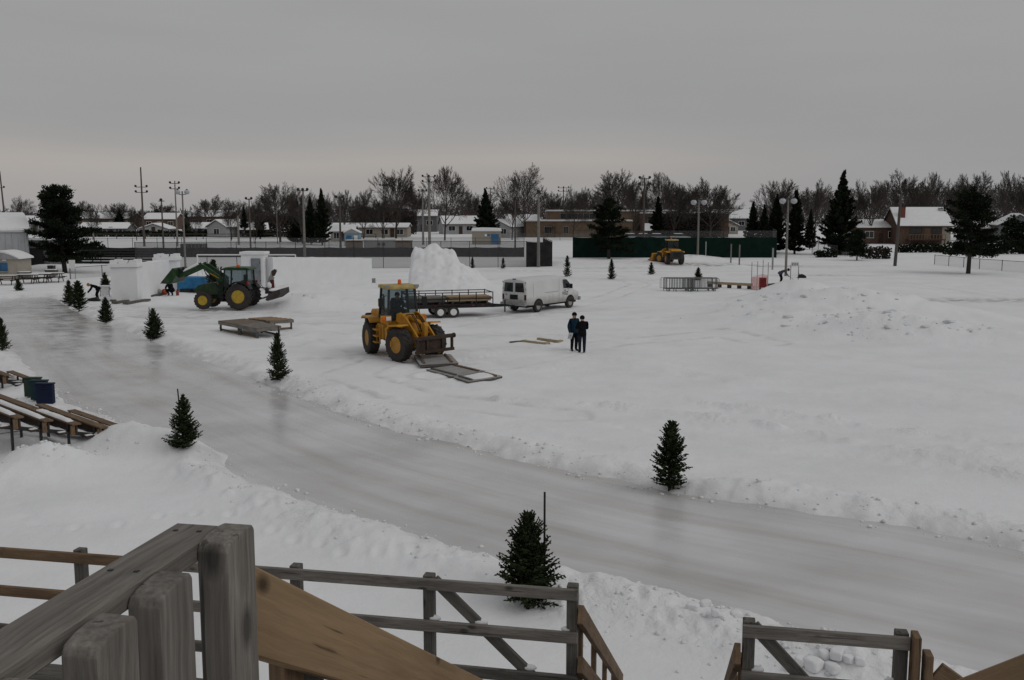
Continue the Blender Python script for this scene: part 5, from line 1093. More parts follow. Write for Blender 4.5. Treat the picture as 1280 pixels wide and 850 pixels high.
NAVY = cloth('teal_navy_jacket', (.012,.030,.048)); BLK = cloth('black_jacket', (.009,.009,.011)); JEAN = cloth('dark_jeans', (.016,.02,.032)); DPANT = cloth('black_trousers', (.008,.008,.010)); PURP = cloth('grey_purple_jacket', (.075,.068,.095)); HIVIS = cloth('orange_jacket', (.40,.16,.04)); DNAVY = cloth('driver_jacket', (.022,.024,.03))
pA = on(717.5, 439); pB = on(727.5, 441.5)
person('person in a dark teal jacket holding white papers, left of the standing couple', pA, rad(-62), dict(haR=(.12,-.30,.86), elR=(-.02,-.29,1.14), haL=(.10,.22,.92), toR=(.15,-.16,.04)), NAVY, DPANT, BLK, scale=1.03, group='two people talking on the snow', bulk=1.02)
person('person in a black jacket and dark jeans with back turned, right of the standing couple', pB, rad(100), dict(elL=(.10,.26,1.16), haL=(.24,.14,1.18), elR=(.06,-.27,1.15), haR=(.22,-.16,1.14), anR=(-.02,-.10,.09)), BLK, JEAN, BLK, scale=.98, group='two people talking on the snow', hood=True, bulk=1.04)
# the papers, held in the right hand of the first person
hp = Matrix.Translation(pA) @ Matrix.Rotation(rad(-62), 4, 'Z') @ Vector((.17*1.03, -.31*1.03, .74*1.03))
mb = MB(); Mq = Matrix.Rotation(.5, 3, 'Z') @ Matrix.Rotation(.35, 3, 'X'); mb.box((0,0,0), (.22,.012,.30), 0, Mq); mb.box((.01,.012,-.01), (.215,.006,.29), 0, Mq @ Matrix.Rotation(.12, 3, 'Y'))
o = mb.build('papers', mat('paper', (.55,.58,.62), .8, .1, 8)); o.location = hp; tag(o, 'folded white papers in the hand of the person in teal', 'papers')
BEND = dict(pelvis=(-.12,0,.86), waist=(-.02,0,.98), chest=(.22,0,1.10), neck=(.38,0,1.16), head=(.50,0,1.18), top=(.60,0,1.20), shL=(.27,.19,1.12), shR=(.27,-.19,1.12), elL=(.38,.22,.86), haL=(.52,.14,.68), elR=(.40,-.22,.88), haR=(.55,-.12,.72), hipL=(-.12,.10,.82), hipR=(-.12,-.10,.82), knL=(.05,.11,.46), knR=(.0,-.11,.46), anL=(-.08,.11,.09), anR=(-.10,-.11,.09), toL=(.10,.13,.04), toR=(.10,-.13,.04))
person('worker in black with an orange hat stooping beside the left snow tower', on(121.5, 376), rad(200), BEND, BLK, DPANT, HIVIS, scale=.98, glove=BLK)
CRO = dict(pelvis=(-.10,0,.42), waist=(-.02,0,.55), chest=(.10,0,.76), neck=(.20,0,.90), head=(.28,0,1.0), top=(.33,0,1.09), shL=(.14,.2,.83), shR=(.14,-.2,.83), elL=(.26,.27,.62), haL=(.36,.16,.42), elR=(.26,-.27,.62), haR=(.36,-.16,.42), hipL=(-.10,.12,.40), hipR=(-.10,-.12,.40), knL=(.26,.20,.46), knR=(.26,-.20,.46), anL=(.02,.16,.09), anR=(.02,-.16,.09), toL=(.18,.2,.04), toR=(.18,-.2,.04))
person('person in black crouching at the castle wall under the tractor bucket', on(214, 369.5), rad(250), CRO, BLK, DPANT, BLK, glove=BLK, bulk=1.1)
pE = G(976.5, 355.5); pE.z = gh(pE.x, pE.y)
person('person in a grey purple jacket leaning over a shovel behind the right snow mound', pE, rad(-20), BEND, PURP, DPANT, BLK, scale=1.05)
mb = MB(); mb.tube([(0,0,0), (.7,0,-.5)], .018, 6); mb.box((.86,0,-.6), (.34,.28,.02), 0, Matrix.Rotation(.6, 3, 'Y')); o = mb.build('shovel', W_BROWN); 
o.location = pE+Vector((.45,-.2,.80)); o.rotation_euler = (0,0,rad(-20)); tag(o, 'shovel in the hands of the person behind the right snow mound', 'shovel')
# driver of the near loader
SIT = dict(pelvis=(-.32,0,2.00), waist=(-.33,0,2.14), chest=(-.30,0,2.36), neck=(-.28,0,2.54), head=(-.26,0,2.66), top=(-.25,0,2.77), shL=(-.29,.2,2.46), shR=(-.29,-.2,2.46), elL=(-.16,.25,2.22), haL=(.04,.15,2.16), elR=(-.16,-.25,2.22), haR=(.04,-.15,2.16), hipL=(-.30,.11,1.98), hipR=(-.30,-.11,1.98), knL=(.10,.14,2.02), knR=(.10,-.14,2.02), anL=(.16,.14,1.72), anR=(.16,-.14,1.72), toL=(.28,.15,1.70), toR=(.28,-.15,1.70))
person('driver in dark clothes seated in the cab of the near yellow loader', LOADER.location, rzl, SIT, DNAVY, DPANT, BLK, glove=BLK, bulk=1.3)

# ------------------------------------------------------------------ snow castle, piles, loose chunks
def rough_block(name, w_, d_, h_, m, parent, loc, rz=0, amp=.03, top=None, seed=0, nx=None):
    """a block of packed snow with slightly uneven faces"""
    bm = bmesh.new(); nx = nx or max(2, int(w_/.3)); ny = max(2, int(d_/.3)); nz = max(2, int(h_/.3)); vmap = {}
    keys = [(i, j, k) for i in range(nx+1) for j in range(ny+1) for k in range(nz+1) if i in (0, nx) or j in (0, ny) or k == nz]
    K = np.array(keys, float); x, y, z = (K[:,0]/nx-.5)*w_, (K[:,1]/ny-.5)*d_, K[:,2]/nz*h_
    if top: z = z*(top(x, y)/h_)
    a = fbm(x*1.7+seed+z, y*1.7+z*1.3+seed*3.1, seed % 50, 3)*2; b = fbm(x*1.5-z*1.1, y*1.5+seed*2.2, seed % 50+7, 3)*2
    x2 = x+amp*a*np.isin(K[:,0], (0, nx)); y2 = y+amp*b*np.isin(K[:,1], (0, ny)); z2 = z+amp*.7*(a+b)*(K[:,2] == nz)
    for q, X, Y, Z in zip(keys, x2, y2, z2): vmap[q] = bm.verts.new((X, Y, Z))
    vert = lambda i, j, k: vmap[(i, j, k)]
    for k in range(nz):
        for i in range(nx):
            bm.faces.new((vert(i,0,k),vert(i+1,0,k),vert(i+1,0,k+1),vert(i,0,k+1))); bm.faces.new((vert(i,ny,k),vert(i,ny,k+1),vert(i+1,ny,k+1),vert(i+1,ny,k)))
        for j in range(ny):
            bm.faces.new((vert(0,j,k),vert(0,j,k+1),vert(0,j+1,k+1),vert(0,j+1,k))); bm.faces.new((vert(nx,j,k),vert(nx,j+1,k),vert(nx,j+1,k+1),vert(nx,j,k+1)))
    for i in range(nx):
        for j in range(ny): bm.faces.new((vert(i,j,nz),vert(i+1,j,nz),vert(i+1,j+1,nz),vert(i,j+1,nz)))
    es = [e for e in bm.edges if len(e.link_faces) == 2 and e.calc_face_angle(0) > .9]
    bmesh.ops.bevel(bm, geom=es, offset=.04, segments=2, affect='EDGES', clamp_overlap=True)
    me = bpy.data.meshes.new(name); bm.to_mesh(me); bm.free(); me.materials.append(m); me.polygons.foreach_set('use_smooth', [True]*len(me.polygons)); me.set_sharp_from_angle(angle=rad(50))
    o = bpy.data.objects.new(name, me); COL.objects.link(o); o.parent = parent; o.location = loc; o.rotation_euler = (0,0,rz); return o
cz = 0
pT1 = G(154, 378); pT2 = G(206, 366)
castle = thing('snow_castle', 'white snow castle with two notched towers behind the tractor bucket', 'snow castle', (pT1.x, pT1.y+.8, -.05), 0)
def CL(p, z=0): return (p.x-castle.location.x, p.y-castle.location.y, z)
def tower(p, w_, h_, seed, door=False):
    tb = rough_block('tower', w_, w_, h_-.35, SNOWW, castle, CL(p), rad(8), .02, seed=seed)
    cap = rough_block('tower_cap', w_+.22, w_+.22, .24, SNOWW, castle, CL(p, h_-.34), rad(8), .012, seed=seed+1)
    n = 3; wd = (w_+.22)/n
    for i in range(n):
        for j in range(n):
            if j == 0 or (j == 2 and i != 1):
                q = Matrix.Rotation(rad(8), 3, 'Z') @ Vector(((i-1)*wd, (j-1)*wd, 0)); c = CL(p, h_-.105); rough_block('merlon', wd-.17, wd-.17, .24, SNOWW, castle, (c[0]+q.x, c[1]+q.y, c[2]), rad(8), .012, seed=seed+5+i*3+j)
p1 = Vector((pT1.x+.02, pT1.y+.85, 0)); p2_ = Vector((pT2.x, pT2.y+.9, 0))
tower(p1, 1.75, topz(154, 327, p1)+.05, 3); tower(p2_, 1.65, topz(206, 319.5, p2_)+.05, 20)
dv = (p2_-p1); a_ = math.atan2(dv.y, dv.x); md = (p1+p2_)/2
rough_block('curtain_wall', dv.length-1.2, .9, 2.62, SNOWW, castle, CL(md), a_, .03, seed=40)
rough_block('side_buttress', 1.0, 3.5, 1.9, SNOWW, castle, CL(Vector((p1.x-.6, p1.y+2.4, 0))), 0, .05, seed=44)
slot = part(castle, 'painted_slot', mat('painted_slot_shade', (.05,.05,.055), .9, .1, 5), lambda q: q.box((0,0,0),(.3,.1,.34)))  # solid dark block; the shade inside a slot is put into its colour
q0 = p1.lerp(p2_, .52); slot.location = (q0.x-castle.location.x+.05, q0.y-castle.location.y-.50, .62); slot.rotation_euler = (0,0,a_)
# gate tower and long wall
pg = G(316.5, 366); pg = Vector((pg.x, pg.y+.8, 0)); hg = topz(316, 316.5, pg)
gate = thing('snow_wall', 'long smooth snow wall with a grey steel door at its left end', 'snow wall', (pg.x, pg.y, -.05), 0)
rough_block('gate_tower', 1.75, 1.5, hg, SNOWW, gate, (0,0,0), 0, .02, seed=60); rough_block('tower_cap', 1.95, 1.7, .2, SNOWW, gate, (0,0,hg+.002-.02), 0, .02, seed=61)
mb = MB(); dw = G(320.5, 352).x
dr = part(gate, 'door', mat('steel_door', (.20,.215,.23), .5, .2, 3), lambda q: q.box((0,0,0),(.74,.06,2.05)), bevel=.01); dr.location = (.28, -.82, 1.72)
part(dr, 'door_handle', BLACK, lambda q: q.box((-.28,-.05,-.1),(.05,.06,.14))); part(dr, 'door_hinge', BLACK, lambda q: [q.box((.33,-.04,z),(.05,.03,.12)) for z in (-.7,0,.7)])
pw0, pw1 = G(332, 366), G(456, 356.5); dv = Vector((pw1.x-pw0.x, pw1.y-pw0.y, 0)); md = (Vector((pw0.x,pw0.y,0))+Vector((pw1.x,pw1.y,0)))/2
hw0, hw1 = topz(345, 322, pw0)+.05, topz(450, 322.5, pw1)
rough_block('wall', dv.length, 1.6, hw0, SNOWW, gate, (md.x-pg.x, md.y+.8-pg.y, 0), math.atan2(dv.y, dv.x), .06, top=lambda x, y: hw0+(hw1-hw0)*(x/dv.length+.5), seed=70)
for (u, v, w_) in ((357, 324, .5), (366, 325, .4)):
    pass
o = rough_block('sign_board', .9, .12, .42, GREYP, None, (0,0,0), 0, 0.0, seed=5); ps = on(463, 353.5); o.location = (ps.x, ps.y, ps.z-.02); tag(o, 'small blank grey board on the snow right of the long snow wall', 'board')
# the tall pile
def pile(name, label, p, prof, depth, seed, cat='snow pile', rough=.30):
    """heap whose ridge height is given over x; steep cut left face"""
    xs = np.linspace(prof[0][0], prof[-1][0], 90); ys = np.linspace(-depth*1.25, depth, 70); X, Y = np.meshgrid(xs, ys, indexing='ij')
    px_, pz_ = zip(*prof); ridge = np.interp(X, px_, pz_)
    fr = np.where(Y < 0, np.clip(1-(-Y/(depth*1.25)), 0, 1)**.85, np.clip(1-(Y/depth), 0, 1)**.8)
    lum = fbm(X/.85+seed, Y/.85, seed, 4); Z = np.clip(ridge*fr, 0, 9); Z = Z+rough*Z**.5*lum*2*np.clip(Z, 0, 1)
    Z -= .15; edge = np.minimum.reduce([X-xs[0], xs[-1]-X, Y-ys[0], ys[-1]-Y]); Z = np.where(edge < .12, -.3, Z)
    X = X+.25*fbm(Y/.5, Z/.5, seed+3, 3)*np.clip(Z, 0, 1); o = grid_mesh(name, X, Y, Z, SNOWB); o.location = (p.x, p.y, 0); return tag(o, label, cat)
pp = G(555, 366); pp = Vector((pp.x, pp.y+2.2, 0)); sc = pp.y/FPX
def pz(u, v): return ((u-555)*sc, topz(u, v, pp))
pile('snow_pile', 'tall white snow pile with a steep left side behind the trailer', pp, [pz(508,362),pz(511.8,350),(pz(512.5,330)[0],1.9),pz(513.5,316),pz(516,307),pz(524,304),pz(530,303.5),pz(536,301),pz(545,303),pz(550,306),pz(558,308.5),pz(564,311),pz(568,315),pz(570,323),pz(573,327),pz(577,326),pz(585,331),pz(595,337),pz(605,346),pz(625,356),pz(650,364),pz(675,370)], 4.2, 12)
def chunk(label, u, v, size, seed):
    rng = np.random.default_rng(seed); bm = bmesh.new(); bmesh.ops.create_icosphere(bm, subdivisions=3, radius=1)
    sx, sy, sz = size*(.8+.5*rng.random()), size*(.7+.4*rng.random()), size*(.6+.3*rng.random())
    for v_ in bm.verts:
        n = v_.co.normalized(); k = 1+.5*float(fbm(np.array([n.x*1.8+seed]), np.array([n.y*1.8+n.z*1.8]), seed % 60, 3)[0])+.22*float(fbm(np.array([n.x*6]), np.array([n.y*6+n.z*5+seed]), seed % 60+1, 2)[0])
        q = n*k; q = Vector([max(-.72, min(.72, c)) for c in q]); v_.co = Vector((q.x*sx, q.y*sy, q.z*sz))
    me = bpy.data.meshes.new('snow_chunk'); bm.to_mesh(me); bm.free(); me.materials.append(SNOWB); me.polygons.foreach_set('use_smooth', [True]*len(me.polygons))
    o = bpy.data.objects.new('snow_chunk', me); COL.objects.link(o); p = on(u, v); o.location = (p.x, p.y, p.z+sz*.42); o.rotation_euler = (0,0,seed); tag(o, label, 'snow chunk', 'loose snow chunks on the near bank')
L1 = 'loose snow chunk on the bank just left of the short landing railing'; L2 = 'loose snow chunk in the heap seen through the short landing railing'
for i, (u, v, s) in enumerate(((866,761,.11),(881,758,.10),(894,768,.09),(903,773,.07),(920,770,.10),(912,762,.06))): chunk(L1, u, v, s, 100+i)
for i, (u, v, s) in enumerate(((1000,829,.12),(1016,834,.15),(1030,822,.11),(1046,820,.13),(1060,826,.09),(1075,829,.09),(985,836,.09),(1040,838,.12))): chunk(L2, u, v, s, 130+i)
# crumbs of snow and ice strewn along both banks and over the mounds: too many to count
def crumbs():
    rng = np.random.default_rng(9); V = []; F = []; o = 0
    base = np.array([(1,1,1),(-1,-1,1),(-1,1,-1),(1,-1,-1)], float); base2 = -base; cube = np.array([(x,y,z) for x in (-1,1) for y in (-1,1) for z in (-1,1)], float)
    quads = np.array([(0,1,3,2),(4,6,7,5),(0,4,5,1),(2,3,7,6),(0,2,6,4),(1,5,7,3)])
    pts = []
    for E_, n in ((FE, 500), (NE, 600)):
        i = rng.integers(0, len(E_)-1, n*3); a = E_[i]+(E_[i+1]-E_[i])*rng.random((n*3, 1)); a = a+rng.normal(size=a.shape)*.65; k = np.hypot(a[:,0], a[:,1]) < 40; pts.append(a[k][:n])
    for u, v, r, n in ((60,580,.8,80),(1035,832,.9,120),(870,765,1.2,80)):
        p = G(u, v); pts.append(np.array([[p.x, p.y]])+rng.normal(size=(n, 2))*np.array([r, r*.5]))
    P = np.concatenate(pts); sdv = path_sd(P[:,0], P[:,1]); P = P[sdv > -.35]; Z = np.maximum(height(P[:,0], P[:,1]), -.05)
    for (x, y), z in zip(P, Z):
        d = math.hypot(x, y); s = (.010+.022*rng.random()**3)*(1+d/70); R_ = rng.normal(size=(3,3)); q_, _ = np.linalg.qr(R_)
        v_ = (cube*(.6+.7*rng.random((8,3)))) @ q_*s*np.array([1.2,1,.8]); V.append(v_+np.array([x, y, z+s*.3])); F.append(quads+o); o += 8
    ob = bpy.data.objects.new('snow_crumbs', raw_mesh('snow_crumbs', np.concatenate(V), np.concatenate(F), SNOWB)); COL.objects.link(ob); tag(ob, kind='stuff', label='small crumbs of snow and ice strewn along the banks', cat='snow')
crumbs()
def rubble():
    rng = np.random.default_rng(19); V = []; F = []; o = 0; cube = np.array([(x,y,z) for x in (-1,1) for y in (-1,1) for z in (-1,1)], float); quads = np.array([(0,1,3,2),(4,6,7,5),(0,4,5,1),(2,3,7,6),(0,2,6,4),(1,5,7,3)])
    for u, v, r, n in ((1040,404,3.2,45),(1105,418,3.0,75),(1150,428,2.4,40),(985,396,2.6,16),(590,352,2.5,20),(400,386,4,20)):
        p = G(u, v); P = np.array([[p.x, p.y]])+rng.normal(size=(n, 2))*np.array([r, r*.5]); Z = height(P[:,0], P[:,1])
        for (x, y), z in zip(P, Z):
            s = .04+.16*rng.random()**4; q_, _ = np.linalg.qr(np.eye(3)+rng.normal(size=(3,3))*.35); v_ = (cube*(.7+.5*rng.random((8,3)))*np.array([1.3,1,.32])) @ q_*s; V.append(v_+np.array([x, y, z-s*.1])); F.append(quads+o); o += 8
    ob = bpy.data.objects.new('ice_rubble', raw_mesh('ice_rubble', np.concatenate(V), np.concatenate(F), mat('blue_white_ice', (.755,.772,.785), .85, .05, 2, bump=.3, spec=.12))); COL.objects.link(ob); tag(ob, kind='stuff', label='broken slabs of pale ice lying on the snow mounds', cat='ice')
rubble()
# twigs and needles dropped near the firs
# ------------------------------------------------------------------ bleachers, bins, barriers and other small things
def bleacher(label, px_a, px_b, z0, rows, snowy, length=None):
    """px_a -> px_b: ends of the lowest seat (height z0); rows rise behind it"""
    A, B = G(*px_a, z0), G(*px_b, z0); ex = (B-A).normalized(); Ln = (B-A).length; ey = Vector((ex.y, -ex.x, 0))
    if ey.y > 0: ey = -ey
    t = thing('bleacher', label, 'bleacher', (A.x, A.y, 0), 0, 'brown wooden bleachers by the ice path'); Z = Vector((0,0,1))
    def P(x, y, z): return ex*x+ey*y+Z*z
    for i in range(rows):
        y = .72*i; z = z0+.20*i; x0 = -.25 if i else 0
        board('seat', t, P(-2.6*(i > 1)-.6*(i == 1), y, z), P(Ln-.02*i, y, z), .24, .042, W_BROWN)
        if i: board('riser', t, P(-2.4*(i > 1)-.6, y, z-.15), P(Ln-.06, y, z-.15), .04, .20, W_DARK)
        if i in snowy:
            s0, s1 = snowy[i]; nu, nv = 26, 6; U, W2 = np.meshgrid(np.linspace(0,1,nu), np.linspace(-1,1,nv), indexing='ij'); X = U*0; Y = U*0; Zz = U*0
            for a in range(nu):
                for b in range(nv):
                    ed = min(1, min(U[a,b], 1-U[a,b])*14)*min(1, (1-abs(W2[a,b]))*3); q = P(s0+(s1-s0)*U[a,b], y+.10*W2[a,b], z+.018+.05*ed*(.7+.5*vnoise(np.array([U[a,b]*9]), np.array([W2[a,b]+i]), 8)[0])); X[a,b], Y[a,b], Zz[a,b] = q
            o = grid_mesh('seat_snow', X, Y, Zz, SNOWB); o.parent = t
        if i < rows-1:
            board('foot_board', t, P(-2.2, y+.33, z-.22), P(Ln-.12, y+.33, z-.22), .24, .04, W_DARK)
            board('foot_snow', t, P(-2.2, y+.33, z-.19), P(Ln-.2, y+.33, z-.19), .20, .03, SNOWB, bevel=.012)
        board('end_board', t, P(Ln-.10, y+.10, z-.30), P(Ln-.10, y+.10, z-.03), .04, .12, W_BROWN, tuple(ey))
        for x in (.1, Ln*.55, Ln-.4): board('upright', t, P(x, y+.1, -.1), P(x, y+.1, z-.03), .06, .06, DARKSTEEL, tuple(ex), 0)
    for x in (.1, Ln*.55, Ln-.4): board('sloped_beam', t, P(x+.05, -.1, z0-.28), P(x+.05, .72*(rows-1)+.2, z0-.28+.20*(rows-1)), .05, .10, DARKSTEEL, (0,0,1), 0); board('ground_beam', t, P(x+.11, -.2, .03), P(x+.11, .72*(rows-1)+.3, .03), .05, .08, DARKSTEEL, (0,0,1), 0)
    return t
bleacher('brown wooden bleacher with snow on its seats, nearer one at the left edge', (89,512.8), (163,538.4), .42, 6, {2: (1.3,3.65), 3: (-2.2,3.65), 4: (-2.4,3.6), 5: (-2.4,3.5)})
bleacher('brown wooden bleacher behind the bins, farther one at the left edge', (12,464), (37,473.5), .42, 4, {1: (-1,1.2), 2: (-1,1.4)})
# bins: slim boxes standing in a row
def bin_(label, u, v, w_, h_, m, rz, d_=.30):
    p = on(u, v); t = thing('recycling_bin', label, 'bin', p, rz, 'slim bins standing by the bleachers')
    part(t, 'body', m, lambda q: q.prism([(-w_/2,0),(-w_/2,h_-.05),(w_/2,h_-.05),(w_/2,0)], -d_/2, d_/2), bevel=.02)
    part(t, 'lid', m, lambda q: q.box((0,0,h_-.02),(w_+.05,d_+.02,.05)), bevel=.012)
    part(t, 'handle', BLACK, lambda q: q.box((0,-d_/2-.012,h_-.16),(.18,.03,.03)))
BINB = mat('bin_navy', (.006,.011,.04), .55, .12, 3); BING = mat('bin_green', (.022,.042,.03), .6, .15, 3); BINT = mat('bin_teal', (.012,.033,.042), .6, .12, 3)
bin_('navy blue slim bin, frontmost of the row by the bleachers', 57.5, 504, .56, .68, BINB, rad(-2), .2)
bin_('dark green slim bin at the back of the row by the bleachers', 42, 495.5, .54, .66, BING, rad(-2), .2)
bin_('teal slim bin in the middle of the row by the bleachers', 50, 499.6, .54, .67, BINT, rad(-2), .2)
# steel crowd barriers leaning in a stack
def barrier_meshes():
    mb = MB(); L_, H_ = 2.3, 1.05; mb.tube([(-L_/2,0,.22),(-L_/2,0,H_-.08),(-L_/2+.08,0,H_),(L_/2-.08,0,H_),(L_/2,0,H_-.08),(L_/2,0,.22)], .019, 6)
    mb.tube([(-L_/2,0,.22),(L_/2,0,.22)], .017, 6); fr = mb.mesh('barrier_frame', STEELD); mb = MB()
    mb.tube([(0,0,.22),(0,0,1.04)], .011, 5); bar = mb.mesh('barrier_bar', STEELD); mb = MB()
    mb.tube([(0,-.28,0),(0,-.22,.05),(0,0,.24),(0,.22,.05),(0,.28,0)], .018, 6); return fr, bar, mb.mesh('barrier_foot', STEELD)
fr, bar, foot = barrier_meshes(); p0 = on(855, 364.5)
for k in range(8):
    t = thing('crowd_barrier', ('galvanised steel crowd barrier, frontmost in the stack' if k == 0 else 'galvanised steel crowd barrier packed behind the front one in the stack'), 'barrier', p0+Vector((.35*math.sin(k*1.7)-(.1 if k % 2 else 0.35), .17*k, -.01)), rad(-4+1.5*math.sin(k)), 'steel barriers stacked on the snow')
    for nm, me, xs in (('frame', fr, (0,)), ('bar', bar, [-1.05+.21*i for i in range(11)]), ('foot', foot, (-.85, .85))):
        for x in xs: o = bpy.data.objects.new(nm, me); COL.objects.link(o); o.parent = t; o.location = (x, 0, 0)
for k in range(8):
    t = thing('crowd_barrier', 'galvanised steel crowd barrier packed behind the front one in the stack', 'barrier', p0+Vector((1.45+.3*math.sin(k*2.3), .17*k+.08, -.01)), rad(-3+1.5*math.cos(k)), 'steel barriers stacked on the snow')
    for nm, me, xs in (('frame', fr, (0,)), ('bar', bar, [-1.05+.21*i for i in range(11)]), ('foot', foot, (-.85, .85))):
        for x in xs: o = bpy.data.objects.new(nm, me); COL.objects.link(o); o.parent = t; o.location = (x, 0, 0)
# long pale beam on blocks
a, b = on(884, 358.5), on(940, 361.5); t = thing('timber_beam', 'long pale beam raised on dark blocks right of the steel barriers', 'beam', (a+b)/2); c = (a+b)/2
board('beam', t, a-c+Vector((0,0,.36)), b-c+Vector((0,0,.36)), .12, .22, W_PALE)
for k in range(5): q = a.lerp(b, .06+.22*k)-c; board('block', t, q+Vector((-.16,0,.12)), q+Vector((.16,0,.12)), .2, .26, W_DARK)
# orange-red mesh enclosure with four stakes and a red box
MESHR = mat('red_plastic_mesh', (.50,.14,.11), .7, .15, 4, alpha=.38)
ps = [on(u, v) for u, v in ((939,362),(946,363),(953,358),(959.5,360.5))]; c = sum(ps, Vector())/4; t = thing('mesh_enclosure', 'pink-red plastic mesh on four tall stakes right of the long beam', 'mesh fence', c)
order = [0,1,3,2]; hs_ = [2.6,2.7,2.6,2.5]
for q, h_ in zip(ps, hs_): part(t, 'stake', GREYP, lambda m_: m_.tube([(q.x-c.x, q.y-c.y, -.2), (q.x-c.x, q.y-c.y, h_*.86)], .03, 6))
for i in range(4): A, B = ps[order[i]]-c, ps[order[(i+1) % 4]]-c; part(t, 'mesh_panel', MESHR, lambda m_: m_.add([(A.x,A.y,0),(B.x,B.y,0),(B.x,B.y,1.05),(A.x,A.y,1.05)], [(0,1,2,3)]))
p = on(953, 362); t = thing('red_box', 'dark red upright box beside the pink-red mesh', 'box', p); part(t, 'body', mat('red_box_paint', (.13,.016,.018), .6, .2, 4), lambda q: q.box((0,0,.55),(.52,.4,.75)), bevel=.03); part(t, 'lid', REDL, lambda q: q.box((0,0,.94),(.56,.44,.05)), bevel=.01); part(t, 'leg', DARKSTEEL, lambda q: [q.box((x,y,.09),(.06,.06,.2)) for x in (-.2,.2) for y in (-.15,.15)])
p = on(966, 357.5); o = part(None, 'dark_tarp', BLACK, lambda q: q.prism([(-.75,0),(-.6,.14),(.2,.24),(.8,.16),(.95,0)], -.3, .3), bevel=.04); o.location = p; tag(o, 'low black tarp bundle between the red box and the right snow mound', 'tarp')
# small sign frame and posts behind the mound
p = on(993, 350); t = thing('road_sign', 'pale two-legged sign frame beside the twin-globe lamp', 'sign', p)
zt_ = topz(993, 327, p)-p.z; zb = topz(993, 333, p)-p.z
part(t, 'panel', WHITEP, lambda q: q.box((0,0,(zt_+zb)/2),(.72,.05,zt_-zb)), bevel=.01); part(t, 'panel_slot', GREYP, lambda q: [q.box((x,-.03,(zt_+zb)/2-.02),(.16,.02,(zt_-zb)*.55)) for x in (-.22,0,.22)])
for x in (-.36, .36): part(t, 'leg', DARKSTEEL, lambda q: q.box((x,.04,zt_*.40),(.045,.045,zt_*.85)))
p = on(1002, 347.5); t = thing('snow_scooter', 'small dark machine on the snow right of the sign frame', 'machine', p); part(t, 'body', BLACK, lambda q: q.prism([(-.35,.08),(-.3,.32),(.05,.38),(.4,.2),(.4,.08)], -.15, .15), bevel=.04); part(t, 'runner', DARKSTEEL, lambda q: q.box((0,0,.04),(.9,.1,.06))); part(t, 'handle', DARKSTEEL, lambda q: q.tube([(-.2,0,.3),(-.35,0,.6)], .02, 6))
# blue tarp-covered stall and odds and ends at the castle
p = on(243, 365); t = thing('covered_stall', 'low blue tarp-covered stall behind the tractor arms', 'stall', p, 0)
part(t, 'tarp', TEAL, lambda q: q.prism([(-1.05,.3),(-1.08,1.05),(-.75,1.22),(.95,1.2),(1.25,.35)], -.7, .7), bevel=.05); part(t, 'base', DARKSTEEL, lambda q: (q.box((-.55,0,.17),(.85,1.2,.3)), q.box((.65,0,.17),(.85,1.2,.3))), bevel=.03)
p = on(206, 368.5); o = part(None, 'orange_sack', mat('orange_sack_cloth', (.36,.085,.03), .8, .2, 6), lambda q: q.sphere((0,0,.22),(.26,.22,.25),14), smooth=True); o.location = p; tag(o, 'round orange sack beside the crouching person in black', 'sack')
p = on(222, 369.3); t = thing('red_bottle', 'small red canister right of the crouching person', 'canister', p); part(t, 'body', REDL, lambda q: q.lathe([(.10,0),(.11,.03),(.11,.3),(.05,.38),(.05,.42)], (0,0,0), 'Z', 12), smooth='auto'); part(t, 'cap', BLACK, lambda q: q.lathe([(.055,.42),(.055,.48)], (0,0,0), 'Z', 10))
# shovels leaning on the castle wall
for lab, u, v, du, dz in (('long-handled shovel leaning on the castle wall, left of the pair', 187.5, 366, -.25, 1.25), ('long-handled shovel leaning on the castle wall, right of the pair', 195, 368.5, -.25, 1.2), ('tall pale pole leaning on the castle wall beside the shovels', 197.5, 366, -.30, 2.0)):
    p = on(u, v); t = thing('shovel' if 'shovel' in lab else 'pole', lab, 'shovel' if 'shovel' in lab else 'pole', p)
    part(t, 'handle', W_BROWN, lambda q: q.tube([(0,0,.25),(du*.6,.35,dz)], .02, 6))
    if 'shovel' in lab: part(t, 'blade', GREYP, lambda q: q.prism([(-.15,0),(-.17,.3),(.17,.3),(.15,0)], -.02, .02), bevel=.005)
    else: part(t, 'foot', GREYP, lambda q: q.tube([(0,0,.0),(0,0,.26)], .03, 6))
p = on(198, 369.5); t = thing('work_bag', 'grey bag of tools at the foot of the castle wall', 'bag', p); part(t, 'body', GREYP, lambda q: q.sphere((0,0,.28),(.3,.2,.24),12), smooth=True); part(t, 'base', BLACK, lambda q: q.box((.05,0,.09),(.42,.3,.16)), bevel=.04)
# long boards lying at the foot of the tower
for i, (a, b, lab) in enumerate((((141,377.5),(169,373.0),'grey board, rearmost of the boards before the left snow tower'), ((143,380.2),(176,374.8),'grey board in the middle of the boards before the left snow tower'), ((157,380.8),(185,376.2),'grey board, frontmost of the boards before the left snow tower'), ((178,373.5),(203,368.8),'long dark board leading from the left tower towards the crouching person'))):
    A, B = on(*a), on(*b); c = (A+B)/2; o = board('long_board', None, A+Vector((0,0,.10)), B+Vector((0,0,.10)), .42 if i < 3 else .22, .13, W_GREY2); tag(o, lab, 'board', 'boards lying before the snow castle')
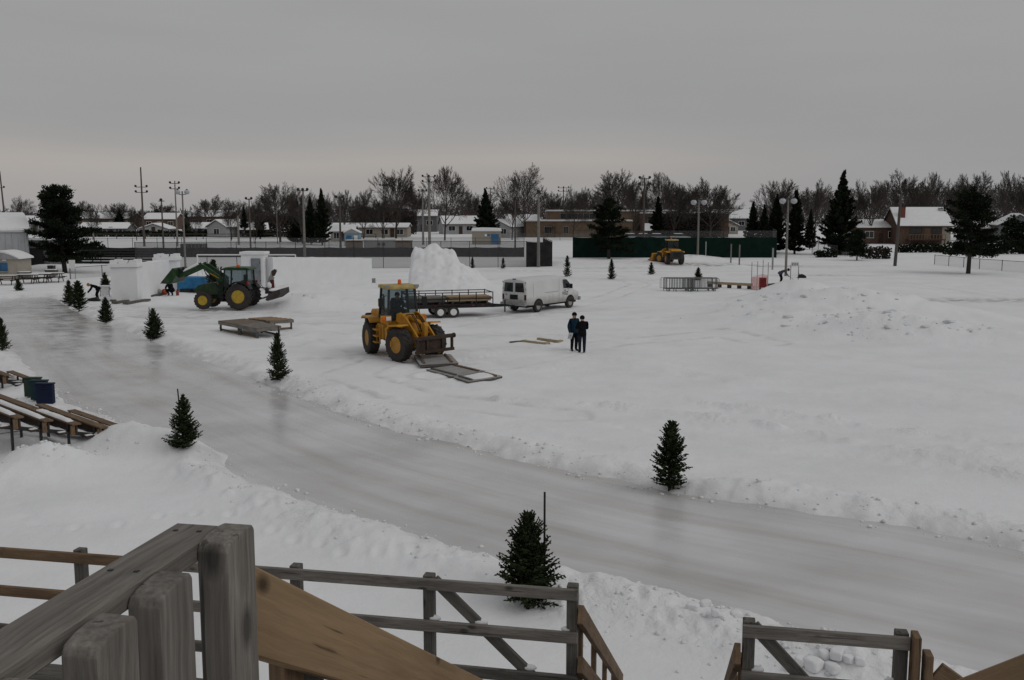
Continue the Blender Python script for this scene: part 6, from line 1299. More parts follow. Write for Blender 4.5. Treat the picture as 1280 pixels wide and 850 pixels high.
# little table by the stooping worker
p = on(133, 370); t = thing('work_table', 'small white snow-dusted table in front of the stooping worker', 'table', p); part(t, 'top', SNOWB, lambda q: q.box((0,0,.74),(.75,.6,.08)), bevel=.03); part(t, 'front', WHITEP, lambda q: q.box((0,-.2,.4),(.6,.06,.6)), bevel=.02)
for x in (-.33, .33):
    for y in (-.25, .25): part(t, 'leg', GREYP, lambda q: q.box((x,y,.35),(.04,.04,.72)))
p = on(117, 376.5); o = part(None, 'kit_bag', BLACK, lambda q: q.prism([(-.45,0),(-.35,.2),(.2,.3),(.45,.12),(.45,0)], -.2, .2), bevel=.06); o.location = p; tag(o, 'black bag on the snow at the feet of the stooping worker', 'bag')
# goal frame behind the gate tower
p0_, p1_ = G(247.5, 346), G(370, 343); p1_.y = p0_.y; p1_.x = atY(370, 343, p0_.y).x; t = thing('goal_frame', 'white soccer goal frame standing behind the snow gate tower', 'goal', p0_)
hgoal = topz(260, 318.5, p0_); Lg = p1_.x-p0_.x
part(t, 'crossbar', WHITEP, lambda q: q.tube([(0,0,hgoal),(Lg,0,hgoal)], .06, 8)); [part(t, 'goal_post', WHITEP, lambda q: q.tube([(x,0,-.1),(x,0,hgoal)], .06, 8)) for x in (0, Lg)]; [part(t, 'back_stay', WHITEP, lambda q: q.tube([(x,0,hgoal),(x,1.6,.05)], .035, 6)) for x in (0, Lg)]

# ------------------------------------------------------------------ fences
def fence(name, label, pts, h, spacing, panel_m, scr=None, scr_h=None, postm=DARKSTEEL, pr_=.035, toprail=True, group=None, midrail=False):
    t = thing(name, label, 'fence', (pts[0].x, pts[0].y, 0), 0, group); o0 = Vector((pts[0].x, pts[0].y, 0)); last = None
    for A, B in zip(pts, pts[1:]):
        A = Vector((A.x, A.y, 0))-o0; B = Vector((B.x, B.y, 0))-o0; n = max(1, round((B-A).length/spacing))
        for k in range(n):
            a, b = A.lerp(B, k/n), A.lerp(B, (k+1)/n)
            mb = MB(); mb.tube([(a.x,a.y,-.2),(a.x,a.y,h+.05)], pr_, 6); mb.build('post', postm, t)
            if panel_m: mb = MB(); mb.add([(a.x,a.y,.03),(b.x,b.y,.03),(b.x,b.y,h),(a.x,a.y,h)], [(0,1,2,3)]); mb.build('mesh_panel', panel_m, t)
            if scr:
                d = (b-a).normalized(); nrm = Vector((-d.y, d.x, 0))*(-.06 if d.x > 0 else .06); nu, nv = 9, 5; U, W2 = np.meshgrid(np.linspace(0,1,nu), np.linspace(0,1,nv), indexing='ij')
                bul = .05*np.sin(U*PI*2+k)*np.sin(W2*PI); X = a.x+(b.x-a.x)*U+nrm.x*(1+bul*10); Y = a.y+(b.y-a.y)*U+nrm.y*(1+bul*10); Z = .05+(scr_h-.05)*W2-.06*np.sin(U*PI)*W2
                q = grid_mesh('windscreen', X, Y, Z, scr); q.parent = t
            if toprail: mb = MB(); mb.tube([(a.x,a.y,h),(b.x,b.y,h)], pr_*.7, 5); mb.build('top_rail', postm, t)
            if midrail: mb = MB(); mb.tube([(a.x,a.y,h*.5),(b.x,b.y,h*.5)], pr_*.6, 5); mb.build('mid_rail', postm, t)
        last = B
    mb = MB(); mb.tube([(last.x,last.y,-.2),(last.x,last.y,h+.05)], pr_, 6); mb.build('post', postm, t); return t
nl, nr, nc = G(222, 337), G(690, 334.5), G(658, 334.8); fl, frr = G(105, 322), G(655, 321.5)
fence('court_fence', 'tall grey mesh fence along the near side of the sports court', [G(170, 337.5), nl, nc], 2.95, 3.05, SCREEN)
fence('court_fence', 'dark screened end fence at the right corner of the sports court', [nc, nr, G(679, 326)], 2.95, 3.0, None, SCREEND, 2.9)
fence('court_fence', 'far court fence with a low dark wind screen', [fl, frr], 2.6, 3.2, CHAIN, SCREEND, 1.35)
fence('green_fence', 'dark green screened fence right of the middle pine', [G(716, 322.5), G(770, 322.5), G(970, 322.5)], 3.6, 3.3, CHAIN, SCREENG, 2.75)
fence('green_fence', 'short return of the green screened fence at its right end', [G(970, 322.5), G(955, 305)], 3.6, 3.3, CHAIN, SCREENG, 2.75)
fence('chain_link_fence', 'low chain-link fence behind the spreading right pine', [G(1168, 331), G(1224, 337), G(1282, 341.5), G(1400, 350)], 1.15, 3.0, CHAIN, group='low chain-link fences')
fence('chain_link_fence', 'low chain-link fence running left of the snow castle', [G(88, 350), G(128, 347), G(150, 345)], 1.15, 2.4, CHAIN, group='low chain-link fences')
fence('chain_link_fence', 'open chain-link fence on the field in front of the school', [G(596, 300), G(700, 301), G(770, 300)], 1.5, 5, CHAIN, group='low chain-link fences')
fence('chain_link_fence', 'garden fence of the white shed beside the spruces', [G(1015, 318), G(1046, 322)], 1.6, 2.5, CHAIN, group='low chain-link fences')
fence('rail_fence', 'long post-and-rail fence on the far field at the left', [G(110, 299), G(470, 299)], 1.1, 6, None, postm=POLEW, pr_=.09, midrail=True)
# dark bleacher stand seen behind the left pine
p = G(140, 330); t = thing('grandstand', 'dark low grandstand behind the chain-link fence at the left', 'grandstand', p)
for k in range(5): part(t, 'bench', DARKSTEEL, lambda q: q.box((0,k*.7,.3+.3*k),(11,.3,.08))); part(t, 'riser', DARKSTEEL, lambda q: q.box((0,k*.7+.3,.15+.3*k),(11,.05,.2)))
for x in (-5,-2.5,0,2.5,5): part(t, 'frame', DARKSTEEL, lambda q: q.bar((x,-.2,.05),(x,3.1,1.4), .08, .12)); part(t, 'leg', DARKSTEEL, lambda q: q.box((x,2.9,.65),(.08,.08,1.3)))
# posts standing in the snow right of the green fence
for lab, u, vb, vt, r in (('slim grey post near the left lamp of the green fence', 882, 324, 302, .06), ('slim pale post, left of the pair before the green fence', 913.5, 328.5, 305, .07), ('slim pale post, right of the pair before the green fence', 924, 331, 306, .07), ('slim dark post nearest the twin-globe lamp', 965.5, 337, 310, .08)):
    p = on(u, vb); h_ = topz(u, vt, p)-p.z; t = thing('post', lab, 'post', p); part(t, 'shaft', POLEC if 'pale' in lab else GREYP, lambda q: q.box((0,0,h_/2-.1),(r*2,r*2,h_+.2)), bevel=.01); part(t, 'cap', DARKSTEEL, lambda q: q.box((0,0,h_+.02),(r*2.2,r*2.2,.05)))
# ------------------------------------------------------------------ lamp posts and poles
def globe_lamp(label, u, vb, vt, big=1.0):
    p = on(u, vb); h_ = topz(u, vt, p)-p.z; t = thing('lamp_post', label, 'lamp post', p, 0, 'twin-globe lamp posts'); part(t, 'pole', POLEC, lambda q: q.tube([(0,0,-.2),(0,0,h_)], [.16*big,.10*big], 10), smooth='auto'); part(t, 'arm', DARKSTEEL, lambda q: q.tube([(-.75*big,0,h_-.28),(0,0,h_-.38),(.75*big,0,h_-.28)], .04, 6))
    for s in (-1, 1): part(t, 'globe', mat('globe_glass', (.42,.43,.45), .3, .1, 3), lambda q: q.sphere((s*.68*big,0,h_-.1),(.40*big,.40*big,.34*big),14), smooth=True); part(t, 'globe_cap', DARKSTEEL, lambda q: q.lathe([(.2*big,h_+.2*big),(.05,h_+.32*big)], (s*.68*big,0,0), 'Z', 10))
globe_lamp('tall twin-globe lamp post rising behind the right snow mound', 982, 345, 250, .80)
globe_lamp('twin-globe lamp post in front of the green fence', 872, 322.5, 252, 1.0)
globe_lamp('twin-globe lamp post left of the snow gate, before the court', 232, 338, 239, .72)
def flood_pole(label, u, vb, vt, rows=1, n=2, r=.16, arm=1.0, m=POLEC, ext=0.0, lean=0):
    p = on(u, vb); h_ = topz(u, vt, p)-p.z; t = thing('light_pole', label, 'light pole', p, 0, 'floodlight poles round the field'); part(t, 'pole', m, lambda q: q.tube([(0,0,-.3),(lean,0,h_)], [r,r*.55], 9), smooth='auto')
    for k in range(rows):
        z = h_-.15-ext-k*.9; part(t, 'crossarm', DARKSTEEL, lambda q: q.box((lean*z/h_,0,z),(2*arm,.09,.1)))
        for i in range(n):
            x = lean*z/h_-arm+2*arm*i/max(1, n-1) if n > 1 else 0
            part(t, 'floodlight', DARKSTEEL, lambda q: (q.lathe([(.20,-.12),(.19,0),(.08,.14)], (x,-.12,z+.18), 'Y', 10), q.box((x,0,z+.08),(.06,.08,.2))), smooth='auto')
    return t
flood_pole('tall wooden pole with two crossarms of floodlights, tallest at the left', 180.5, 308, 209, 2, 2, .2, .95, POLEW, 3.2)
flood_pole('pale floodlight pole between the tallest pole and the twin-globe lamp', 222, 308, 226, 2, 2, .17, .75, POLEC, .3)
flood_pole('short dark pole with one floodlight right of the tallest left pole', 205, 321, 249, 1, 1, .15, .4, POLEW, .1)
flood_pole('floodlight pole above the long snow wall', 381, 322, 237, 1, 3, .2, .6, POLEC)
flood_pole('dark floodlight pole right of the long snow wall', 426, 320, 246, 1, 2, .18, .45, POLEW)
flood_pole('floodlight pole left of the long snow wall on the far field', 313.5, 314, 248, 1, 2, .15, .4, POLEW)
flood_pole('tall floodlight pole, right and higher of the pair behind the snow pile', 537, 306, 220, 2, 3, .28, 1.1, POLEC)
flood_pole('floodlight pole, left and lower of the pair behind the snow pile', 529, 306, 238, 1, 3, .22, .7, POLEC)
flood_pole('slim dark pole inside the court, left of its screened corner', 644, 321, 248, 1, 1, .14, .4, POLEW)
flood_pole('pale pole at the screened right corner of the court', 673, 334, 240, 1, 1, .2, .3, POLEC)
flood_pole('distant floodlight mast above the school', 704, 292, 234, 2, 3, .2, 1.3, POLEW)
flood_pole('dark floodlight pole behind the green fence', 804, 318, 222, 2, 2, .18, .7, POLEW)
flood_pole('distant floodlight pole just right of the conical spruce', 613, 294, 235, 1, 2, .15, .9, POLEW)
flood_pole('distant floodlight pole in front of the tall left bare tree', 480, 300, 231, 1, 3, .14, .6, POLEW)
flood_pole('pole with floodlights behind the arena roof at the far left', 9, 300, 214, 1, 2, .22, .6, POLEW, 3.2, -.6)
flood_pole('dark lamp cluster on a pole showing over the big left pine', 81, 312, 239, 1, 3, .16, .5, POLEW)
flood_pole('distant slim pole at the centre of the snow field fence', 747, 297, 262, 1, 1, .12, .3, POLEW)
def plain_pole(label, u, vb, vt, r, m, lean=0):
    p = on(u, vb); h_ = topz(u, vt, p)-p.z; t = thing('utility_pole', label, 'pole', p); part(t, 'shaft', m, lambda q: q.tube([(0,0,-.3),(lean,0,h_)], [r,r*.75], 9), smooth='auto'); part(t, 'cap', DARKSTEEL, lambda q: q.lathe([(r*.8,h_),(r*.8,h_+.04),(.02,h_+.06)], (lean,0,0), 'Z', 9))
plain_pole('bare wooden utility pole in front of the brick house', 1118.5, 332.5, 243, .19, POLEW, .3)
plain_pole('short white post on the far field at the left', 298.5, 306, 270, .22, POLEC)
plain_pole('slanting pale post beside the big left pine', 119, 305, 281, .16, POLEC, -.5)
plain_pole('thin white post in front of the houses, left of the gate tower', 347, 305, 258, .08, POLEC)

# ------------------------------------------------------------------ buildings
def window(t, w_, h_, loc, rz=0, fm=None, panes=2):
    f = part(t, 'window', fm or WHITEP, lambda q: (q.box((0,0,h_/2+.03),(w_+.12,.08,.07)), q.box((0,0,-h_/2-.03),(w_+.16,.14,.07)), q.box((-w_/2-.03,0,0),(.06,.08,h_)), q.box((w_/2+.03,0,0),(.06,.08,h_)), *[q.box((-w_/2+w_*k/panes,0,0),(.04,.06,h_)) for k in range(1, panes)])); f.location = loc; f.rotation_euler = (0,0,rz)
    part(f, 'pane', DGLASS, lambda q: q.box((0,.01,0),(w_,.03,h_))); return f
def house(label, u, vb, w_, d_, hw, hr, rz, wallm, wins=2, ridge='x', chim=True, snow_t=.22, roofm=None, name='house', group='houses around the field', eave=.4, door=True):
    p = G(u, vb); t = thing(name, label, 'house' if name == 'house' else name.replace('_', ' '), p+Vector((0, d_/2, 0)), rz, group)
    part(t, 'wall', wallm, lambda q: q.box((0,0,hw/2-.1),(w_,d_,hw+.2)))
    if ridge == 'x':
        [part(t, 'gable', wallm, lambda q: q.prism([(-d_/2,hw),(0,hw+hr),(d_/2,hw)], xa, xa+.15, plane='YZ')) for xa in (-w_/2, w_/2-.15)]
        poly = [(-d_/2-eave,hw-eave*hr/(d_/2)),(0,hw+hr),(d_/2+eave,hw-eave*hr/(d_/2))]; ex0, ex1, pl = -w_/2-.3, w_/2+.3, 'YZ'
    else:
        [part(t, 'gable', wallm, lambda q: q.prism([(-w_/2,hw),(0,hw+hr),(w_/2,hw)], ya, ya+.15)) for ya in (-d_/2, d_/2-.15)]
        poly = [(-w_/2-eave,hw-eave*hr/(w_/2)),(0,hw+hr),(w_/2+eave,hw-eave*hr/(w_/2))]; ex0, ex1, pl = -d_/2-.3, d_/2+.3, 'XZ'
    up_ = lambda o_: [(a, b+o_) for a, b in poly]
    rf = part(t, 'roof', roofm or W_DARK, lambda q: q.prism(up_(.0)+list(reversed(up_(.12))), ex0, ex1, plane=pl))
    part(rf, 'roof_snow', SNOWW, lambda q: q.prism([(a*.985, b) for a, b in up_(.124)]+[(a*.97, b) for a, b in reversed(up_(.124+snow_t))], ex0+.04, ex1-.04, plane=pl))
    if chim: part(rf, 'chimney', BRICKD, lambda q: (q.box((w_*.28,.3,hw+hr*.7),(.6,.6,hr*.9+.8)), q.box((w_*.28,.3,hw+hr*1.15+.42),(.7,.7,.1))))
    n = wins
    for k in range(n): window(t, min(1.6, w_/n*.45), 1.15, (-w_/2+w_*(k+.5)/n, -d_/2-.03, hw*.58))
    if door: dd_ = part(t, 'door', W_DARK, lambda q: q.box((w_*.5/n*.0+w_*(.5-1/n),-d_/2-.03,1.02),(.9,.06,2.0))); part(dd_, 'door_handle', STEEL, lambda q: q.box((w_*(.5-1/n)+.33,-d_/2-.08,1.0),(.1,.05,.04)))
    return t
BRICK = mat('brown_brick', (.105,.066,.048), .9, .25, 3, bump=.3); BRICKD = mat('dark_red_brick', (.16,.055,.04), .85, .25, 4); WSID = mat('white_siding', (.33,.33,.335), .8, .08, 2); GSID = mat('grey_siding', (.13,.13,.135), .8, .1, 2); TANB = mat('tan_brick', (.135,.095,.066), .9, .18, 1.5); CREAM = mat('cream_siding', (.29,.26,.215), .8, .08, 2)
HR = [ # label, u, vbase, w, d, hw, hr, rz, wall, wins, ridge
 ('far white-roofed house half hidden behind the big left pine', 33, 291, 11, 8, 2.8, 2.0, .1, GSID, 3, 'x'),
 ('far wide house with a broad snowy roof right of the big left pine', 132, 287, 16, 9, 3.4, 2.2, 0, BRICK, 4, 'x'),
 ('low house with a snowy roof just before the wide house at the left', 128, 294, 11.5, 7, 1.6, 1.6, .05, GSID, 3, 'x'),
 ('far house with a snowy roof behind the tallest pole', 200, 287, 10, 8, 3.2, 2.2, 0, BRICK, 3, 'x'),
 ('low snowy-roofed house right of the tallest pole', 192, 294, 7, 6, 1.5, 1.6, 0, WSID, 2, 'y'),
 ('white low garage with a snowy roof right of the twin-globe lamp', 250, 296, 7, 6, 1.9, 1.5, 0, WSID, 2, 'x'),
 ('white gable-ended house left of the white post', 281, 297, 5.8, 8, 2.4, 1.9, -.5, WSID, 1, 'y'),
 ('far brown house with a snowy roof above the white garage', 262, 285, 14, 8, 3.8, 2.4, 0, BRICK, 3, 'x'),
 ('low house with a snowy roof right of the white post', 313, 297, 6, 6, 1.8, 1.6, .3, GSID, 2, 'x'),
 ('cream hip-roofed pavilion left of the small blue kiosk', 428, 302, 4.6, 5, 2.0, 1.3, 0, CREAM, 2, 'x'),
 ('long pale house with a low snowy roof behind the small blue kiosk', 462, 297, 17, 8, 2.2, 1.0, 0, CREAM, 5, 'x'),
 ('far house with a snowy roof between the two tall bare trees', 528, 290, 8, 8, 4.4, 2.0, 0, GSID, 2, 'x'),
 ('far snowy-roofed house left of the conical spruce', 572, 293, 9, 8, 2.6, 2.4, .2, WSID, 2, 'x'),
 ('white gable house right of the conical spruce', 634, 297, 7, 8, 2.4, 2.0, -.6, WSID, 2, 'y'),
 ('far snowy-roofed house left of the school', 652, 291, 9, 8, 3.0, 2.2, .2, GSID, 2, 'x'),
 ('distant snowy-roofed house at the end of the street', 918, 288, 11, 8, 3.6, 3.2, -.4, GSID, 3, 'x'),
 ('distant low house right of the bare tree before the street', 905, 293, 6, 6, 2.2, 1.8, .3, CREAM, 2, 'y'),
 ('dark house with a snowy roof behind the tall right spruce', 1098, 305, 9, 8, 3.0, 1.6, .1, BRICK, 2, 'x'),
 ('grey gable house cut off by the right edge', 1282, 304, 7, 9, 3.4, 2.6, -.3, GSID, 2, 'y'),
 ('low snowy-roofed house behind the spreading right pine', 1240, 302, 8, 7, 2.6, 1.8, 0, GSID, 2, 'x')]
for r in HR: house(*r[:6], r[6]*.72, *r[7:10], ridge=r[10], chim=('far' in r[0] and 'white' not in r[0]), door='gable' not in r[0])
# brick house on the right
p = G(1156, 306); t = thing('house', 'brown brick house with a red chimney and a snow-covered roof, at right', 'house', p+Vector((0,4.2,0)), rad(-3), 'houses around the field'); hw, hr, w_, d_ = 3.5, 2.9, 9.4, 8.4
part(t, 'wall', BRICK, lambda q: q.box((0,0,hw/2-.1),(w_,d_,hw+.2))); [part(t, 'gable', BRICK, lambda q: q.prism([(-d_/2,hw),(0,hw+hr),(d_/2,hw)], xa, xa+.2, plane='YZ')) for xa in (-w_/2, w_/2-.2)]
poly = [(-d_/2-.45,hw-.3),(0,hw+hr),(d_/2+.45,hw-.3)]
rf = part(t, 'roof', W_DARK, lambda q: q.prism(poly+[(a, b+.12) for a, b in reversed(poly)], -w_/2-.35, w_/2+.35, plane='YZ')); part(rf, 'roof_snow', SNOWW, lambda q: q.prism([(a*.98, b+.125) for a, b in poly]+[(a*.96, b+.4) for a, b in reversed(poly)], -w_/2-.3, w_/2+.3, plane='YZ'), bevel=.06)
part(rf, 'chimney', BRICKD, lambda q: (q.box((-3.4,-2.4,hw+1.6),(.75,.7,3.2)), q.box((-3.4,-2.4,hw+3.24),(.85,.8,.1)))); part(rf, 'dormer', WSID, lambda q: q.box((4.0,-.4,hw+2.2),(.9,1.4,1.7)), bevel=.03)
window(t, 2.0, 1.5, (-1.5,-d_/2-.03,2.2), 0, W_DARK, 2); window(t, 1.4, 1.5, (2.1,-d_/2-.03,2.2), 0, W_DARK, 2); part(t, 'tan_panel', TANB, lambda q: q.box((.55,-d_/2-.02,1.8),(1.1,.06,2.4))); part(t, 'pale_panel', CREAM, lambda q: q.box((3.9,-d_/2-.02,1.7),(1.5,.06,3.2)))
bl = part(t, 'balcony', W_DARK, lambda q: q.box((0,-d_/2-.9,.95),(6.5,1.8,.16))); [part(bl, 'balcony_post', W_BROWN, lambda q: q.box((-3.1+.52*k,-d_/2-1.75,1.4),(.08,.06,.9))) for k in range(13)]; part(bl, 'balcony_rail', W_BROWN, lambda q: q.box((0,-d_/2-1.75,1.9),(6.4,.09,.08))); part(bl, 'balcony_leg', W_DARK, lambda q: [q.box((x,-d_/2-1.7,.4),(.12,.12,.95)) for x in (-3.1,0,3.1)])
house('small white garden shed with a snowy roof beside the tall right spruce', 1064, 319, 3.6, 3.2, 2.0, 1.0, rad(-15), mat('dull_white_siding', (.33,.33,.33), .8, .1, 2), 1, 'y', False, name='garden_shed', group=None, eave=.2)
# shed with blue door and kiosks
p = G(608, 306); t = thing('equipment_shed', 'beige flat-roofed shed with a blue door behind the court', 'shed', p+Vector((0,1.6,0)))
part(t, 'wall', CREAM, lambda q: q.box((0,0,1.2),(5.2,3,2.5))); rf = part(t, 'roof', WHITEP, lambda q: q.box((0,0,2.5),(5.5,3.3,.12))); part(rf, 'roof_snow', SNOWW, lambda q: q.prism([(-2.7,2.57),(-2.6,2.95),(-1,3.06),(1.2,3.02),(2.6,2.92),(2.7,2.57)], -1.6, 1.6)); dd_ = part(t, 'door', BLUE, lambda q: q.box((1.55,-1.53,.95),(1.4,.08,1.95))); part(dd_, 'door_handle', BLACK, lambda q: q.box((1.05,-1.6,.95),(.08,.06,.12))); part(t, 'notice', BLUE, lambda q: q.box((.3,-1.53,1.75),(.7,.05,.35))); part(t, 'notice', WHITEP, lambda q: q.box((-.1,-1.54,1.72),(.4,.05,.4)))
p = G(440, 308); t = thing('ticket_kiosk', 'small blue kiosk with a snowy pointed roof left of the far trees', 'kiosk', p+Vector((0,1,0))); PB = mat('pale_blue_paint', (.20,.30,.36), .7, .1, 3)
part(t, 'wall', PB, lambda q: q.box((0,0,1.1),(2.6,2,2.3))); rf = part(t, 'roof', GREYP, lambda q: q.prism([(-1.5,2.25),(0,2.95),(1.5,2.25)], -1.2, 1.2)); part(rf, 'roof_snow', SNOWW, lambda q: q.prism([(-1.45,2.33),(0,3.0),(1.45,2.33),(1.4,2.5),(0,3.2),(-1.4,2.5)], -1.18, 1.18)); part(t, 'shutter', BLUE, lambda q: q.box((-.5,-1.02,1.5),(.9,.05,.8))); part(t, 'door', WHITEP, lambda q: q.box((.7,-1.02,1.0),(.6,.05,1.8)))
for lab, u in (('brown wooden dugout below the small blue kiosk', 442), ('brown wooden dugout left of the snow pile', 504)):
    p = G(u, 313); t = thing('dugout', lab, 'dugout', p+Vector((0,1,0)), 0, 'brown dugouts behind the court'); part(t, 'back_wall', W_DARK, lambda q: q.box((0,.9,.7),(2.6*.9,.1,1.5))); [part(t, 'side_wall', W_DARK, lambda q: q.box((s*1.15,0,.7),(.1,1.7,1.5))) for s in (-1,1)]; part(t, 'front_wall', W_BROWN, lambda q: q.box((0,-.9,.6),(2.5,.1,1.3))); part(t, 'roof', W_BROWN, lambda q: q.box((0,0,1.5),(2.7,2.1,.1))); part(t, 'roof_snow', SNOWW, lambda q: q.box((0,.1,1.6),(2.5,1.8,.1)))
p = G(475, 312); t = thing('scorer_hut', 'long low white hut with two dark windows between the dugouts', 'hut', p+Vector((0,1.2,0))); part(t, 'wall', WSID, lambda q: q.box((0,0,.75),(5.2,2,1.6))); part(t, 'roof_snow', SNOWW, lambda q: q.box((0,0,1.62),(5.4,2.2,.15))); [window(t, .45, .5, (x,-1.03,.85), 0, GREYP, 1) for x in (-.2,.6)]
p = G(251, 306); t = thing('storage_container', 'dark low container on the far field behind the twin-globe lamp', 'container', G(240, 321)+Vector((0,1,0))); part(t, 'body', DARKSTEEL, lambda q: q.box((0,0,.85),(3.1,2,1.8))); part(t, 'door', SOOT, lambda q: (q.box((-.7,-1.02,.85),(1.2,.04,1.5)), q.box((.7,-1.02,.85),(1.2,.04,1.5)))); part(t, 'rib', GREYP, lambda q: [q.box((-1.5+.5*k,-1.03,.85),(.05,.03,1.7)) for k in range(7)])
# school
p = G(735, 297); t = thing('school_building', 'long low tan brick school with dark window bands behind the lone pine', 'school', p+Vector((0,6,0)))
part(t, 'front_wing', TANB, lambda q: q.box((-2,-1,1.75),(24,10,3.7))); part(t, 'upper_block', TANB, lambda q: q.box((6,5,3.0),(30,11,5.6))); part(t, 'east_wing', BRICK, lambda q: q.box((22,2,2.6),(20,12,5.4)))
rf = part(t, 'roof_edge', GREYP, lambda q: (q.box((-2,-1,3.65),(24.4,10.4,.14)), q.box((6,5,5.85),(30.4,11.4,.14)), q.box((22,2,5.35),(20.4,12.4,.14)))); part(rf, 'roof_snow', SNOWW, lambda q: (q.box((-2,-1,3.84),(24,10,.2)), q.box((6,5,6.05),(30,11,.22)), q.box((22,2,5.55),(20,12,.22))))
for x, w2 in ((-1.5, 8), (6.2, 3.2)): window(t, w2, 1.25, (x-.5, -.53, 4.75), 0, GREYP, 6)
for x, w2 in ((5.5,3.4),(-9,1.6),(-5,1.0)): window(t, w2, 1.5, (x, -6.03, 1.7), 0, GREYP, 3)
for k in range(4):
    for z in (1.5, 3.9): window(t, 2.6, 1.5, (15+4.3*k, -4.03, z), 0, GREYP, 2)
part(t, 'canopy', W_DARK, lambda q: (q.box((-8.4,-6.5,2.3),(2,1,.2)), q.box((-9.2,-6.8,1.1),(.2,.2,2.3)), q.box((-7.5,-6.8,1.1),(.2,.2,2.3)))); part(t, 'snowy_lean_to', SNOWW, lambda q: q.prism([(-1.4,0),(1.4,1.6),(1.4,1.7),(-1.4,.1)], 12.5, 16.5, plane='YZ')).location = (0,-6.0,1.5)
# arena on the left
p = G(38, 345); t = thing('arena_building', 'white corrugated arena with a rounded snowy roof at the left edge', 'arena', Vector((p.x, p.y, 0)), rad(30)); hwA = topz(38, 288, p); CORR = mat('corrugated_white', (.42,.43,.44), .5, .1, 1.2)
part(t, 'wall', CORR, lambda q: q.box((-8,8,hwA/2-.1),(16,16,hwA+.2))); rp_ = [(-.3+16.6*k/20, hwA+1.5*math.sin(PI*k/20)**.8) for k in range(21)]
rf = part(t, 'roof', GREYP, lambda q: q.prism(rp_, -16.2, .25, plane='YZ')); part(rf, 'roof_snow', SNOWW, lambda q: q.prism([(a, b+.004) for a, b in rp_]+[(a+.02, b+.22) for a, b in reversed(rp_)], -16.15, .2, plane='YZ'), smooth='auto'); part(t, 'eave', WHITEP, lambda q: q.box((-8,-.12,hwA-.06),(16.4,.16,.16)))
for k in range(29): part(t, 'wall_rib', CORR, lambda q: q.box((-15.9+.56*k,-.04,hwA/2-.2),(.14,.075,hwA-.2)))
for k in range(14): part(t, 'wall_rib', CORR, lambda q: q.box((.04,.5+1.1*k,hwA/2-.2),(.075,.14,hwA-.2)))
p = G(44, 340); o = thing('side_annex', 'grey low annex between the arena and the big left pine', 'annex', G(46, 335)+Vector((0,2,0))); part(o, 'wall', GSID, lambda q: q.box((0,0,1.5),(3.0,4,3.2))); part(o, 'door', SOOT, lambda q: q.box((-.1,-2.03,1.1),(1.9,.06,2.2))); part(o, 'roof_snow', SNOWW, lambda q: q.box((0,0,3.2),(3.2,4.2,.25)))
p = G(5, 350.5); t = thing('snack_kiosk', 'beige kiosk with blue shutters and a rounded snowy roof before the arena', 'kiosk', p+Vector((-.4,1.4,0))); hk = topz(10, 324, p)
part(t, 'wall', BEIGE, lambda q: q.box((0,0,hk/2-.1),(3.4,2.6,hk+.2))); rk = [(-1.95+3.9*k/12, hk+.62*math.sin(PI*k/12)) for k in range(13)]; rf = part(t, 'roof', GREYP, lambda q: q.prism(rk, -1.5, 1.5)); part(rf, 'roof_snow', SNOWW, lambda q: q.prism([(a*.99, b+.003) for a, b in rk]+[(a*.96, b+.16) for a, b in reversed(rk)], -1.45, 1.45), smooth='auto'); [part(t, 'shutter', BLUE, lambda q: q.box((x,-1.33,1.25),(.62,.06,.75)), bevel=.01) for x in (-.85,-.2,.45)]; part(t, 'counter', GREYP, lambda q: q.box((-.2,-1.45,.82),(2.1,.25,.05))); part(t, 'sign_plate', WHITEP, lambda q: q.box((.5,-1.33,1.85),(.35,.05,.12)))
# planters, sign, tables near the kiosk
def crate(lab, u, v, w_, h_): 
    p = on(u, v); t = thing('planter_box', lab, 'planter', p, 0, 'snow-topped boxes before the arena'); part(t, 'body', W_GREY2, lambda q: q.box((0,0,h_/2),(w_,.6,h_)), bevel=.02); part(t, 'rim', W_GREY2, lambda q: q.box((0,0,h_-.03),(w_+.06,.66,.06))); part(t, 'snow_top', SNOWW, lambda q: q.box((0,0,h_+.03),(w_-.05,.55,.08)), bevel=.03)
crate('snow-topped wooden box at the corner of the beige kiosk', 31, 349, 1.0, .65); crate('snow-topped wooden box left of the big pine trunk', 64.5, 344, 1.0, .5); crate('small snow-topped box behind the box by the pine trunk', 64.5, 337, .6, .4)
def picnic(lab, u, v):
    p = on(u, v); t = thing('picnic_table', lab, 'picnic table', p, rad(4), 'picnic tables before the kiosk')
    for k in range(3): board('top_plank', t, (-.9,-.26+.26*k,.76), (.9,-.26+.26*k,.76), .25, .045, W_DARK)
    board('top_snow', t, (-.85,0,.82), (.85,0,.82), .7, .06, SNOWB, bevel=.02)
    for s in (-1, 1): board('bench', t, (-.9,s*.72,.45), (.9,s*.72,.45), .26, .045, W_DARK); [board('leg', t, (x,s*.62,0), (x,s*.2,.73), .05, .09, W_DARK) for x in (-.65,.65)]
    for x in (-.65, .65): board('crossbar', t, (x+.05,-.8,.40), (x+.05,.8,.40), .04, .09, W_DARK)
for lab, u, v in (('dark picnic table at the left frame edge before the kiosk', 8, 356), ('dark picnic table just right of the tiny round fir', 36, 354.5), ('dark picnic table second from the big pine', 52, 353.5), ('dark picnic table nearest the foot of the big left pine', 67, 352.5)): picnic(lab, u, v)
p = on(91, 349); t = thing('notice_sign', 'blank white notice sign on grey posts right of the big pine trunk', 'sign', p); zt_ = topz(91, 325, p)-p.z; zb = topz(91, 335.5, p)-p.z
part(t, 'panel', WHITEP, lambda q: q.box((0,0,(zt_+zb)/2),(.58,.05,zt_-zb)), bevel=.01); [part(t, 'post', STEEL, lambda q: q.box((x,.05,zt_/2-.1),(.05,.05,zt_+.1))) for x in (-.2,.24)]
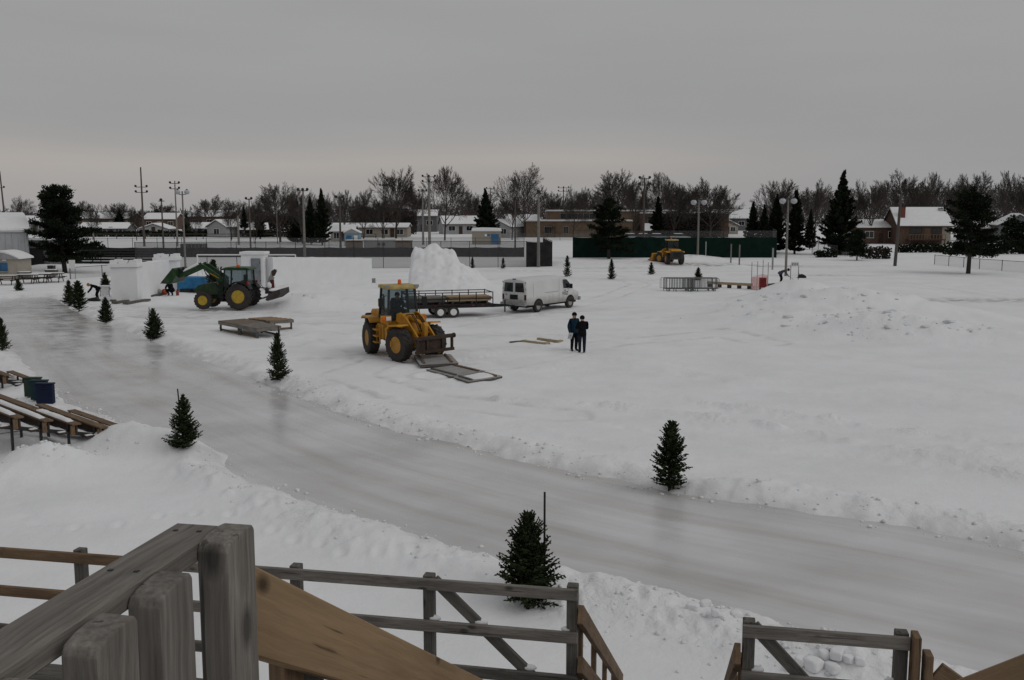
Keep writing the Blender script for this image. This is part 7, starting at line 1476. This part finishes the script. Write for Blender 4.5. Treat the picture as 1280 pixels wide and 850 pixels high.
# hedges: clipped leaf masses
def hedge(label, u0, u1, vb, hpx, seed, m=NEEDLE2, depth=1.5):
    A, B = G(u0, vb), G(u1, vb); B.y = A.y; B.x = atY(u1, vb, A.y).x; Ln = B.x-A.x; h_ = hpx*A.y/FPX; rng = np.random.default_rng(seed); n = int(Ln*h_*95); P = np.stack([rng.random(n)*Ln, (rng.random(n)-.5)*depth, rng.random(n)**.8*h_*(.88+.24*vnoise(rng.random(n)*0+np.arange(n)*0, rng.random(n)*3, 3))], 1)
    P[:,2] *= .85+.3*vnoise(P[:,0]*.8, P[:,0]*0+seed, seed); D = rng.normal(size=(n,3)); D /= np.linalg.norm(D, axis=1, keepdims=True); V, F = sprays([(a, a+d*.36) for a, d in zip(P, D)], .13, rng, 2)
    t = thing('hedge', label, 'hedge', A); o = bpy.data.objects.new('foliage', raw_mesh('hedge_foliage', V, F, m)); COL.objects.link(o); o.parent = t
    part(t, 'stem', BARK, lambda q: [q.tube([(x,0,-.1),(x+.1,0,h_*.7)], .05, 5) for x in np.arange(.5, Ln, 1.6)])
BRUSH = mat('brown_brush', (.055,.045,.038), .9, .35, 3)
hedge('dark clipped hedge below the brick house at the right', 1122, 1183, 316, 10, 1); hedge('dark hedge running behind the spreading pine to the right edge', 1186, 1300, 318, 15, 2); hedge('tall dark cedar hedge at the right edge before the grey house', 1252, 1300, 316, 40, 8)
hedge('dark low hedge along the far field at the left', 105, 300, 296.5, 7, 3); hedge('dark low hedge along the far field between the post and the pole', 303, 400, 297, 7, 4); hedge('brown leafless hedge under the far trees at the centre left', 330, 400, 294, 26, 5, BRUSH, 4); hedge('brown brush left of the conical spruce', 440, 520, 293, 30, 6, BRUSH, 5); hedge('brown brush under the bare trees behind the green fence', 830, 900, 297, 30, 7, BRUSH, 5)
hedge('dark low hedge beside the white garden shed', 1082, 1112, 324, 14, 9, BRUSH, 1.2); hedge('dark shrubs under the tall right spruce', 1018, 1046, 322, 8, 10); hedge('dark low hedge behind the grandstand at the left', 96, 130, 322, 16, 11)
# parked cars beyond the green fence
for i, (lab, u, c) in enumerate((('distant silver parked car, leftmost beyond the green fence', 790, (.30,.31,.33)), ('distant dark parked car beyond the green fence', 806, (.04,.045,.05)), ('distant grey parked car beyond the green fence', 823, (.18,.19,.2)), ('distant pale parked car, rightmost beyond the green fence', 850, (.35,.36,.38)))):
    p = G(u, 301); t = thing('parked_car', lab, 'car', p, 0, 'cars parked beyond the green fence'); cm = mat('car_paint_%d' % i, c, .3, .08, 2)
    part(t, 'body', cm, lambda q: q.prism([(-2.2,.35),(-2.25,.85),(-1.9,.95),(1.2,.95),(2.1,.8),(2.2,.4)], -.85, .85), bevel=.08); cb = part(t, 'cabin', DGLASS, lambda q: q.prism([(-1.7,.95),(-1.2,1.42),(.4,1.42),(1.1,.95)], -.75, .75), bevel=.06); part(cb, 'roof_snow', SNOWW, lambda q: q.prism([(-1.25,1.42),(-1.15,1.52),(.35,1.52),(.45,1.42)], -.72, .72), bevel=.03)
    for x in (-1.35, 1.35):
        for s in (-1, 1): wheel(t, (x, s*.78, .31), .32, .2, .19, GREYP, 0, 0, s, .03, 0)
# ------------------------------------------------------------------ background trees
for a in ((495,206,299,0,'tall vase-shaped bare tree left of the pole pair behind the snow pile',58), (556,206,301,1,'tall vase-shaped bare tree right of the pole pair behind the snow pile',60), (657,201,297,2,'tall spreading bare tree left of the school',72), (772,210,293,3,'spreading bare tree above the school roof',66), (820,214,293,1,'bare tree right of the dark pole behind the green fence',52),
          (888,220,300,4,'broad bare tree behind the middle of the green fence',66), (862,228,297,0,'bare tree behind the left lamp of the green fence',44), (350,226,303,3,'bare tree with dark limbs above the gate tower',56), (378,232,305,0,'bare tree left of the pole above the long snow wall',40), (455,231,299,2,'bare tree behind the scorer hut',46), (432,236,300,1,'bare tree above the small blue kiosk',34), (404,240,302,0,'bare tree behind the dark spruce at the centre left',30),
          (265,242,292,4,'round bare tree above the white garage',44), (318,244,305,2,'low forked bare tree before the low house right of the white post',30), (24,243,287,2,'bare tree above the arena roof',34), (105,250,288,1,'bare tree beside the big left pine',30), (150,252,287,3,'bare tree above the wide far house',34), (204,252,286,0,'bare tree above the far house at the tallest pole',30),
          (976,221,303,3,'bare tree behind the spruces left of the tall lamp',58), (1018,222,305,4,'bare tree between the spruces and the tall right spruce',46), (1088,222,305,0,'bare tree right of the tall right spruce',44), (1125,210,300,4,'dense round bare tree above the brick house',60), (1165,214,297,1,'bare tree above the roof ridge of the brick house',48), (1192,220,297,2,'bare tree left of the spreading right pine',40), (1218,212,298,3,'tall bare tree above the spreading right pine',52), (1254,212,300,1,'tall bare tree right of the spreading pine',48), (1284,218,300,4,'bare tree at the right frame edge',46), (1205,232,302,0,'lower bare tree among the crowns above the right pine',40), (1150,230,299,2,'lower bare tree behind the brick house chimney',44), (1060,228,303,2,'bare tree behind the tall right spruce',44), (735,232,291,0,'bare tree left of the lone pine on the far side of the school',36), (590,238,292,4,'low bare tree left of the conical spruce',30), (520,236,291,3,'low bare tree between the pole pair and the tall left tree',34), (905,240,297,1,'bare tree before the street at the right',34), (116,262,300,1,'low bare tree before the low house right of the big left pine',22), (171,256,301,0,'low bare tree left of the tallest pole',22), (246,258,300,2,'low bare tree before the white garage',24), (289,254,301,3,'low bare tree before the white gable-ended house',26), (478,240,301,4,'bare tree above the dugouts left of the snow pile',34), (640,240,300,0,'bare tree beside the white gable house',30), (716,230,299,2,'bare tree before the left wing of the school',40), (792,222,300,0,'bare tree before the school, left of the dark pole',40), (842,226,300,3,'bare tree before the east wing of the school',40), (690,238,291,3,'bare tree behind the pale pole at the court corner',40)):
    bare(*a)
for a in ((607,236,302,0,'conical dark spruce behind the equipment shed',36), (403,236,307,1,'tall dark spruce behind the long snow wall',26), (389,246,306,0,'lower dark spruce left of the tall one behind the long snow wall',26), (1050,214,319,0,'tall dark spruce beside the white garden shed',54), (993,237,318,1,'dark spruce just right of the tall twin-globe lamp',34), (969,243,316,0,'dark spruce behind the tall twin-globe lamp',34), (940,252,313,1,'dark spruce at the right end of the green fence',26), (954,256,314,0,'low dark spruce among the group at the green fence end',26), (822,246,298,1,'dark spruce before the school at the right',24), (306,258,297,0,'small dark spruce above the low far house',16), (325,254,299,1,'dark spruce left of the bare tree with dark limbs',18), (234,265,297,0,'small dark spruce behind the twin-globe lamp',16), (150,262,290,0,'dark spruce above the far wide house roof',22), (1176,262,304,1,'dark spruce at the right end of the brick house',20), (1012,262,312,0,'dark spruce right of the pair by the tall lamp',20), (372,268,304,0,'low dark spruce at the foot of the pole above the snow wall',26)):
    spruce(*a)
# the wooded skyline beyond: reads as one mass
def skyline():
    rng = np.random.default_rng(3); V = []; F = []; o = 0; Vs = []; Fs = []; os_ = 0
    (tv, tf), (cv, cf) = bare_tree(91, H=15, n1=7, n2=5, n3=4, n4=3, tw=.055, spread=1.05); (t2, f2), (c2, g2) = bare_tree(92, H=15, n1=9, n2=5, n3=4, n4=3, tw=.055, spread=.95)
    src = [(np.concatenate([tv, cv]), np.concatenate([tf, cf+len(tv)])), (np.concatenate([t2, c2]), np.concatenate([f2, g2+len(t2)]))]
    for k in range(120):
        u = -120+1520*(k+rng.random())/120; y = 300+rng.random()*170
        prof = np.interp(u, [0,60,140,240,330,420,520,600,680,760,850,930,1000,1100,1200,1280], [262,262,262,257,247,245,247,249,242,238,238,256,239,232,229,228])
        q = atY(u, prof+rng.normal()*6+rng.random()*6, y); H = max(6, q.z); v_, f_ = src[int(rng.integers(2))]; a = rng.random()*6.28; s = H/15; w_ = s*(1.0+.5*rng.random())
        R_ = np.array([[math.cos(a)*w_, -math.sin(a)*w_, 0],[math.sin(a)*w_, math.cos(a)*w_, 0],[0,0,s]]); V.append(v_ @ R_.T+np.array([q.x, y, 0])); F.append(f_+o); o += len(v_)
    ob = bpy.data.objects.new('far_wood', raw_mesh('far_wood', np.concatenate(V), np.concatenate(F), mat('far_twig', (.105,.094,.089), .95, .25, .15, spec=.05))); COL.objects.link(ob); tag(ob, 'far leafless wood along the whole skyline', 'wood', kind='stuff')  # twig colour lightened to stand in for haze over the far wood
    # dense undergrowth of the far wood
    n = 60000; x = (rng.random(n)-.5)*680; y = 325+rng.random(n)*150; u = 640+x/y*FPX
    hp_ = np.interp(u, [0,200,420,560,700,850,930,1000,1280], [3.5,4,5.5,6,8,8.5,4,8.5,9.5])*(.6+.8*vnoise(x/9, y/40, 6)); P = np.stack([x, y, rng.random(n)**1.1*hp_], 1); D = rng.normal(size=(n,3))*np.array([.5,.5,1]); D /= np.linalg.norm(D, axis=1, keepdims=True)
    Vv, Ff = sprays(list(zip(P, P+D*2.4)), .16, rng, 1); ob = bpy.data.objects.new('far_brush', raw_mesh('far_brush', Vv, Ff, mat('far_brush_bark', (.074,.066,.063), .95, .3, .1, spec=.05))); COL.objects.link(ob); tag(ob, 'brown undergrowth below the far leafless wood', 'wood', kind='stuff')  # brush colour carries the same painted haze
skyline()
for o in list(scn.objects):
    if '_o' in o: del o['_o']
